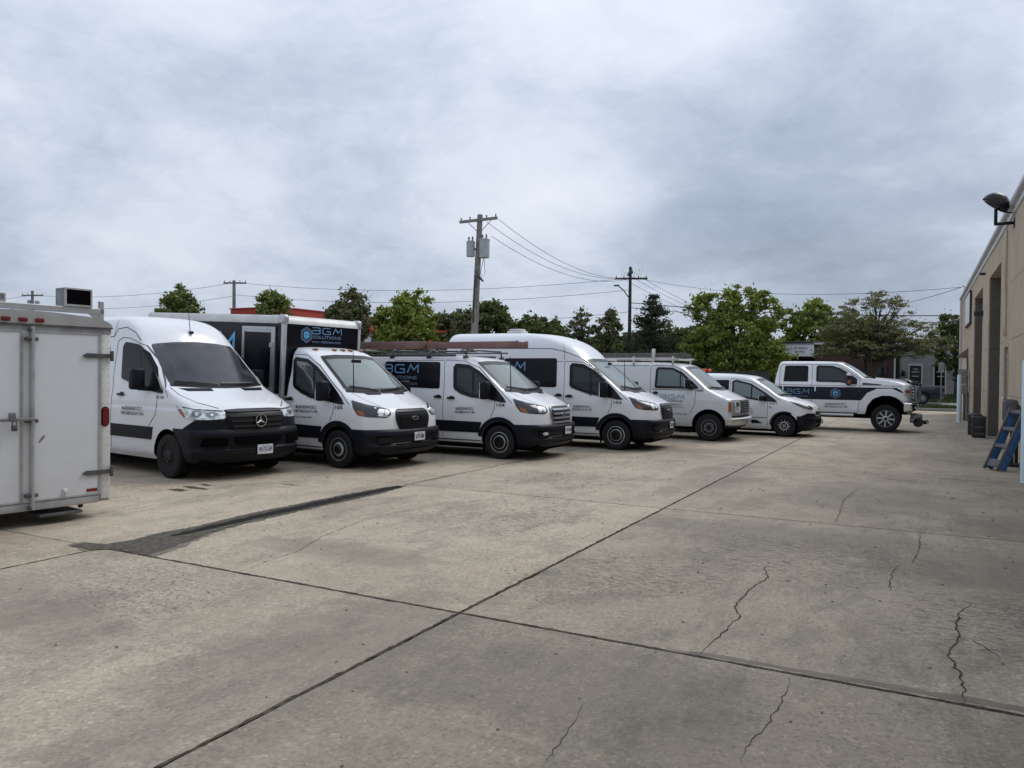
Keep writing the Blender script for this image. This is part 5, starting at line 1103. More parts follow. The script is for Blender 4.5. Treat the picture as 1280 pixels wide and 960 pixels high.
    for o, sg in zip(hl, (1, -1)):
        q = P('turn_signal', 'amber', None, 'diag', [((.50 - 1.0) * .7071, 1.38), ((.54 - .99) * .7071, 1.28), ((.66 - .90) * .7071, 1.28), ((.66 - .90) * .7071, 1.38)], off=.026, rnd=.02, grid=.05, mirror=True); k = q[0] if sg == 1 else q[1]; k.parent = o; bpy.data.objects.remove(q[1] if sg == 1 else q[0], do_unlink=True)
    g = G()
    for y in (-.62, -.22, .22, .62): g.tube([(.92, y, .98), (.97, y, 1.15), (.95, y, 1.45), (.88, y, 1.58)], .042, 8)
    for z in (1.05, 1.50): g.tube([(.90, -.86, z - .02), (.97, -.6, z), (.97, .6, z), (.90, .86, z - .02)], .036, 8)
    for sg in (-1, 1): g.tube([(.88, sg * .84, 1.03), (.86, sg * .88, 1.25), (.88, sg * .84, 1.48)], .034, 8)
    g.build('bull_bar', 'steel_grey', root, True)
    g = G(); random.seed(3)
    for k in range(7): g.rbox((.74 + .035 * k, -.62 + .04 * (k % 3), 1.60 + .04 * math.sin(k * 1.9)), (.13, .22, .09), .03, None, 1)
    g.build('rolled_cover', 'crate_black', root)
    g = G(); g.rbox((.88, 0, .50), (.34, .9, .20), .03); g.rbox((.80, -.30, .40), (.22, .4, .18), .03); g.tube([(.72, -.3, .56), (.85, -.4, .56)], .04, 8); wn_ = g.build('winch_mount', 'steel_grey', root, True)
    g = G(); g.lathe([(.03, -.5), (.14, -.5), (.15, -.45), (.15, .1), (.14, .14), (.03, .14)], 18, 'y', Matrix.Translation((.93, 0, .33))); g.rbox((1.08, -.28, .34), (.20, .16, .12), .03); g.tube([(1.10, -.3, .36), (1.2, -.3, .40), (1.23, -.3, .33), (1.17, -.3, .30)], .022, 6); g.build('winch', 'crate_black', root, True)
    # mirror with amber lens and chrome cap
    for sg in (-1, 1):
        g = G(); g.rbox((-1.10, sg * 1.22, 1.70), (.13, .22, .38), .03, None, 2); mr = g.build('wing_mirror', 'gloss_black', root, True)
        g = G(); g.rbox((-1.09, sg * 1.22, 1.855), (.14, .225, .10), .03, None, 2); g.build('mirror_cap', 'white_paint', mr, True)
        g = G(); g.rbox((-1.08, sg * 1.335, 1.62), (.09, .012, .12), .01, None, 1); g.build('mirror_turn_lens', 'amber', mr, True)
        g = G(); g.tube([(-1.06, sg * 1.15, 1.60), (-.92, sg * .90, 1.60)], .035, 6); g.build('mirror_arm', 'gloss_black', mr, True)
        P('mirror_sail', 'gloss_black', mr, 'side', [(-1.02, 1.57), (-1.0, 1.80), (-.87, 1.70), (-.86, 1.545)], off=.012, grid=.08) if sg < 0 else None
    for x in (-3.17, -2.14):
        for sg in (-1, 1): g = G(); h, _ = B.hit('side', x, 1.37); g.rbox((x, sg * (abs(h.y) + .025), 1.37), (.045, .03, .17), .012, None, 2); g.build('door_handle', 'white_paint', root, True)
    for y in (-.45, -.18, 0, .18, .45):
        h, _ = B.hit('front', y, 2.275); g = G(); g.rbox(h + Vector((-.02, 0, .02)), (.12, .07, .035), .014); g.build('roof_marker_light', 'amber', root, True)
    fn = onbody(B, 'side', .010)
    stick('logo_lettering', 'logo_blue', root, bgm(-3.06, -2.34, 1.20, 1.35, .14), fn); stick('solutions_lettering', 'logo_grey', root, fit_text('SOLUTIONS', -3.06, -2.36, 1.09, 1.135), fn)
    stick('logo_hexagon', 'logo_grey', root, hexlogo(-1.51, 1.235, .165), fn); stick('logo_snowflake', 'logo_sky', root, snow(-1.51, 1.235, .165), fn)
    address(B, root, -1.86, -1.14, .92, .75, 'ink_soft')
    P('fender_badge', 'gloss_black', root, 'side', [(-.70, 1.535), (-.70, 1.60), (-.12, 1.555), (-.18, 1.53)], off=.006, grid=.1, rnd=.01)
    P('bed_liner', 'black_void', root, 'top', [(bx + .12, -.82), (bx + .12, .82), (cx - .12, .82), (cx - .12, -.82)], off=.008, grid=.3)
    for sg in (-1, 1): box1('tail_light', 'red_lens', root, bx - .004, bx + .03, sg * .88 - .08, sg * .88 + .08, 1.0, 1.42)
    plate(B, root, 0, .83, '88213-MC', x=.97)
pickup()

# ---------------------------------------------------------------- ground
def sheet(name, mat, x0, x1, y0, y1, z, kind='structure', parent=None):
    o = mk(name, [(x0, y0, z), (x1, y0, z), (x1, y1, z), (x0, y1, z)], [(0, 1, 2, 3)], mat, parent)
    if kind: o['kind'] = kind
    return o
sheet('ground', 'asphalt', -700, 700, -60, 900, -.06)
lot = sheet('concrete_yard', 'joint_filler', -45, 3.0, -9, 47.0, -.030)
XS = [-45, -40.3, -36.15, -32.0, -27.87, -23.72, -19.57, -15.42, -11.27, -7.12, -2.967, 3.0]
YS = [-9, -5.6, -.35, 4.814, 9.958, 15.536, 20.8, 26.0, 31.25, 36.5, 41.75, 47.0]
rs = random.Random(5); SLABS = {}
def slab(i, j):
    x0, x1, y0, y1 = XS[i], XS[i + 1], YS[j], YS[j + 1]; gp = .009; bev = .008
    # wobbly edges
    def edge(a, b_, n, horiz, base, sgn, seed):
        r_ = random.Random(seed); out_ = []
        for k in range(n):
            t = a + (b_ - a) * k / n; w = base + sgn * (gp + r_.uniform(-.004, .006) + (.010 * r_.random() if r_.random() < .08 else 0))
            out_.append((t, w) if horiz else (w, t))
        return out_
    n = 40 if (i >= 8 and j <= 6) else 6
    pts = edge(x0 + gp, x1 - gp, n, True, y0, 1, i * 31 + j * 7 + 1) + edge(y0 + gp, y1 - gp, n, False, x1, -1, i * 31 + j * 7 + 2) + edge(x1 - gp, x0 + gp, n, True, y1, -1, i * 31 + j * 7 + 3) + edge(y1 - gp, y0 + gp, n, False, x0, 1, i * 31 + j * 7 + 4)
    m_ = len(pts); cx, cy = (x0 + x1) / 2, (y0 + y1) / 2
    ins = [(x + (bev if x < cx else -bev) * (1 if abs(x - cx) > (x1 - x0) / 2 - .1 else 0), y + (bev if y < cy else -bev) * (1 if abs(y - cy) > (y1 - y0) / 2 - .1 else 0)) for x, y in pts]
    v = [(x, y, -.025) for x, y in pts] + [(x, y, -.006) for x, y in pts] + [(x, y, 0) for x, y in ins]
    f = [tuple(range(2 * m_, 3 * m_))] + [(k, (k + 1) % m_, (k + 1) % m_ + m_, k + m_) for k in range(m_)] + [(k + m_, (k + 1) % m_ + m_, (k + 1) % m_ + 2 * m_, k + 2 * m_) for k in range(m_)]
    o = mk('concrete_slab', v, f, 'concrete', lot)
    t = .97 + .10 * rs.random(); wmt = rs.uniform(-.015, .02)
    base = {(9, 3): 1.10, (8, 3): 1.08, (9, 2): 1.03, (8, 2): 1.04, (10, 2): .80, (10, 3): .88, (10, 4): .88, (10, 5): .93, (9, 1): .98, (10, 1): .80, (9, 4): 1.08, (8, 4): 1.10, (7, 3): 1.05}.get((i, j), 1.0)
    t = base * (1 if (i, j) in ((10, 2), (9, 2)) else t)
    o.color = (t * (1 + wmt), t, t * (1 - wmt), 1)
    SLABS[(i, j)] = o; return o
for i in range(len(XS) - 1):
    for j in range(len(YS) - 1): slab(i, j)
def ribbon(name, mat, pts, w, z=.0025, parent=None, seed=1, jit=.012, sub=7, closed=False, taper=True):
    r_ = random.Random(seed); P = []
    for k in range(len(pts) - 1):
        a, b_ = Vector(pts[k]), Vector(pts[k + 1]); n = max(1, int((b_ - a).length / .045)); n = min(n, 40)
        for q in range(n): P.append(a + (b_ - a) * q / n + (Vector((r_.uniform(-jit, jit), r_.uniform(-jit, jit))) if q else Vector((0, 0))))
    P.append(Vector(pts[-1])); v = []
    for k, q in enumerate(P):
        t = (P[min(k + 1, len(P) - 1)] - P[max(0, k - 1)]).normalized(); nn = Vector((-t.y, t.x)); u = k / (len(P) - 1)
        ww = w * (0.35 + .65 * r_.random()) * (min(1, 4 * min(u, 1 - u) + .25) if taper else 1) / 2
        v += [(q.x + nn.x * ww, q.y + nn.y * ww, z), (q.x - nn.x * ww, q.y - nn.y * ww, z)]
    return mk(name, v, [(2 * k, 2 * k + 1, 2 * k + 3, 2 * k + 2) for k in range(len(P) - 1)], mat, parent)
CR = [([(-1.23, 7.62), (-1.22, 7.28), (-1.14, 7.01), (-1.2, 6.6), (-1.22, 6.19), (-1.22, 6.0), (-1.13, 5.78), (-1.16, 5.36), (-1.18, 5.17), (-1.2, 4.85)], .015, (10, 3)),
      ([(.40, 7.01), (.31, 6.72), (.27, 6.38), (.28, 6.09), (.23, 5.83), (.19, 5.61), (.23, 5.45), (.25, 5.27), (.26, 5.08), (.25, 4.85)], .018, (10, 3)),
      ([(.05, 9.9), (.04, 9.04), (-.02, 8.19)], .014, (10, 3)), ([(-.11, 8.17), (-.17, 7.9), (-.19, 7.47), (-.18, 7.05)], .013, (10, 3)), ([(.35, 6.04), (.43, 5.88), (.49, 5.75)], .012, (10, 3)), ([(-.10, 7.05), (.1, 6.9), (.28, 6.75)], .006, (10, 3)),
      ([(-.8, 13.45), (-.92, 12.01), (-.88, 10.91), (-.86, 10.0)], .012, (10, 4)), ([(-.64, 4.74), (-.63, 4.58), (-.63, 4.33), (-.65, 4.05), (-.69, 3.83), (-.69, 3.57)], .007, (10, 2)),
      ([(-1.56, 3.81), (-1.52, 3.61), (-1.5, 3.38), (-1.47, 3.13)], .006, (10, 2)), ([(-5.25, 4.85), (-5.33, 5.29), (-5.36, 5.64), (-5.61, 6.26), (-5.73, 6.79), (-5.86, 7.38), (-5.79, 7.93), (-5.7, 8.53)], .009, (9, 3)),
      ([(-9.2, 4.85), (-9.0, 5.6), (-8.7, 6.3)], .006, (8, 3))]
for n, (pts, w, ij) in enumerate(CR): ribbon('crack', 'crack_dark', pts, w * 1.0, .0025, SLABS[ij], 10 + n)
def blob(name, mat, pts, z, parent, seed=0, j=.03):
    r_ = random.Random(seed); P = []
    for k in range(len(pts)):
        a, b_ = Vector(pts[k]), Vector(pts[(k + 1) % len(pts)]); n = max(1, int((b_ - a).length / .07))
        for q in range(n): P.append(a + (b_ - a) * q / n + Vector((r_.uniform(-j, j), r_.uniform(-j, j))))
    vs, _, fs, _, _, _ = delaunay_2d_cdt(P, [], [list(range(len(P)))], 1, 1e-5)
    return mk(name, [(q.x, q.y, z) for q in vs], [tuple(f) for f in fs], mat, parent)
AS0 = [(-7.42, 4.70), (-7.46, 4.84), (-7.2, 4.95), (-7.17, 5.2), (-7.24, 5.52), (-7.20, 5.89), (-7.22, 6.26), (-7.32, 6.67), (-7.36, 7.69), (-7.42, 8.71), (-7.34, 9.68), (-7.04, 9.80), (-6.80, 8.96), (-6.84, 8.17), (-6.86, 7.39), (-6.85, 6.35), (-6.78, 5.86), (-6.60, 5.32), (-6.46, 4.83), (-6.95, 4.83), (-7.1, 4.66)]
AS = [(-7.05 + (x + 7.05) * (1.0 if y < 5.6 else max(.45, 1.0 - (y - 5.6) * .14)), y) for x, y in AS0]
blob('tar_patch', 'stain_edge', [(-7.02 + (x + 7.02) * (1.12 if y > 6.5 else 1.2), y) for x, y in AS], .003, SLABS[(8, 3)], 3, .035)
blob('tar_patch', 'tar', AS, .0065, SLABS[(8, 3)], 4, .03)
blob('tar_patch', 'tar_wet', [(-7.02, 5.5), (-7.08, 6.0), (-7.14, 6.97), (-7.18, 8.32), (-7.14, 9.72), (-7.00, 9.66), (-6.97, 8.38), (-6.96, 6.74), (-6.93, 6.1), (-6.95, 5.5)], .010, SLABS[(8, 3)], 5, .018)
for n, pts in enumerate([[(-9.84, 7.58), (-9.75, 7.82), (-9.43, 7.80), (-9.45, 7.56)], [(-9.93, 7.92), (-9.88, 8.09), (-9.3, 8.06), (-9.24, 7.88), (-9.56, 7.86)], [(-9.86, 8.18), (-9.8, 8.34), (-9.58, 8.34), (-9.58, 8.16)], [(-8.9, 8.9), (-8.8, 9.05), (-8.4, 9.02), (-8.5, 8.9)]]): blob('damp_patch', 'damp_stain' if n < 3 else 'stain_edge', [(sum(q[0] for q in pts) / len(pts) + (x - sum(q[0] for q in pts) / len(pts)) * .8, sum(q[1] for q in pts) / len(pts) + (y - sum(q[1] for q in pts) / len(pts)) * .6) for x, y in pts], .003, SLABS[(8, 3)], 20 + n, .02)
# narrow dark seams of old sealant along the joints
for x, y0, y1, w in ((-2.967, -.3, 15.5, .035), (-2.967, 15.5, 31, .02), (-7.12, 9.9, 20.8, .028), (-7.12, -3, 4.7, .028)):
    n = max(4, int((y1 - y0) / .8)); ribbon('joint_sealant', 'crack_dark', [(x, y0 + (y1 - y0) * k / n) for k in range(n + 1)], w * 1.1, .002, lot, int(y0 * 7) + 90, .006, taper=False)
for y, x0, x1, w in ((4.814, -7.0, 2.9, .034), (9.958, -7.0, 2.9, .015), (15.536, -7.0, 2.9, .014)):
    n = 16; ribbon('joint_sealant', 'crack_dark', [(x0 + (x1 - x0) * k / n, y) for k in range(n + 1)], w * 1.1, .002, lot, int(y * 7) + 190, .006, taper=False)
# dirt bands beside the two main joints
blob('grime_band', 'stain_edge', [(2.9, 4.86), (.2, 4.86), (-1.4, 4.85), (-1.2, 4.89), (.3, 4.94), (2.9, 4.97)], .0015, SLABS[(10, 3)], 55, .015)
# small litter: twigs, pebbles
r_ = random.Random(12); g = G()
for k in range(420):
    x = r_.uniform(-11, 1.7); y = r_.uniform(1.2, 16); s_ = r_.uniform(.004, .012) * (1 + .06 * y)
    g.rbox((x, y, s_ * .3), (s_ * r_.uniform(.8, 2.6), s_, s_ * .6), s_ * .2, Matrix.Rotation(0, 4, 'Z'), 1) if k % 12 == 0 else g.add([(x - s_, y, .001), (x, y - s_, .001), (x + s_, y + s_ * .3, .001), (x, y, s_ * .8)], [(0, 1, 3), (1, 2, 3), (2, 0, 3)])
gr_ = g.build('gravel_litter', 'stain_edge'); tagp(gr_, 'loose grit and crumbs scattered on the concrete yard', 'grit', kind='stuff')

# beyond the yard
g = G(); g.rbox((-20, 47.12, .02), (60, .20, .26), .03, None, 2); kb = g.build('kerb', 'pavement'); kb['kind'] = 'structure'
def rising(name, mat, y0, y1, z0, z1):
    o = mk(name, [(-60, y0, z0), (30, y0, z0), (30, y1, z1), (-60, y1, z1)], [(0, 1, 2, 3)], mat); o['kind'] = 'structure'; return o
rising('grass_verge', 'grass_green', 47.2, 51.6, .12, .14)
rising('pavement', 'pavement', 51.6, 56.2, .135, .20)
rising('grass_lawn', 'grass_green', 56.2, 63.9, .21, .60)
rising('back_lawn', 'grass_green', 63.9, 140, .60, .9)
def blades(name, label, x0, x1, y0, y1, zf, n, seed, h=.16):
    rg = np.random.default_rng(seed); x = rg.uniform(x0, x1, n); y = rg.uniform(y0, y1, n); a = rg.uniform(0, 6.28, n); hh = rg.uniform(.4, 1, n) * h; z = zf(y)
    w = .05; v = np.stack([np.stack([x - w * np.cos(a), y - w * np.sin(a), z], 1), np.stack([x + w * np.cos(a), y + w * np.sin(a), z], 1), np.stack([x + .04 * np.sin(a), y, z + hh], 1)], 1).reshape(-1, 3)
    o = mk(name, v.tolist(), [(3 * k, 3 * k + 1, 3 * k + 2) for k in range(n)], 'grass_green'); tagp(o, label, 'grass', kind='stuff')
blades('grass', 'short green grass on the verge behind the kerb', -6, 4, 47.3, 51.5, lambda y: .12 + 0 * y, 7000, 1)
blades('grass', 'green lawn in front of the grey block building', -8, 6, 56.3, 63.8, lambda y: .21 + (y - 56.2) * .05, 7000, 2)

# ---------------------------------------------------------------- beige building on the right
wh = empty('warehouse', (1.9, 20, 0)); tagp(wh, 'long beige stucco building with tall bay openings and white gutter at right', 'building')
def wpart(name, mat, *boxes, parent=wh, r=0):
    g = G()
    for q in boxes:
        q = (q[0] - 1.9, q[1] - 1.9, q[2] - 20, q[3] - 20, q[4], q[5])
        if r: g.rbox(((q[0] + q[1]) / 2, (q[2] + q[3]) / 2, (q[4] + q[5]) / 2), (q[1] - q[0], q[3] - q[2], q[5] - q[4]), r)
        else: g.box(*q)
    return g.build(name, mat, parent, bool(r))
H = 5.70
wpart('wall', 'beige_plain', (1.9, 2.9, -8, 21.72, -.05, H)); wpart('wall', 'beige_plain', (1.9, 2.9, 22.74, 24.0, -.05, H)); wpart('wall', 'beige_plain', (1.9, 2.9, 27.95, 30.45, -.05, H)); wpart('wall', 'beige_plain', (1.9, 2.9, 35.05, 44.8, -.05, H))
wpart('lintel', 'beige_plain', (1.903, 2.9, 24.0, 27.95, 4.88, H)); wpart('lintel', 'beige_plain', (1.903, 2.9, 30.45, 35.05, 4.90, H)); wpart('lintel', 'beige_plain', (1.903, 2.9, 21.72, 22.74, 2.62, H))
wpart('bay_jamb', 'jamb_shade_brown', (1.93, 2.9, 27.90, 27.948, 0, 2.70), (1.93, 2.9, 27.905, 27.948, 2.715, 4.88)); wpart('bay_jamb', 'jamb_shade_brown', (1.93, 2.9, 35.0, 35.048, 0, 4.9))  # recess shade is painted into the jamb colour
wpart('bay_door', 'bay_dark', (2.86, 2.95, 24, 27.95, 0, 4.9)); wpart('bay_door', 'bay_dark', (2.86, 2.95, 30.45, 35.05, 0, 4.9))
wpart('rear_block', 'beige_plain', (2.95, 18, -8, 44.8, -.05, H - .01))
wpart('corner_trim', 'trim_white', (1.895, 1.93, 30.40, 30.452, 0, 4.9))
wpart('gutter', 'gutter_white', (1.78, 1.897, -8, 44.95, 5.72, 5.845), r=.025); wpart('fascia', 'trim_white', (1.87, 1.898, -8, 44.9, 5.56, 5.718)); wpart('roof', 'gutter_white', (1.90, 18.2, -8.2, 45.0, 5.702, 5.86))
wpart('downpipe', 'gutter_white', (1.80, 1.895, 44.70, 44.80, 0, 5.70), r=.02)
for z in (1.37, 2.70, 4.05): wpart('wall_joint', 'jamb_shade_brown', (1.8985, 1.9015, 35.05, 44.8, z, z + .012), (1.8985, 1.9015, 22.74, 24.0, z, z + .012), (1.8985, 1.9015, 27.95, 30.4, z, z + .012), (1.8985, 1.9015, -8, 21.72, z, z + .012))
dr = wpart('door', 'dark_door', (1.93, 2.04, 21.78, 22.68, .05, 2.55)); wpart('door_frame', 'beige_plain', (1.88, 2.06, 22.68, 22.74, 0, 2.60), (1.88, 2.06, 21.72, 21.78, 0, 2.60), (1.88, 2.06, 21.78, 22.68, 2.552, 2.62))
g = G()
for z in (1.02, 1.28): g.lathe([(.02, 0), (.035, -.03), (.035, -.06), (.015, -.08)], 10, 'x', Matrix.Translation((.03, 2.55, z)) )
g.build('door_knob', 'chrome', dr, True)
for k, ch in enumerate('466C'):
    v, f = fit_text(ch, -.07, .07, 2.27 - k * .17, 2.40 - k * .17); mk('door_lettering', [(.025, 1.25 - a, c) for a, c in v], f, 'letter_white', dr) if False else mk('door_lettering', [(.0255, 2.33 - a, c) for a, c in v], f, 'letter_white', dr)
wpart('wall_sign', 'crate_black', (1.82, 1.896, 36.6, 39.9, 4.02, 5.40)); wpart('sign_face', 'sign_white', (1.81, 1.822, 36.68, 39.82, 4.10, 5.32))
g = G(); g.add([(-.38, 18.6, 2.76), (-.38, 20.0, 2.76), (0, 18.6, 3.10), (0, 20.0, 3.10), (-.38, 18.6, 2.70), (-.38, 20.0, 2.70), (0, 18.6, 2.70), (0, 20.0, 2.70)], [(0, 1, 3, 2), (4, 5, 1, 0), (4, 0, 2, 6), (5, 7, 3, 1), (6, 7, 5, 4)]); g.build('door_hood', 'jamb_shade_brown', wh)
wpart('side_panel', 'aluminium_pale', (1.72, 1.78, 38.3, 39.4, .3, 2.6))
# conduit and its box
g = G(); g.tube([(-.02, 2.42, 5.45), (-.02, 2.42, 3.0)], .018, 6); g.tube([(-.02, 2.52, 5.4), (-.03, 2.62, 4.6), (-.03, 2.60, 4.0), (-.02, 2.44, 3.6)], .012, 5); g.rbox((-.03, 2.42, 2.92), (.07, .12, .18), .01); g.build('conduit', 'beige_plain', wh, True)
# small lamp in the second bay, vent over it
g = G(); g.rbox((-.10, 10.3, 3.98), (.34, .22, .16), .03); g.build('bay_lamp', 'crate_black', wh, True)
g = G(); g.rbox((-.06, 9.6, 5.22), (.20, .2, .07), .02); g.build('wall_bracket', 'crate_black', wh, True)
# flood lamp
fl = empty('flood_lamp', (1.9, 21.0, 5.36)); tagp(fl, 'black hooded flood lamp on an arm high on the beige wall', 'lamp')
g = G(); g.rbox((-.20, 0, 0), (.40, .07, .07), .015); g.rbox((-.37, 0, .17), (.07, .07, .36), .015); g.rbox((-.01, 0, 0), (.03, .2, .22), .01); g.tube([(-.34, 0, .35), (-.2, 0, .26), (-.02, .05, .24)], .015, 6); g.build('lamp_arm', 'gloss_black', fl, True)
Mh = Matrix.Translation((-.38, 0, .42)) @ Matrix.Rotation(R(36), 4, 'Y')
g = G(); prof = []
n = 20; rings = []
for k in range(8):
    t = k / 7 * math.pi / 2; rings.append([Mh @ Vector((.30 * math.cos(t) * math.cos(a) - .02, .24 * math.cos(t) * math.sin(a), .30 * math.sin(t))) for a in [2 * math.pi * q / n for q in range(n)]])
g.add([q for r in rings for q in r], [(i * n + k, i * n + (k + 1) % n, (i + 1) * n + (k + 1) % n, (i + 1) * n + k) for i in range(7) for k in range(n)] + [tuple(range(7 * n, 8 * n))]); g.build('lamp_hood', 'gloss_black', fl, True)
g = G(); g.lathe([(.26, -.02), (.27, .0), (.2, .02)], 20, 'z', Mh @ Matrix.Scale(.78, 4, (0, 1, 0))); g.build('lamp_lens', 'lamp_dark', fl, True)
# meter box with pipes
mt = empty('meter_box', (1.68, 37.4, 0)); tagp(mt, 'grey electrical meter box on pipes at the far corner of the beige building', 'meter box')
g = G(); g.rbox((-.02, 0, 1.86), (.34, .5, .62), .02); g.rbox((.0, -.1, 1.32), (.30, .4, .40), .02); g.build('cabinet', 'steel_grey', mt, True); g = G(); g.tube([(-.1, 0, 0), (-.1, 0, 1.2)], .05, 8); g.tube([(.05, -.1, 0), (.05, -.1, 1.2)], .05, 8); g.rbox((.16, 0, .6), (.06, .4, 1.2), .01); g.build('pipes', 'steel_dark', mt, True)
g = G(); g.rbox((-.30, -.1, 1.72), (.22, .12, .12), .03); g.build('spigot', 'gloss_black', mt, True)
def bollard(x, y, h, r, label, mat):
    g = G(); g.lathe([(r, 0), (r, h - .04), (r * .9, h - .01), (r * .5, h)], 28, 'z'); o = g.build('bollard', mat, None, True, (x, y, 0)); tagp(o, label, 'bollard', 'pale blue bollards along the beige building'); return o
bollard(1.66, 15.70, 2.10, .09, 'tall pale blue pipe bollard at the right edge of the picture', 'bollard_blue')
bollard(1.46, 35.6, 1.92, .075, 'tall pale blue pipe bollard at the far end by the meter box', 'bollard_blue')
# black crates
def crate(x, y, w, d, h, label):
    rt = empty('storage_crate', (x, y, 0)); tagp(rt, label, 'crate', 'black crates in front of the bay opening')
    g = G(); g.rbox((0, 0, h / 2), (w, d, h), .02); g.build('crate_body', 'crate_black', rt, True); g = G(); g.rbox((0, 0, h - .03), (w + .03, d + .03, .06), .015); g.build('crate_rim', 'steel_dark', rt, True)
    for z in (.12, h * .5): g = G(); g.rbox((0, -d / 2 - .004, z), (w * .8, .012, .05), .004, None, 1); g.build('crate_rib', 'steel_dark', rt)
crate(1.63, 27.05, .34, .5, .64, 'black crate nearer the camera beside the tall bay opening'); crate(1.60, 28.3, .36, .5, .66, 'black crate farther back, partly behind another black crate')
# step ladder
ld = empty('step_ladder', (1.36, 17.30, 0), R(30)); tagp(ld, 'folded blue and grey stepladder leaning on the beige wall', 'ladder')
up = Vector((.50, 0, 1.14)).normalized(); pp = Vector((up.z, 0, -up.x)); Lh = 1.30
def ob(c, sx, sy, sz): # box along (up, y, pp)
    M_ = Matrix(((up.x, 0, pp.x, c.x), (0, 1, 0, c.y), (up.z, 0, pp.z, c.z), (0, 0, 0, 1))); return (Vector((0, 0, 0)), (sx, sy, sz), .008, M_)
for y in (0, .38): g = G(); g.rbox(*ob(up * Lh / 2 + Vector((0, y, .02)), Lh, .035, .05)); g.build('front_rail', 'ladder_grey', ld, True)
for y in (.0, .38): g = G(); g.rbox(*ob(up * (Lh / 2 - .03) + pp * .11 + Vector((0, y, .06)), Lh - .06, .03, .14)); g.build('side_channel', 'ladder_blue', ld, True)
for k in range(4): g = G(); g.rbox(*ob(up * (.14 + k * .36) + Vector((0, .19, .02)) + pp * .02, .08 if k else .15, .34, .05)); g.build('step', 'ladder_grey', ld, True)
for k in range(2): g = G(); g.rbox(*ob(up * (.32 + k * .55) + pp * .11 + Vector((0, -.005, .06)), .02, .036, .15)); g.build('channel_strap', 'steel_dark', ld, True)
cs = empty('covered_stand', (1.66, 18.5, 0)); tagp(cs, 'dark wooden stand with a grey cloth over its top behind the stepladder', 'stand')
g = G(); g.rbox((.03, -.1, .5), (.07, .07, 1.0), .01); g.rbox((.13, .12, .5), (.06, .07, 1.0), .01); g.rbox((.07, 0, .03), (.22, .34, .06), .01); g.build('stand_frame', 'brown_wood', cs, True)
g = G(); g.rbox((.0, 0, 1.13), (.26, .34, .46), .07, None, 3); g.rbox((.06, .02, 1.02), (.24, .3, .5), .08, None, 3); g.build('cloth_cover', 'grey_cloth', cs, True)
bd = G(); bd.rbox((0, 0, .42), (.03, .12, .84), .005); bo = bd.build('timber_plank', 'weathered_wood', None, True, (1.80, 18.0, 0)); bo.rotation_euler = (0, R(4), 0); tagp(bo, 'short pale timber plank standing against the wall behind the stepladder', 'plank')

# ---------------------------------------------------------------- trailer at the left edge
tr = empty('enclosed_trailer', (-8.62, 5.87, 0), -.13); tagp(tr, 'white enclosed cargo trailer seen from the rear with double doors and grey lock rods', 'trailer')
def tp(name, mat, *boxes, r=0, parent=tr):
    g = G()
    for q in boxes:
        if r: g.rbox(((q[0] + q[1]) / 2, (q[2] + q[3]) / 2, (q[4] + q[5]) / 2), (q[1] - q[0], q[3] - q[2], q[5] - q[4]), r)
        else: g.box(*q)
    return g.build(name, mat, parent, bool(r))
body_paint('trailer_white', (0.62, 0.645, 0.68), 0.30); plain('trailer_trim', (0.34, 0.345, 0.355), 0.5, 0.3, var=.2); plain('trailer_post', (0.60, 0.60, 0.58), 0.5, var=.06)
tp('body', 'trailer_white', (-4.3, -.05, -1.84, .04, .27, 2.22)); tp('underframe', 'trailer_trim', (-4.3, -.02, -1.84, .04, .19, .268))
tp('corner_post', 'trailer_post', (-.06, .0, -.065, .05, .22, 2.20), r=.012); tp('corner_post', 'trailer_post', (-.06, .0, -1.85, -1.735, .22, 2.20), r=.012)
tp('header', 'trailer_trim', (-.06, .006, -1.85, .05, 2.195, 2.275)); tp('rear_sill', 'trailer_trim', (-.08, .012, -1.80, -.09, .185, .275), r=.01)
ar_ = [(.055, 2.262), (.055, 2.285), (.02, 2.325), (-.06, 2.36), (-.22, 2.385), (-.6, 2.41), (-.9, 2.417)]; ar_ = ar_ + [(-1.8 - y, z) for y, z in reversed(ar_[:-1])]
g = G(); g.prism(ar_ + [(-1.84, 2.27), (.04, 2.27)] if False else ar_, -.05, .03, 'x'); g.build('roof_arch', 'aluminium', tr)
g = G(); n = len(ar_); g.prism([(y * .985 - .013, z - .012) for y, z in ar_], -4.3, -.05, 'x'); g.build('roof', 'aluminium', tr)
tp('arch_edge', 'steel_dark', (-.05, .034, -1.86, .058, 2.252, 2.268))
for (a, b_) in ((-.82, -.10), (-1.70, -.95)):
    d = tp('rear_door', 'trailer_white', (.0, .012, a, b_, .30, 2.175))
    tp('door_edging', 'trailer_trim', (.0, .022, a - .025, a, .28, 2.195), (.0, .022, b_, b_ + .025, .28, 2.195), (.0, .021, a, b_, 2.175, 2.195), (.0, .021, a, b_, .28, .30), parent=d, r=0)
sc_ = G(); sc_.v = [(.0125, y, z) for y, z in [(-.76, .93), (-.735, .945), (-.70, .99), (-.69, 1.02), (-.72, 1.01), (-.755, .965)]]; sc_.f = [(0, 1, 2, 3, 4, 5)]; sc_.build('scuff_mark', 'steel_grey', tr)
tp('centre_strip', 'trailer_post', (-.002, .008, -.925, -.845, .28, 2.19))
for y in (-.838, -.962 + .0):
    if y < -.9: continue
    g = G(); g.tube([(.055, y, .20), (.055, y, 2.24)], .021, 10); rod = g.build('lock_rod', 'trailer_trim', tr, True)
    for z in (2.20, 2.10, 1.19, .36, .22): g = G(); g.rbox((.045, y - .01, z), (.05, .14 if z in (2.10, 1.19, .36) else .07, .045), .015); g.build('rod_bracket', 'steel_dark', rod, True)
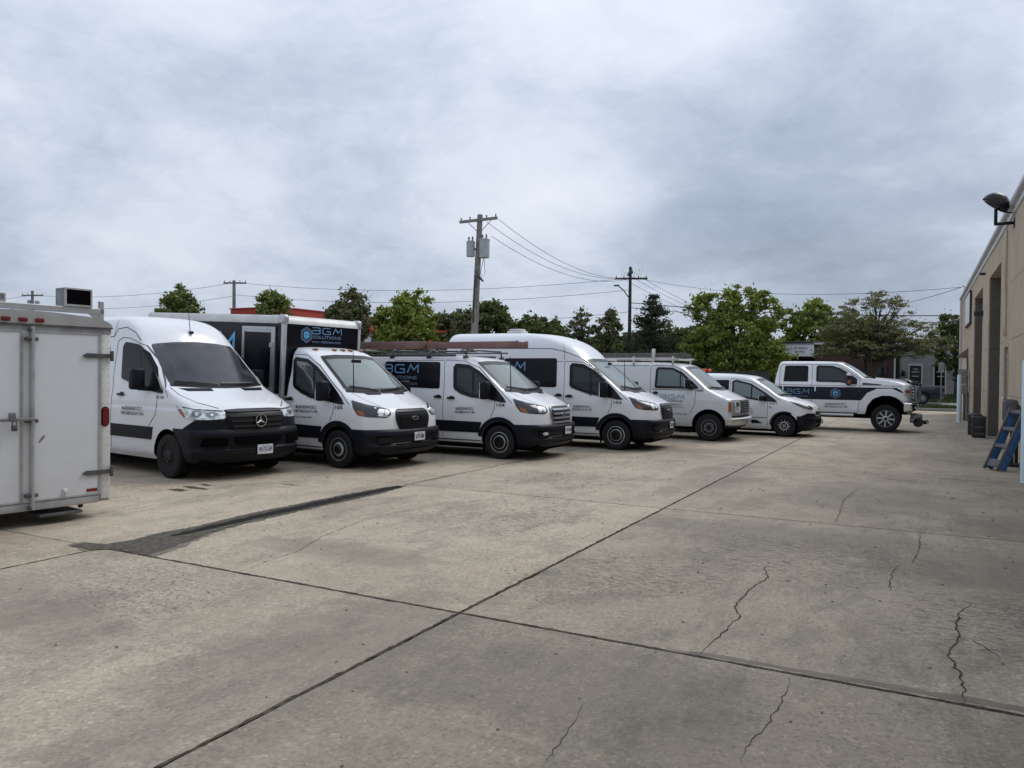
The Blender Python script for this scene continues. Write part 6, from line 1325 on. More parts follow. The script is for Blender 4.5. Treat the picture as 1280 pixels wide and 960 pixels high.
g = G(); g.rbox((.08, -1.0, 1.21), (.03, .34, .035), .01); g.rbox((.085, -1.055, 1.24), (.05, .07, .10), .015); lt = g.build('door_latch', 'steel_grey', tr, True)
g = G(); g.rbox((.10, -1.04, 1.12), (.03, .06, .065), .01); g.tube([(.10, -1.06, 1.14), (.10, -1.06, 1.19), (.10, -1.02, 1.19), (.10, -1.02, 1.14)], .008, 6); g.build('padlock', 'steel_dark', lt, True)
for z in (1.93, .545):
    g = G(); g.prism([(-.24, z - .028), (-.29, z), (-.24, z + .028), (.05, z + .022), (.05, z - .022)], .012, .035, 'x'); g.tube([(.035, .045, z - .06), (.035, .045, z + .06)], .022, 8); g.build('strap_hinge', 'steel_dark', tr)
for y in (-1.10, -.93, -.76, -1.27): tp('marker_lamp', 'red_lens', (.02, .055, y - .045, y + .045, 2.285, 2.335), r=.012)
g = G(); n = 24; v = [(.0, -.018 + .036 * math.cos(a), 1.205 + .036 * math.sin(a) + (.07 if math.sin(a) > 0 else -.07)) for a in [2 * math.pi * k / n for k in range(n)]]; g.add(v + [(.022, y, z) for _, y, z in v], [tuple(range(n, 2 * n))] + [(k, (k + 1) % n, (k + 1) % n + n, k + n) for k in range(n)]); tl_ = g.build('tail_lamp', 'red_lens', tr)
g = G(); v = [(.0, -.018 + .048 * math.cos(a), 1.205 + .048 * math.sin(a) + (.07 if math.sin(a) > 0 else -.07)) for a in [2 * math.pi * k / n for k in range(n)]]; g.add(v + [(.010, y, z) for _, y, z in v], [tuple(range(n, 2 * n))] + [(k, (k + 1) % n, (k + 1) % n + n, k + n) for k in range(n)]); g.build('lamp_gasket', 'gloss_black', tl_)
g = G()
def rv(y, z): g.lathe([(.0045, 0), (.003, .003)], 6, 'x', Matrix.Translation((.001, y, z)))
for k in range(24): rv(.02, .28 + k * .083)
for k in range(24): rv(-.045, .28 + k * .083)
for k in range(30):
    g.lathe([(.0045, 0), (.003, .003)], 6, 'x', Matrix.Translation((.006, -1.8 + k * .063, 2.235)))
rvo = g.build('rivets', 'steel_dark', tr); rvo['kind'] = 'stuff'
tp('reflector', 'red_lens', (.012, .02, -.235, -.115, .325, .36)); g = G(); g.rbox((.025, -.48, .36), (.02, .05, .07), .012); g.lathe([(.016, .0), (.012, .03)], 10, 'x', Matrix.Translation((.03, -.48, .36))); g.build('drain_bracket', 'aluminium_pale', tr, True)
tp('rear_step', 'steel_dark', (-.35, .02, -.75, -.28, .09, .125), r=.01); g = G()
for y in (-1.6, -.2): g.tube([(-.25, y, .2), (-.2, y, .12)], .03, 6)
g.build('step_brace', 'steel_dark', tr)
for sg, y in ((-1, -1.70), (1, -.12)):
    k_ = G(); k_.lathe([(.17, -.09), (.28, -.10), (.33, -.08), (.34, 0), (.33, .08), (.28, .10), (.17, .09)], 30, 'y', Matrix.Translation((-2.0, y, .34))); k_.build('wheel', 'rubber', tr, True)
    k_ = G(); k_.lathe([(.17, -.05), (.12, -.03), (.05, -.04)], 20, 'y', Matrix.Translation((-2.0, y, .34))); k_.build('rim', 'rim_grey', tr, True)
tp('tail_light_bar', 'red_lens', (-.0, .012, -1.66, -1.54, .325, .36))
g = G()
for x in (-.12, -2.0, -4.0):
    g.rbox((x, -.9, 2.465), (.05, 1.84, .07), .008); g.rbox((x, -.01, 2.46), (.05, .05, .26), .006); g.rbox((x, -1.79, 2.46), (.05, .05, .26), .006); g.add([(x + .02, -.035, 2.44), (x + .02, -.035, 2.34), (x + .02, -.16, 2.44), (x - .02, -.035, 2.44), (x - .02, -.035, 2.34), (x - .02, -.16, 2.44)], [(0, 1, 2), (5, 4, 3), (0, 3, 4, 1), (1, 4, 5, 2), (2, 5, 3, 0)])
g.build('roof_rack', 'aluminium', tr)
def unit(x, y, w, d, h, label, front=True):
    rt = empty('metal_cabinet', (x, y, 2.502), -.13 + .0); tagp(rt, label, 'metal box', 'metal boxes carried on the trailer roof rack')
    g = G(); g.box(-d, 0, -w / 2, w / 2, 0, h); g.build('cabinet_shell', 'steel_grey', rt)
    g = G(); g.box(.0, .012, -w / 2, -w / 2 + .02, .0, h); g.box(.0, .012, w / 2 - .02, w / 2, 0, h); g.box(0, .012, -w / 2 + .02, w / 2 - .02, h - .018, h); g.box(0, .012, -w / 2 + .02, w / 2 - .02, 0, .025); g.build('front_frame', 'aluminium', rt)
    if front: g = G(); g.box(0, .004, -w / 2 + .02, w / 2 - .02, .025, h - .018); g.build('front_grille', 'black_void', rt)
unit(-8.75, 5.60, .31, .22, .215, 'small grey metal box with a black front, on the right end of the trailer rack'); unit(-8.95, 4.70, .36, .34, .10, 'low grey metal box at the left end of the trailer rack', False)

plain('old_grey', (0.12, 0.11, 0.10), 0.8, var=0.3)
# ---------------------------------------------------------------- ladders on vehicle racks
def ladder(name, label, p, rz, Ln, w, mat, rung, rail=.085, up_=False, group='ladders carried on vehicle roofs'):
    rt = empty(name, p, rz); tagp(rt, label, 'ladder', group)
    for s_ in (0, 1): g = G(); g.rbox((0, s_ * w, 0), (Ln, .03, rail), .008); g.build('rail', mat, rt, True)
    k = int(Ln / .305)
    for i in range(k): g = G(); x = -Ln / 2 + (i + .5) * Ln / k; g.tube([(x, .0, 0), (x, w, 0)], .016, 6); g.build('rung', rung, rt, True)
    for s_ in (-1, 1): g = G(); g.rbox((s_ * Ln / 2, 0, 0), (.06, .045, rail + .02), .01); g.rbox((s_ * Ln / 2, w, 0), (.06, .045, rail + .02), .01); g.build('end_cap', 'ladder_brown' if mat == 'ladder_brown' else 'steel_dark', rt, True)
bx_, by_, brz = -7.618, 14.852, -.008
ladder('extension_ladder', 'brown ladder section lying on the front half of the low van roof rack', (bx_ - .82, by_ - .86, 2.375), brz, 2.3, .42, 'ladder_brown', 'aluminium', .135)
ladder('extension_ladder', 'brown ladder section lying on the rear half of the low van roof rack', (bx_ - 3.05, by_ - .90, 2.385), brz, 2.2, .44, 'ladder_brown', 'aluminium', .15)
gx, gy = -4.966, 21.792
ladder('aluminium_ladder', 'grey ladder lying flat on the near side of the white van rack', (gx - 2.0, gy - .80, 2.335), -.02, 2.3, .40, 'old_grey', 'steel_grey', .12)
ladder('aluminium_ladder', 'second grey ladder on the far side of the white van rack', (gx - 2.1, gy + .30, 2.335), -.02, 2.2, .40, 'old_grey', 'steel_grey', .12)

# ---------------------------------------------------------------- utility poles and wires
def pole(x, y, h, label, lean=(0, 0), mat='pole_wood', r=.22):
    rt = empty('utility_pole', (x, y, 0)); tagp(rt, label, 'utility pole', 'wooden utility poles behind the yard')
    g = G(); g.tube([(0, 0, 0), (lean[0] * .5, lean[1] * .5, h * .5), (lean[0], lean[1], h)], [r, r * .85, r * .68], 12); g.build('pole', mat, rt, True); return rt
p1 = pole(-21.9 - .28, 37.15 - .15, 10.65, 'tall grey wooden pole with two transformer cans in the middle of the picture', (.36, .19))
def xarm(rt, z, dx, dy, L_, mat, cx=0, cy=0, tilt=0, t=.15):
    g = G(); a = Vector((dx, dy, tilt)).normalized(); M_ = Matrix.Translation((cx, cy, z)) @ a.to_track_quat('X', 'Z').to_matrix().to_4x4(); g.rbox((0, 0, 0), (L_, t * .85, t), .012, M_); o = g.build('crossarm', mat, rt, True)
    for u in (-.46, -.22, .22, .46):
        g = G(); c = Vector((cx, cy, z)) + a * (L_ * u); g.lathe([(.02, 0), (.05, .05), (.03, .09), (.05, .12), (.02, .17)], 8, 'z', Matrix.Translation(c + Vector((0, 0, t / 2)))); g.build('insulator', 'porcelain', o, True)
    return o
xarm(p1, 10.33, 1, .06, 2.35, 'pole_wood', .33, .05, .03); 
for s_ in (-1, 1): g = G(); g.tube([(.35 + s_ * .75, .15, 10.28), (.33, .15, 9.6)], .02, 5); g.build('arm_brace', 'steel_grey', p1)
for (dx, dy, z, r_t, h_t, lb) in ((-.06, -.10, 8.72, .235, .82, 'transformer'), (.74, .05, 8.72, .29, 1.0, 'transformer')):
    g = G(); g.lathe([(r_t * .9, -h_t / 2 - .02), (r_t, -h_t / 2), (r_t, h_t / 2 - .06), (r_t * 1.06, h_t / 2 - .05), (r_t * 1.06, h_t / 2), (r_t * .6, h_t / 2 + .05), (.02, h_t / 2 + .06)], 22, 'z', Matrix.Translation((dx, dy, z))); t_ = g.build(lb, 'transformer_grey', p1, True)
    for s_ in (-1, 1): g = G(); g.lathe([(.04, 0), (.06, .05), (.035, .1), (.06, .15), (.03, .26)], 8, 'z', Matrix.Translation((dx + s_ * .12, dy, z + h_t / 2 + .03))); g.build('bushing', 'porcelain', t_, True)
    g = G(); g.rbox(((dx + .30) / 2, .05, z), (.12, .1, .12), .01); g.build('mount_bracket', 'steel_dark', t_)
g = G(); g.tube([(.30, -.25, 7.2), (.55, -.3, 7.1), (.9, -.3, 6.85)], .05, 6); g.tube([(.3, -.25, 7.5), (.75, -.25, 7.0)], .03, 6); g.tube([(.8, -.1, 8.2), (.95, -.2, 7.4), (.8, -.25, 6.9), (.65, -.2, 7.4), (.8, -.1, 8.2)], .014, 5); g.tube([(.35, -.22, 7.1), (.28, -.24, 6.2), (.22, -.24, 4.6)], .045, 6); g.build('cable_loops', 'wire_black', p1)
g = G(); g.rbox((.24, -.16, 2.9), (.20, .10, 5.0), .02); g.build('riser_guard', 'pole_wood', p1, True)
p2 = pole(-20.7, 59.3, 10.5, 'dark pole with crossed arms and a street lamp above the pine tree', (.02, 0), 'pole_wood_dark', .17)
xarm(p2, 9.55, .92, .35, 2.6, 'pole_wood_dark', .1); xarm(p2, 9.95, .5, -.85, 1.8, 'pole_wood_dark', 0, 0, .0); g = G(); g.tube([(.1 + x * .01, .05, 9.9 + .5 * math.sin(x / 14 * math.pi)) for x in range(-90, 91, 12)], .012, 5); g.build('jumper_cable', 'wire_black', p2)
g = G(); g.tube([(0, 0, 7.9), (-.45, -.2, 8.6), (-.85, -.35, 8.95)], .05, 6); g.rbox((-1.0, -.4, 9.0), (.45, .2, .13), .05); g.build('street_lamp_arm', 'steel_dark', p2, True)
p3 = pole(-59.2, 53.7, 10.6, 'thin pole with one crossarm rising above the box truck roof', (-.12, 0), 'pole_wood'); xarm(p3, 10.35, .9, .4, 2.3, 'pole_wood')
p4 = pole(-92, 53.3, 10.9, 'small distant pole with a crossarm above the trailer', (0, 0), 'pole_wood'); xarm(p4, 10.35, .9, .4, 2.6, 'pole_wood'); g = G(); g.lathe([(.28, 0), (.28, .9)], 12, 'z', Matrix.Translation((-.5, 0, 8.9))); g.lathe([(.25, 0), (.25, .8)], 12, 'z', Matrix.Translation((.6, .2, 8.9))); g.build('transformer', 'transformer_grey', p4)
WG = 'overhead wires strung between the poles'
def wire(a, b_, sag, label, r=.014):
    a, b_ = Vector(a), Vector(b_); g = G(); n = 20; g.tube([a + (b_ - a) * k / n - Vector((0, 0, sag * 4 * (k / n) * (1 - k / n))) for k in range(n + 1)], r, 5); o = g.build('overhead_wire', 'wire_black'); tagp(o, label, 'wire', WG)
t1 = Vector((-21.82, 37.2, 10.4)); t2 = Vector((-20.6, 59.4, 9.6))
wire(t1 + Vector((1.15, .1, -.1)), t2 + Vector((-1.0, -.4, 0)), .75, 'wire from the right end of the transformer pole crossarm to the dark pole')
wire(t1 + Vector((.35, .1, -.15)), t2 + Vector((-.4, -.2, 0)), 1.0, 'wire from beside the transformer pole top to the dark pole')
wire(t1 + Vector((.75, 0, -1.0)), t2 + Vector((-.2, -.2, -.1)), 1.0, 'wire from the right transformer can to the dark pole')
def rep(lbl_): return lbl_
X3, X4 = Vector((-59.2, 53.7, 10.4)), Vector((-92, 53.3, 10.4))
for dz, lb in ((0, 'top street wire between the thin pole and the dark pole'), (-1.2, 'second street wire between the thin pole and the dark pole'), (-3.4, 'low cable between the thin pole and the dark pole')): wire(X3 + Vector((0, 0, dz)), Vector((-20.7, 59.3, 9.6 + dz * .8)), .9, lb, .016)
for dz, lb in ((0, 'top wire between the two poles at the left'), (-1.3, 'lower wire between the two poles at the left')): wire(X4 + Vector((0, 0, dz)), X3 + Vector((0, 0, dz)), .7, lb, .018)
for dz, lb in ((0, 'upper wire running off the left edge of the picture'), (-1.3, 'lower wire running off the left edge of the picture')): wire(X4 + Vector((0, 0, dz)), Vector((-140, 51, 10.3 + dz)), .8, lb, .018)
wire((-20.6, 59.3, 7.6), (24, 58.5, 6.6), 1.15, 'thick black cable crossing in front of the right-hand trees', .032)
wire((-20.6, 59.3, 7.2), (24, 58.5, 6.1), 1.15, 'second black cable just below, crossing the right-hand trees', .024)
for dx, lb in ((1.0, 'wire descending right from the dark pole to the tree tops'), (.3, 'middle wire descending right from the dark pole'), (-.6, 'left wire descending right from the dark pole')): wire(t2 + Vector((dx, .3, -.1)), (-13.5 + dx, 88, 7.0), 1.0, lb, .014)
wire(t2 + Vector((0, 0, .1)), (1.85, 44.6, 6.35), .8, 'thin wire from the dark pole to the corner of the beige building', .012)
wire((1.85, 44.6, 6.35), (-6, 62, 6.6), .35, 'service wire dropping from the beige building corner over the blossoming tree', .014)
g = G(); g.tube([(0, 0, 0), (0, 0, .5), (-.12, 0, .56)], .03, 8); o = g.build('service_mast', 'steel_grey', wh, True); o.location = (.10, 24.6, 5.86)

# ---------------------------------------------------------------- trees
def tree(x, y, zb, label, ells, mat, n, leaf, trunk_r=.16, name='leafy_tree', group='trees behind the yard', seed=0, dens=1.0, flat=1.0, limbs=10, gap=.35, cl=.16, cat='tree'):
    rg = np.random.default_rng(seed); rt = empty(name, (x, y, zb)); tagp(rt, label, cat, group)
    E_ = np.array(ells, float)   # cx, cy, cz, rx, ry, rz (relative to base)
    vol = E_[:, 3] * E_[:, 4] * E_[:, 5]; n = int(n * 1.5); ncl = max(14, int(n / 60)); idx = rg.choice(len(E_), ncl, p=vol / vol.sum())
    d = rg.normal(size=(ncl, 3)); d /= np.linalg.norm(d, axis=1)[:, None]; rad = rg.uniform(.35, 1.0, ncl) ** .55
    C = E_[idx, :3] + d * E_[idx, 3:6] * rad[:, None]
    Rm = E_[:, 3:6].mean(); cr = Rm * cl * rg.uniform(.7, 1.8, ncl)
    ci = rg.integers(0, ncl, n); o_ = rg.normal(size=(n, 3)); o_ /= np.linalg.norm(o_, axis=1)[:, None]; o_ *= (rg.uniform(0, 1, n) ** .5)[:, None]
    Pn = C[ci] + o_ * cr[ci][:, None] * np.array([1.25, 1.25, .8 * flat])
    # stray leaves all over the outline
    k = int(n * .12); Pn[:k] = C[ci[:k]] + o_[:k] * cr[ci[:k]][:, None] * 2.1
    Pn[:, 2] = np.maximum(Pn[:, 2], .15)
    a = rg.normal(size=(n, 3)); a /= np.linalg.norm(a, axis=1)[:, None]; b_ = np.cross(a, rg.normal(size=(n, 3))); b_ /= np.linalg.norm(b_, axis=1)[:, None]
    s = (leaf * rg.uniform(.55, 1.25, n))[:, None]; a = a * s; b_ = b_ * s * .62
    v = np.stack([Pn - a, Pn - b_ * .9 + a * .1, Pn + a, Pn + b_], 1).reshape(-1, 3)
    me = bpy.data.meshes.new('crown'); me.vertices.add(4 * n); me.vertices.foreach_set('co', v.ravel()); me.loops.add(4 * n); me.loops.foreach_set('vertex_index', np.arange(4 * n, dtype=np.int32))
    me.polygons.add(n); me.polygons.foreach_set('loop_start', np.arange(0, 4 * n, 4, dtype=np.int32)); me.polygons.foreach_set('loop_total', np.full(n, 4, dtype=np.int32)); me.update(calc_edges=True); me.validate(); me.materials.append(MATS[mat])
    co = bpy.data.objects.new('crown', me); COL.objects.link(co); co.parent = rt
    top = max(E_[:, 2] + E_[:, 5] * .5); g = G(); cz = float(E_[:, 2].min())
    g.tube([(0, 0, -.1), (.05, 0, cz * .5), (.0, .05, cz), (.1, 0, top * .85)], [trunk_r * 1.2, trunk_r, trunk_r * .8, trunk_r * .25], 9); tk = g.build('trunk', 'bark', rt, True)
    g = G(); pick = rg.choice(ncl, min(ncl, limbs), replace=False)
    for q in pick:
        c = Vector(C[q]); z0_ = cz * .55 + (c.z - cz * .55) * .35; m_ = Vector((c.x * .45, c.y * .45, (z0_ + c.z) / 2 + .15)); g.tube([(0, 0, z0_), m_, c], [trunk_r * .5, trunk_r * .3, trunk_r * .10], 6)
        for q2 in range(2):
            e = c + Vector(rg.normal(size=3)) * float(cr[q]) * 1.3; g.tube([m_, (m_ + e) / 2 + Vector((0, 0, .1)), e], [trunk_r * .22, trunk_r * .13, trunk_r * .05], 5)
    g.build('limbs', 'bark', rt, True); return rt
tree(-59.9, 47.7, 0, 'leafy tree above the big white van at left', [(0, 0, 7.0, 2.1, 2.0, 2.0), (.6, 0, 8.2, 1.5, 1.4, 1.3), (-.9, .2, 7.2, 1.4, 1.4, 1.4)], 'leaf_mid', 5200, .17, seed=1)
tree(-52.2, 51.7, 0, 'small round tree above the middle of the box truck', [(0, 0, 7.1, 1.8, 1.7, 1.8), (.1, 0, 8.2, 1.35, 1.3, 1.1)], 'leaf_mid', 3600, .17, seed=2)
tree(-36.2, 43.2, 0, 'tree in front of the red building, right of the box truck', [(0, 0, 5.3, 1.7, 1.7, 2.2), (-.1, 0, 6.9, 1.0, 1.0, 1.0)], 'leaf_greygreen', 5200, .14, seed=3)
tree(-32.6, 45.2, 0, 'broad green tree left of the transformer pole', [(0, 0, 4.8, 2.5, 2.3, 2.3), (.4, 0, 6.6, 1.3, 1.3, 1.2), (-1.4, 0, 5.6, 1.1, 1.2, 1.2)], 'leaf_bright', 9000, .15, seed=4)
tree(-30.4, 48.0, 0, 'lower grey-green tree just left of the transformer pole', [(0, 0, 4.6, 1.8, 1.8, 2.0), (1.0, 0, 5.4, 1.0, 1.0, 1.0)], 'leaf_greygreen', 4500, .15, seed=5)
tree(-29.9, 52.2, 0, 'dark dense tree directly behind the transformer pole', [(0, 0, 4.8, 2.3, 2.2, 2.4), (.4, 0, 6.3, 1.4, 1.3, 1.2), (-1.2, 0, 5.4, 1.1, 1.2, 1.2)], 'leaf_dark', 8500, .16, seed=6)
tree(-26.3, 53.9, 0, 'low wide dark tree right of the transformer pole', [(0, 0, 4.2, 2.6, 2.0, 2.0), (-.9, 0, 5.3, 1.2, 1.2, 1.0), (1.2, 0, 5.0, 1.3, 1.2, 1.1)], 'leaf_dark', 7500, .15, seed=7)
tree(-23.3, 55.6, 0, 'thin sparse tree with bare twigs showing at the top, left of the dark pole', [(0, 0, 4.6, 1.1, 1.1, 2.1), (.0, 0, 5.9, .7, .7, 1.0)], 'leaf_greygreen', 1900, .11, .10, seed=8, limbs=26)
tree(-21.6, 56.8, 0, 'narrow grey-green tree beside the foot of the dark pole', [(0, 0, 4.6, 1.3, 1.2, 2.1), (.2, 0, 6.0, .7, .7, .8)], 'leaf_greygreen', 3200, .12, .10, seed=9, limbs=20)
tree(-12.9, 61.3, 0, 'largest bright green tree with an uneven top, right of the pine', [(0, 0, 4.2, 3.6, 3.0, 3.4), (-1.9, 0, 7.0, 1.7, 1.6, 1.5), (.6, 0, 7.4, 1.9, 1.8, 1.5), (2.4, 0, 6.6, 1.4, 1.4, 1.8), (-.6, 0, 8.0, .8, .8, .8), (2.6, 0, 3.0, 1.8, 1.5, 2.2), (-2.8, 0, 3.2, 1.5, 1.4, 2.2)], 'leaf_bright', 21000, .15, .24, seed=10, limbs=20)
tree(-8.6, 75.0, .7, 'green tree rising behind the brick shop', [(0, 0, 5.2, 2.4, 2.2, 2.4), (.3, 0, 7.0, 1.3, 1.3, 1.2), (-1.5, 0, 6.0, 1.3, 1.3, 1.3)], 'leaf_bright', 7500, .18, seed=11)
tree(-5.3, 74.0, .7, 'mid green tree behind the brick shop, right of another', [(0, 0, 4.8, 2.2, 2.0, 2.0)], 'leaf_mid', 4500, .18, seed=12)
tree(-2.65, 57.5, .27, 'wide spreading tree with pale blossom and bare branches before the brick shop', [(0, 0, 5.7, 2.7, 2.4, 1.3), (-2.0, 0, 4.6, 2.0, 2.0, .9), (2.2, 0, 4.3, 2.2, 2.0, 1.0), (.3, 0, 3.5, 4.0, 2.6, .75), (-2.7, 0, 3.5, 1.7, 1.8, .7), (3.4, 0, 3.6, 1.6, 1.6, .6), (.2, 0, 6.7, 1.4, 1.3, .7)], 'leaf_bud', 12500, .075, .11, 'blossom_tree', seed=13, flat=.5, limbs=70, cl=.13)
tree(-3.3, 58.6, .3, 'olive leafed tree mixed into the left of the blossoming tree', [(0, 0, 4.2, 2.4, 1.8, 1.3), (-1.0, 0, 4.4, 1.9, 1.5, .9)], 'leaf_olive', 6000, .09, .12, seed=14, flat=.6)
tree(2.3, 60.0, .35, 'dark green tree partly hidden by the far corner of the beige building', [(0, 0, 3.7, 1.7, 1.6, 1.9), (-.3, 0, 5.1, .9, .9, .8)], 'leaf_dark', 4500, .12, seed=15)
# pine with layered branches
def pine(x, y, h, label):
    rt = empty('pine_tree', (x, y, 0)); tagp(rt, label, 'pine tree', 'trees behind the yard'); rg = np.random.default_rng(33); V_ = []; g = G(); g.tube([(0, 0, 0), (.1, 0, h * .5), (.35, 0, h)], [.2, .14, .03], 8); g.build('trunk', 'bark', rt, True); lb = G()
    P_ = []
    for z in np.linspace(1.0, h, 15):
        rad = 2.5 * (1 - (z / h) ** 1.5) + .22; na = 6
        for k in range(na):
            a = rg.uniform(0, 6.28); L_ = rad * rg.uniform(.55, 1.25); c = Vector((.35 * z / h, 0, z)); e = c + Vector((math.cos(a) * L_, math.sin(a) * L_, L_ * rg.uniform(.05, .35)))
            lb.tube([c, (c + e) / 2 - Vector((0, 0, .05)), e], [.04, .03, .012], 5)
            m_ = int(110 * L_ + 30); t = rg.uniform(.25, 1.08, m_)[:, None]; P_.append(np.array(c) + (np.array(e) - np.array(c)) * t + rg.normal(size=(m_, 3)) * np.array([.17, .17, .09]) * (1 + .3 * rad))
    lb.build('limbs', 'bark', rt, True); Pn = np.concatenate(P_); n = len(Pn); a = rg.normal(size=(n, 3)); a[:, 2] = np.abs(a[:, 2]); a /= np.linalg.norm(a, axis=1)[:, None]; b_ = np.cross(a, rg.normal(size=(n, 3))); b_ /= np.linalg.norm(b_, axis=1)[:, None]; a *= .14; b_ *= .035
    v = np.stack([Pn - b_, Pn + b_, Pn + a + b_, Pn + a - b_], 1).reshape(-1, 3); mk('crown', v.tolist(), [(4 * k, 4 * k + 1, 4 * k + 2, 4 * k + 3) for k in range(n)], 'leaf_pine', rt)
pine(-18.5, 57.5, 7.75, 'dark ragged pine with a leaning top in front of the dark pole')
# far wood that closes the horizon
def wood():
    rg = np.random.default_rng(77); V_ = []
    for t in list(np.linspace(0, 1, 66)) + list(np.linspace(-.75, -.02, 26)):
        x = -66 + 82 * t; y = 62 + 22 * t + rg.uniform(-2, 2); h = (5.3 + .7 * math.sin(t * 37) + rg.uniform(-.6, .6)) * (1.0 if t < .72 else .9)
        if t < 0: h = 3.4
        elif t < .25: h *= .8
        if .42 < t < .66: h += .9
        n = 1500; d = rg.normal(size=(n, 3)); d /= np.linalg.norm(d, axis=1)[:, None]; Pn = np.array([x, y, h * .5]) + d * (rg.uniform(.1, 1, n) ** .4)[:, None] * np.array([1.9, 1.6, h * .52])
        a = rg.normal(size=(n, 3)); a /= np.linalg.norm(a, axis=1)[:, None]; b_ = np.cross(a, rg.normal(size=(n, 3))); b_ /= np.linalg.norm(b_, axis=1)[:, None]; a *= .26; b_ *= .17
        V_.append(np.stack([Pn - a, Pn - b_, Pn + a, Pn + b_], 1).reshape(-1, 3))
    v = np.concatenate(V_); n = len(v) // 4; me = bpy.data.meshes.new('distant_wood'); me.vertices.add(4 * n); me.vertices.foreach_set('co', v.ravel()); me.loops.add(4 * n); me.loops.foreach_set('vertex_index', np.arange(4 * n, dtype=np.int32)); me.polygons.add(n); me.polygons.foreach_set('loop_start', np.arange(0, 4 * n, 4, dtype=np.int32)); me.polygons.foreach_set('loop_total', np.full(n, 4, dtype=np.int32)); me.update(calc_edges=True); me.materials.append(MATS['leaf_dark'])
    o = bpy.data.objects.new('distant_wood', me); COL.objects.link(o); tagp(o, 'dark belt of undergrowth and trees closing the view behind the yard', 'woodland', kind='stuff')
wood()

# ---------------------------------------------------------------- far buildings
def bparts(root, ox, oy, name, mat, *boxes, parent=None, r=0):
    g = G()
    for q in boxes: g.box(q[0] - ox, q[1] - ox, q[2] - oy, q[3] - oy, q[4], q[5])
    return g.build(name, mat, parent or root)
rb = empty('shop_building', (-52, 52.3, 0)); tagp(rb, 'large building with a red parapet and pale walls behind the box truck', 'building')
bp = lambda *a, **k: bparts(rb, -52, 52.3, *a, **k)
bp('wall', 'pale_wall', (-58, -52, 52.3, 88, 0, 5.9)); bp('red_parapet', 'red_metal', (-58.1, -51.9, 52.2, 88.1, 5.902, 7.62)); bp('parapet_cap', 'red_metal', (-58.2, -51.8, 52.1, 88.2, 7.622, 7.72))
for k in range(9): bp('window', 'tint_glass_side', (-51.99, -51.96, 55 + k * 3.6, 57.2 + k * 3.6, 4.5, 5.7))
bp('orange_bay', 'orange_paint', (-51.9, -51.4, 76, 88, 3.2, 7.4))
bk = empty('brick_shop', (-5.9, 64, 0)); tagp(bk, 'dark red brick shop with a white sign, half hidden behind the pickup truck', 'building')
kp = lambda *a, **k: bparts(bk, -5.9, 64, *a, **k)
kp('wall', 'red_brick', (-10.3, -9.75, 64, 72, .3, 4.28), (-9.75, -7.15, 64, 72, 3.28, 4.28) if False else (-9.75, -7.15, 66.5, 72, .3, 4.28), (-7.15, -1.42, 64, 72, .3, 4.45)); kp('fascia_beam', 'fence_dark', (-9.75, -7.15, 64.1, 66.4, 3.2, 4.2)); kp('roof', 'steel_dark', (-10.4, -1.40, 63.9, 72, 4.452, 4.56)); kp('cornice', 'trim_white', (-7.2, -1.41, 63.85, 63.995, 4.30, 4.45))
kp('shopfront_recess', 'bay_dark', (-9.7, -7.2, 66.3, 66.48, .3, 3.2)); kp('post', 'trim_white', (-9.83, -9.74, 63.85, 63.97, .4, 4.3)); kp('roof_coping', 'pale_wall', (-10.35, -7.2, 63.82, 63.99, 4.29, 4.37))
sg_ = empty('shop_sign', (-8.48, 63.8, 3.83)); tagp(sg_, 'white shop sign with green script on the brick shop front', 'sign'); g = G(); g.box(-1.28, 1.28, -.06, .08, -.46, .42); sb = g.build('sign_panel', 'sign_white', sg_)
def sgt(txt, x0, x1, z0, z1, mat, shear=0, dz=0.0):
    v, f = fit_text(txt, x0, x1, z0, z1, shear); mk('sign_lettering', [(a, -.065, c + (a - x0) * dz) for a, c in v], f, mat, sb)
sgt("Bryan's", -1.18, -.30, -.16, .22, 'sign_green', .35, .12); sgt('KITCHENS &', -.18, .80, .10, .28, 'ink'); sgt('BATHS', -.10, .60, -.18, 0.0, 'ink')
sgt('DESIGN', -.62, -.36, -.24, -.17, 'ink_soft')
w_ = kp('window', 'tint_glass_side', (-2.85, -2.10, 63.96, 63.99, 1.55, 2.55)); kp('window_frame', 'gloss_black', (-2.92, -2.86, 63.93, 63.995, 1.5, 2.6), (-2.09, -2.03, 63.93, 63.995, 1.5, 2.6), parent=w_); kp('window_sill', 'trim_white', (-2.98, -1.98, 63.9, 63.995, 1.38, 1.48), parent=w_)
kp('window', 'tint_glass_side', (-4.75, -4.30, 63.96, 63.99, 1.55, 2.5)); kp('downpipe', 'trim_white', (-1.62, -1.50, 63.86, 63.98, .3, 4.3)); kp('door', 'bay_dark', (-1.40, -1.24, 63.9, 63.99, .5, 4.2))
gb = empty('block_building', (1.6, 64, 0)); tagp(gb, 'grey concrete-block building with two white-framed glass doors at right', 'building')
qp = lambda *a, **k: bparts(gb, 1.6, 64, *a, **k)
qp('wall', 'grey_block', (-1.23, 9, 64.02, 76, .3, 4.55)); qp('roof', 'steel_dark', (-1.3, 9.1, 63.9, 76, 4.552, 4.66))
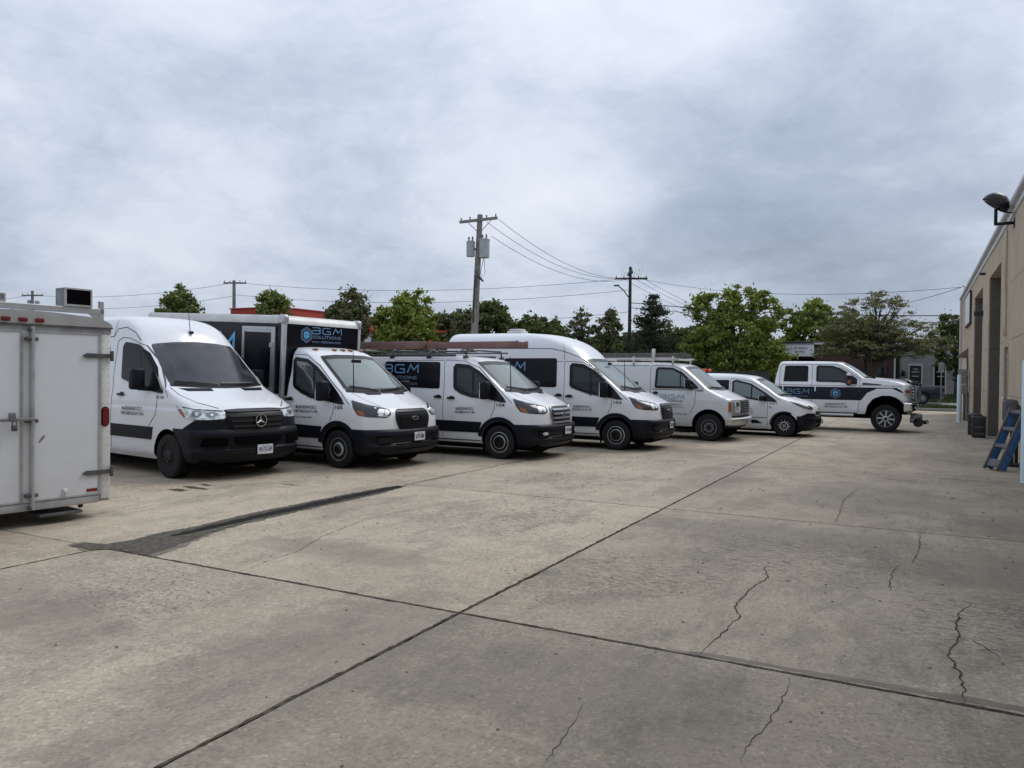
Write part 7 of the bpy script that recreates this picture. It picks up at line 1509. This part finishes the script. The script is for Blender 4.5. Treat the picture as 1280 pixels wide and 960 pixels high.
for x0, x1 in ((-.66, .28), (.96, 1.80)):
    d_ = qp('door', 'tint_glass', (x0 + .09, x1 - .09, 63.96, 63.99, .62, 2.68)); qp('door_frame', 'trim_white', (x0, x0 + .085, 63.93, 64.015, .6, 2.80), (x1 - .085, x1, 63.93, 64.015, .6, 2.80), (x0 + .085, x1 - .085, 63.93, 64.015, 2.69, 2.80), (x0 + .085, x1 - .085, 63.94, 64.015, .6, .68), parent=d_)
    for k, (a, c) in enumerate(((.30, 2.42), (.5, 2.22), (.42, 1.9))):
        qp('door_notice', 'pale_wall', (x0 + .47 - a / 2, x0 + .47 + a / 2, 63.945, 63.955, c - .03, c + .035), parent=d_)
    qp('door_step', 'pavement', (x0 - .1, x1 + .1, 63.3, 64.0, .52, .62))
for x in (-.99, 2.36): g = G(); g.rbox((x - 1.6, -.12, 2.08), (.26, .16, .34), .03); g.rbox((x - 1.6, -.05, 2.28), (.14, .12, .10), .02); g.build('wall_lantern', 'gloss_black', gb, True)
g = G(); g.rbox((-1.84, -.10, 3.42), (.22, .16, .20), .03); g.build('security_light', 'gloss_black', gb, True); g = G(); g.rbox((-1.84, -.19, 3.40), (.10, .03, .09), .02); g.build('light_lens', 'letter_white', gb, True)
# dark fence and post sign, dark pickup by the lawn
fc = empty('board_fence', (-11, 46.2, 0)); tagp(fc, 'dark board fence between the compact van and the pickup', 'fence')
for k in range(34): g = G(); g.box(-3.4 + k * .20, -3.4 + k * .20 + .185, 0, .03, .05, 2.05); g.build('board', 'fence_dark', fc)
for k in range(4): g = G(); g.rbox((-3.4 + k * 2.25, .06, 1.05), (.10, .10, 2.1), .01); g.build('post', 'fence_dark', fc)
sp_ = empty('road_sign', (1.20, 52.0, .13)); tagp(sp_, 'grey metal sign on a post seen from behind, on the grass verge', 'sign'); g = G(); g.rbox((0, 0, 1.2), (.06, .05, 2.4), .008); g.build('post', 'steel_grey', sp_, True); g = G(); g.rbox((0, -.04, 2.28), (.30, .012, .60), .004); g.build('sign_plate', 'steel_grey', sp_)
def farpickup():
    rt = empty('parked_pickup', (.25, 54.2, .17), 0); tagp(rt, 'dark navy pickup parked on the far pavement beyond the white pickup nose', 'pickup truck')
    B = Body([(.35, 1.15, .85, .15, .05, -4.0), (.55, 1.2, .93, .18, .05, -4.1), (.95, 1.2, .95, .18, .05, -4.1), (1.12, 1.18, .93, .2, .05, -4.05), (1.14, .8, .9, .2, .05, -3.6), (1.22, -.3, .86, .2, .05, -3.2), (1.42, -.55, .78, .2, .05, -2.4), (1.55, -.8, .7, .3, .05, -2.2)], 3)
    B.make('truck_navy', rt, [(0, .36, .42, .9), (-3.1, .36, .42, .9)])
    for sg in (-1, 1): wheel(rt, 0, sg, .82, .36, .11, .21, 'alloy'); wheel(rt, -3.1, sg, .82, .36, .11, .21, 'alloy')
    B.patch('side_window', 'tint_glass', rt, 'side', [(-2.2, 1.22), (-2.15, 1.44), (-.75, 1.44), (-.55, 1.25)], off=.006, rnd=.05, grid=.15, mirror=True)
    g = G(); B.line(g, 'side', [(-.6, .5), (-.6, 1.2)], .015); B.line(g, 'side', [(-1.6, .5), (-1.6, 1.2)], .015); g.build('panel_seam', 'black_void', rt)
    for sg in (-1, 1): g = G(); g.rbox((1.16, sg * .80, .92), (.08, .16, .28), .02); g.build('tail_light', 'red_lens', rt, True)
farpickup()
# orange light bar in a black frame behind the compact van
ob_ = empty('work_frame', (-9.2, 36.5, 0)); tagp(ob_, 'black metal frame with an orange box seen above the compact van roof', 'equipment frame')
g = G()
for x in (-.45, .35): g.rbox((x, 0, 1.2), (.05, .05, 2.4), .008)
g.rbox((-.05, 0, 2.40), (.85, .05, .05), .008); g.build('frame', 'gloss_black', ob_, True); g = G(); g.rbox((0, .2, 2.03), (.9, .4, .14), .03); g.build('orange_box', 'orange_paint', ob_, True)
g = G(); g.rbox((0, .2, 1.0), (.7, .4, 1.9), .03); g.build('cabinet', 'crate_black', ob_, True)

# ---------------------------------------------------------------- split loose pieces that can be told apart
def split_loose(o):
    me = o.data; n = len(me.vertices); par = list(range(n))
    def find(a):
        while par[a] != a: par[a] = par[par[a]]; a = par[a]
        return a
    for e in me.edges:
        a, b_ = find(e.vertices[0]), find(e.vertices[1])
        if a != b_: par[a] = b_
    comp = {}
    for p in me.polygons: comp.setdefault(find(p.vertices[0]), []).append(p)
    if len(comp) < 2: return
    nm = o.name.split('.')[0]; first = True
    for ps in comp.values():
        used = sorted({i for p in ps for i in p.vertices}); mp_ = {u: k for k, u in enumerate(used)}
        m2 = bpy.data.meshes.new(nm); m2.from_pydata([me.vertices[u].co[:] for u in used], [], [tuple(mp_[i] for i in p.vertices) for p in ps])
        for q in me.materials: m2.materials.append(q)
        m2.polygons.foreach_set('use_smooth', [p.use_smooth for p in ps]); m2.update()
        if first: newm = m2; first = False
        else:
            c = bpy.data.objects.new(nm, m2); COL.objects.link(c); c.parent = o.parent; c.location = o.location; c.rotation_euler = o.rotation_euler
    o.data = newm
for o in list(bpy.data.objects):
    if o.type == 'MESH' and o.name.split('.')[0] in ('panel_seam', 'door_edging', 'door_frame', 'roof_rack', 'window_divider', 'end_cap', 'step_brace', 'door_hinge'): split_loose(o)
for o in bpy.data.objects:
    if o.type == 'MESH' and o.name.split('.')[0] in ('rim_holes', 'wheel_bolts'): o['kind'] = 'stuff'
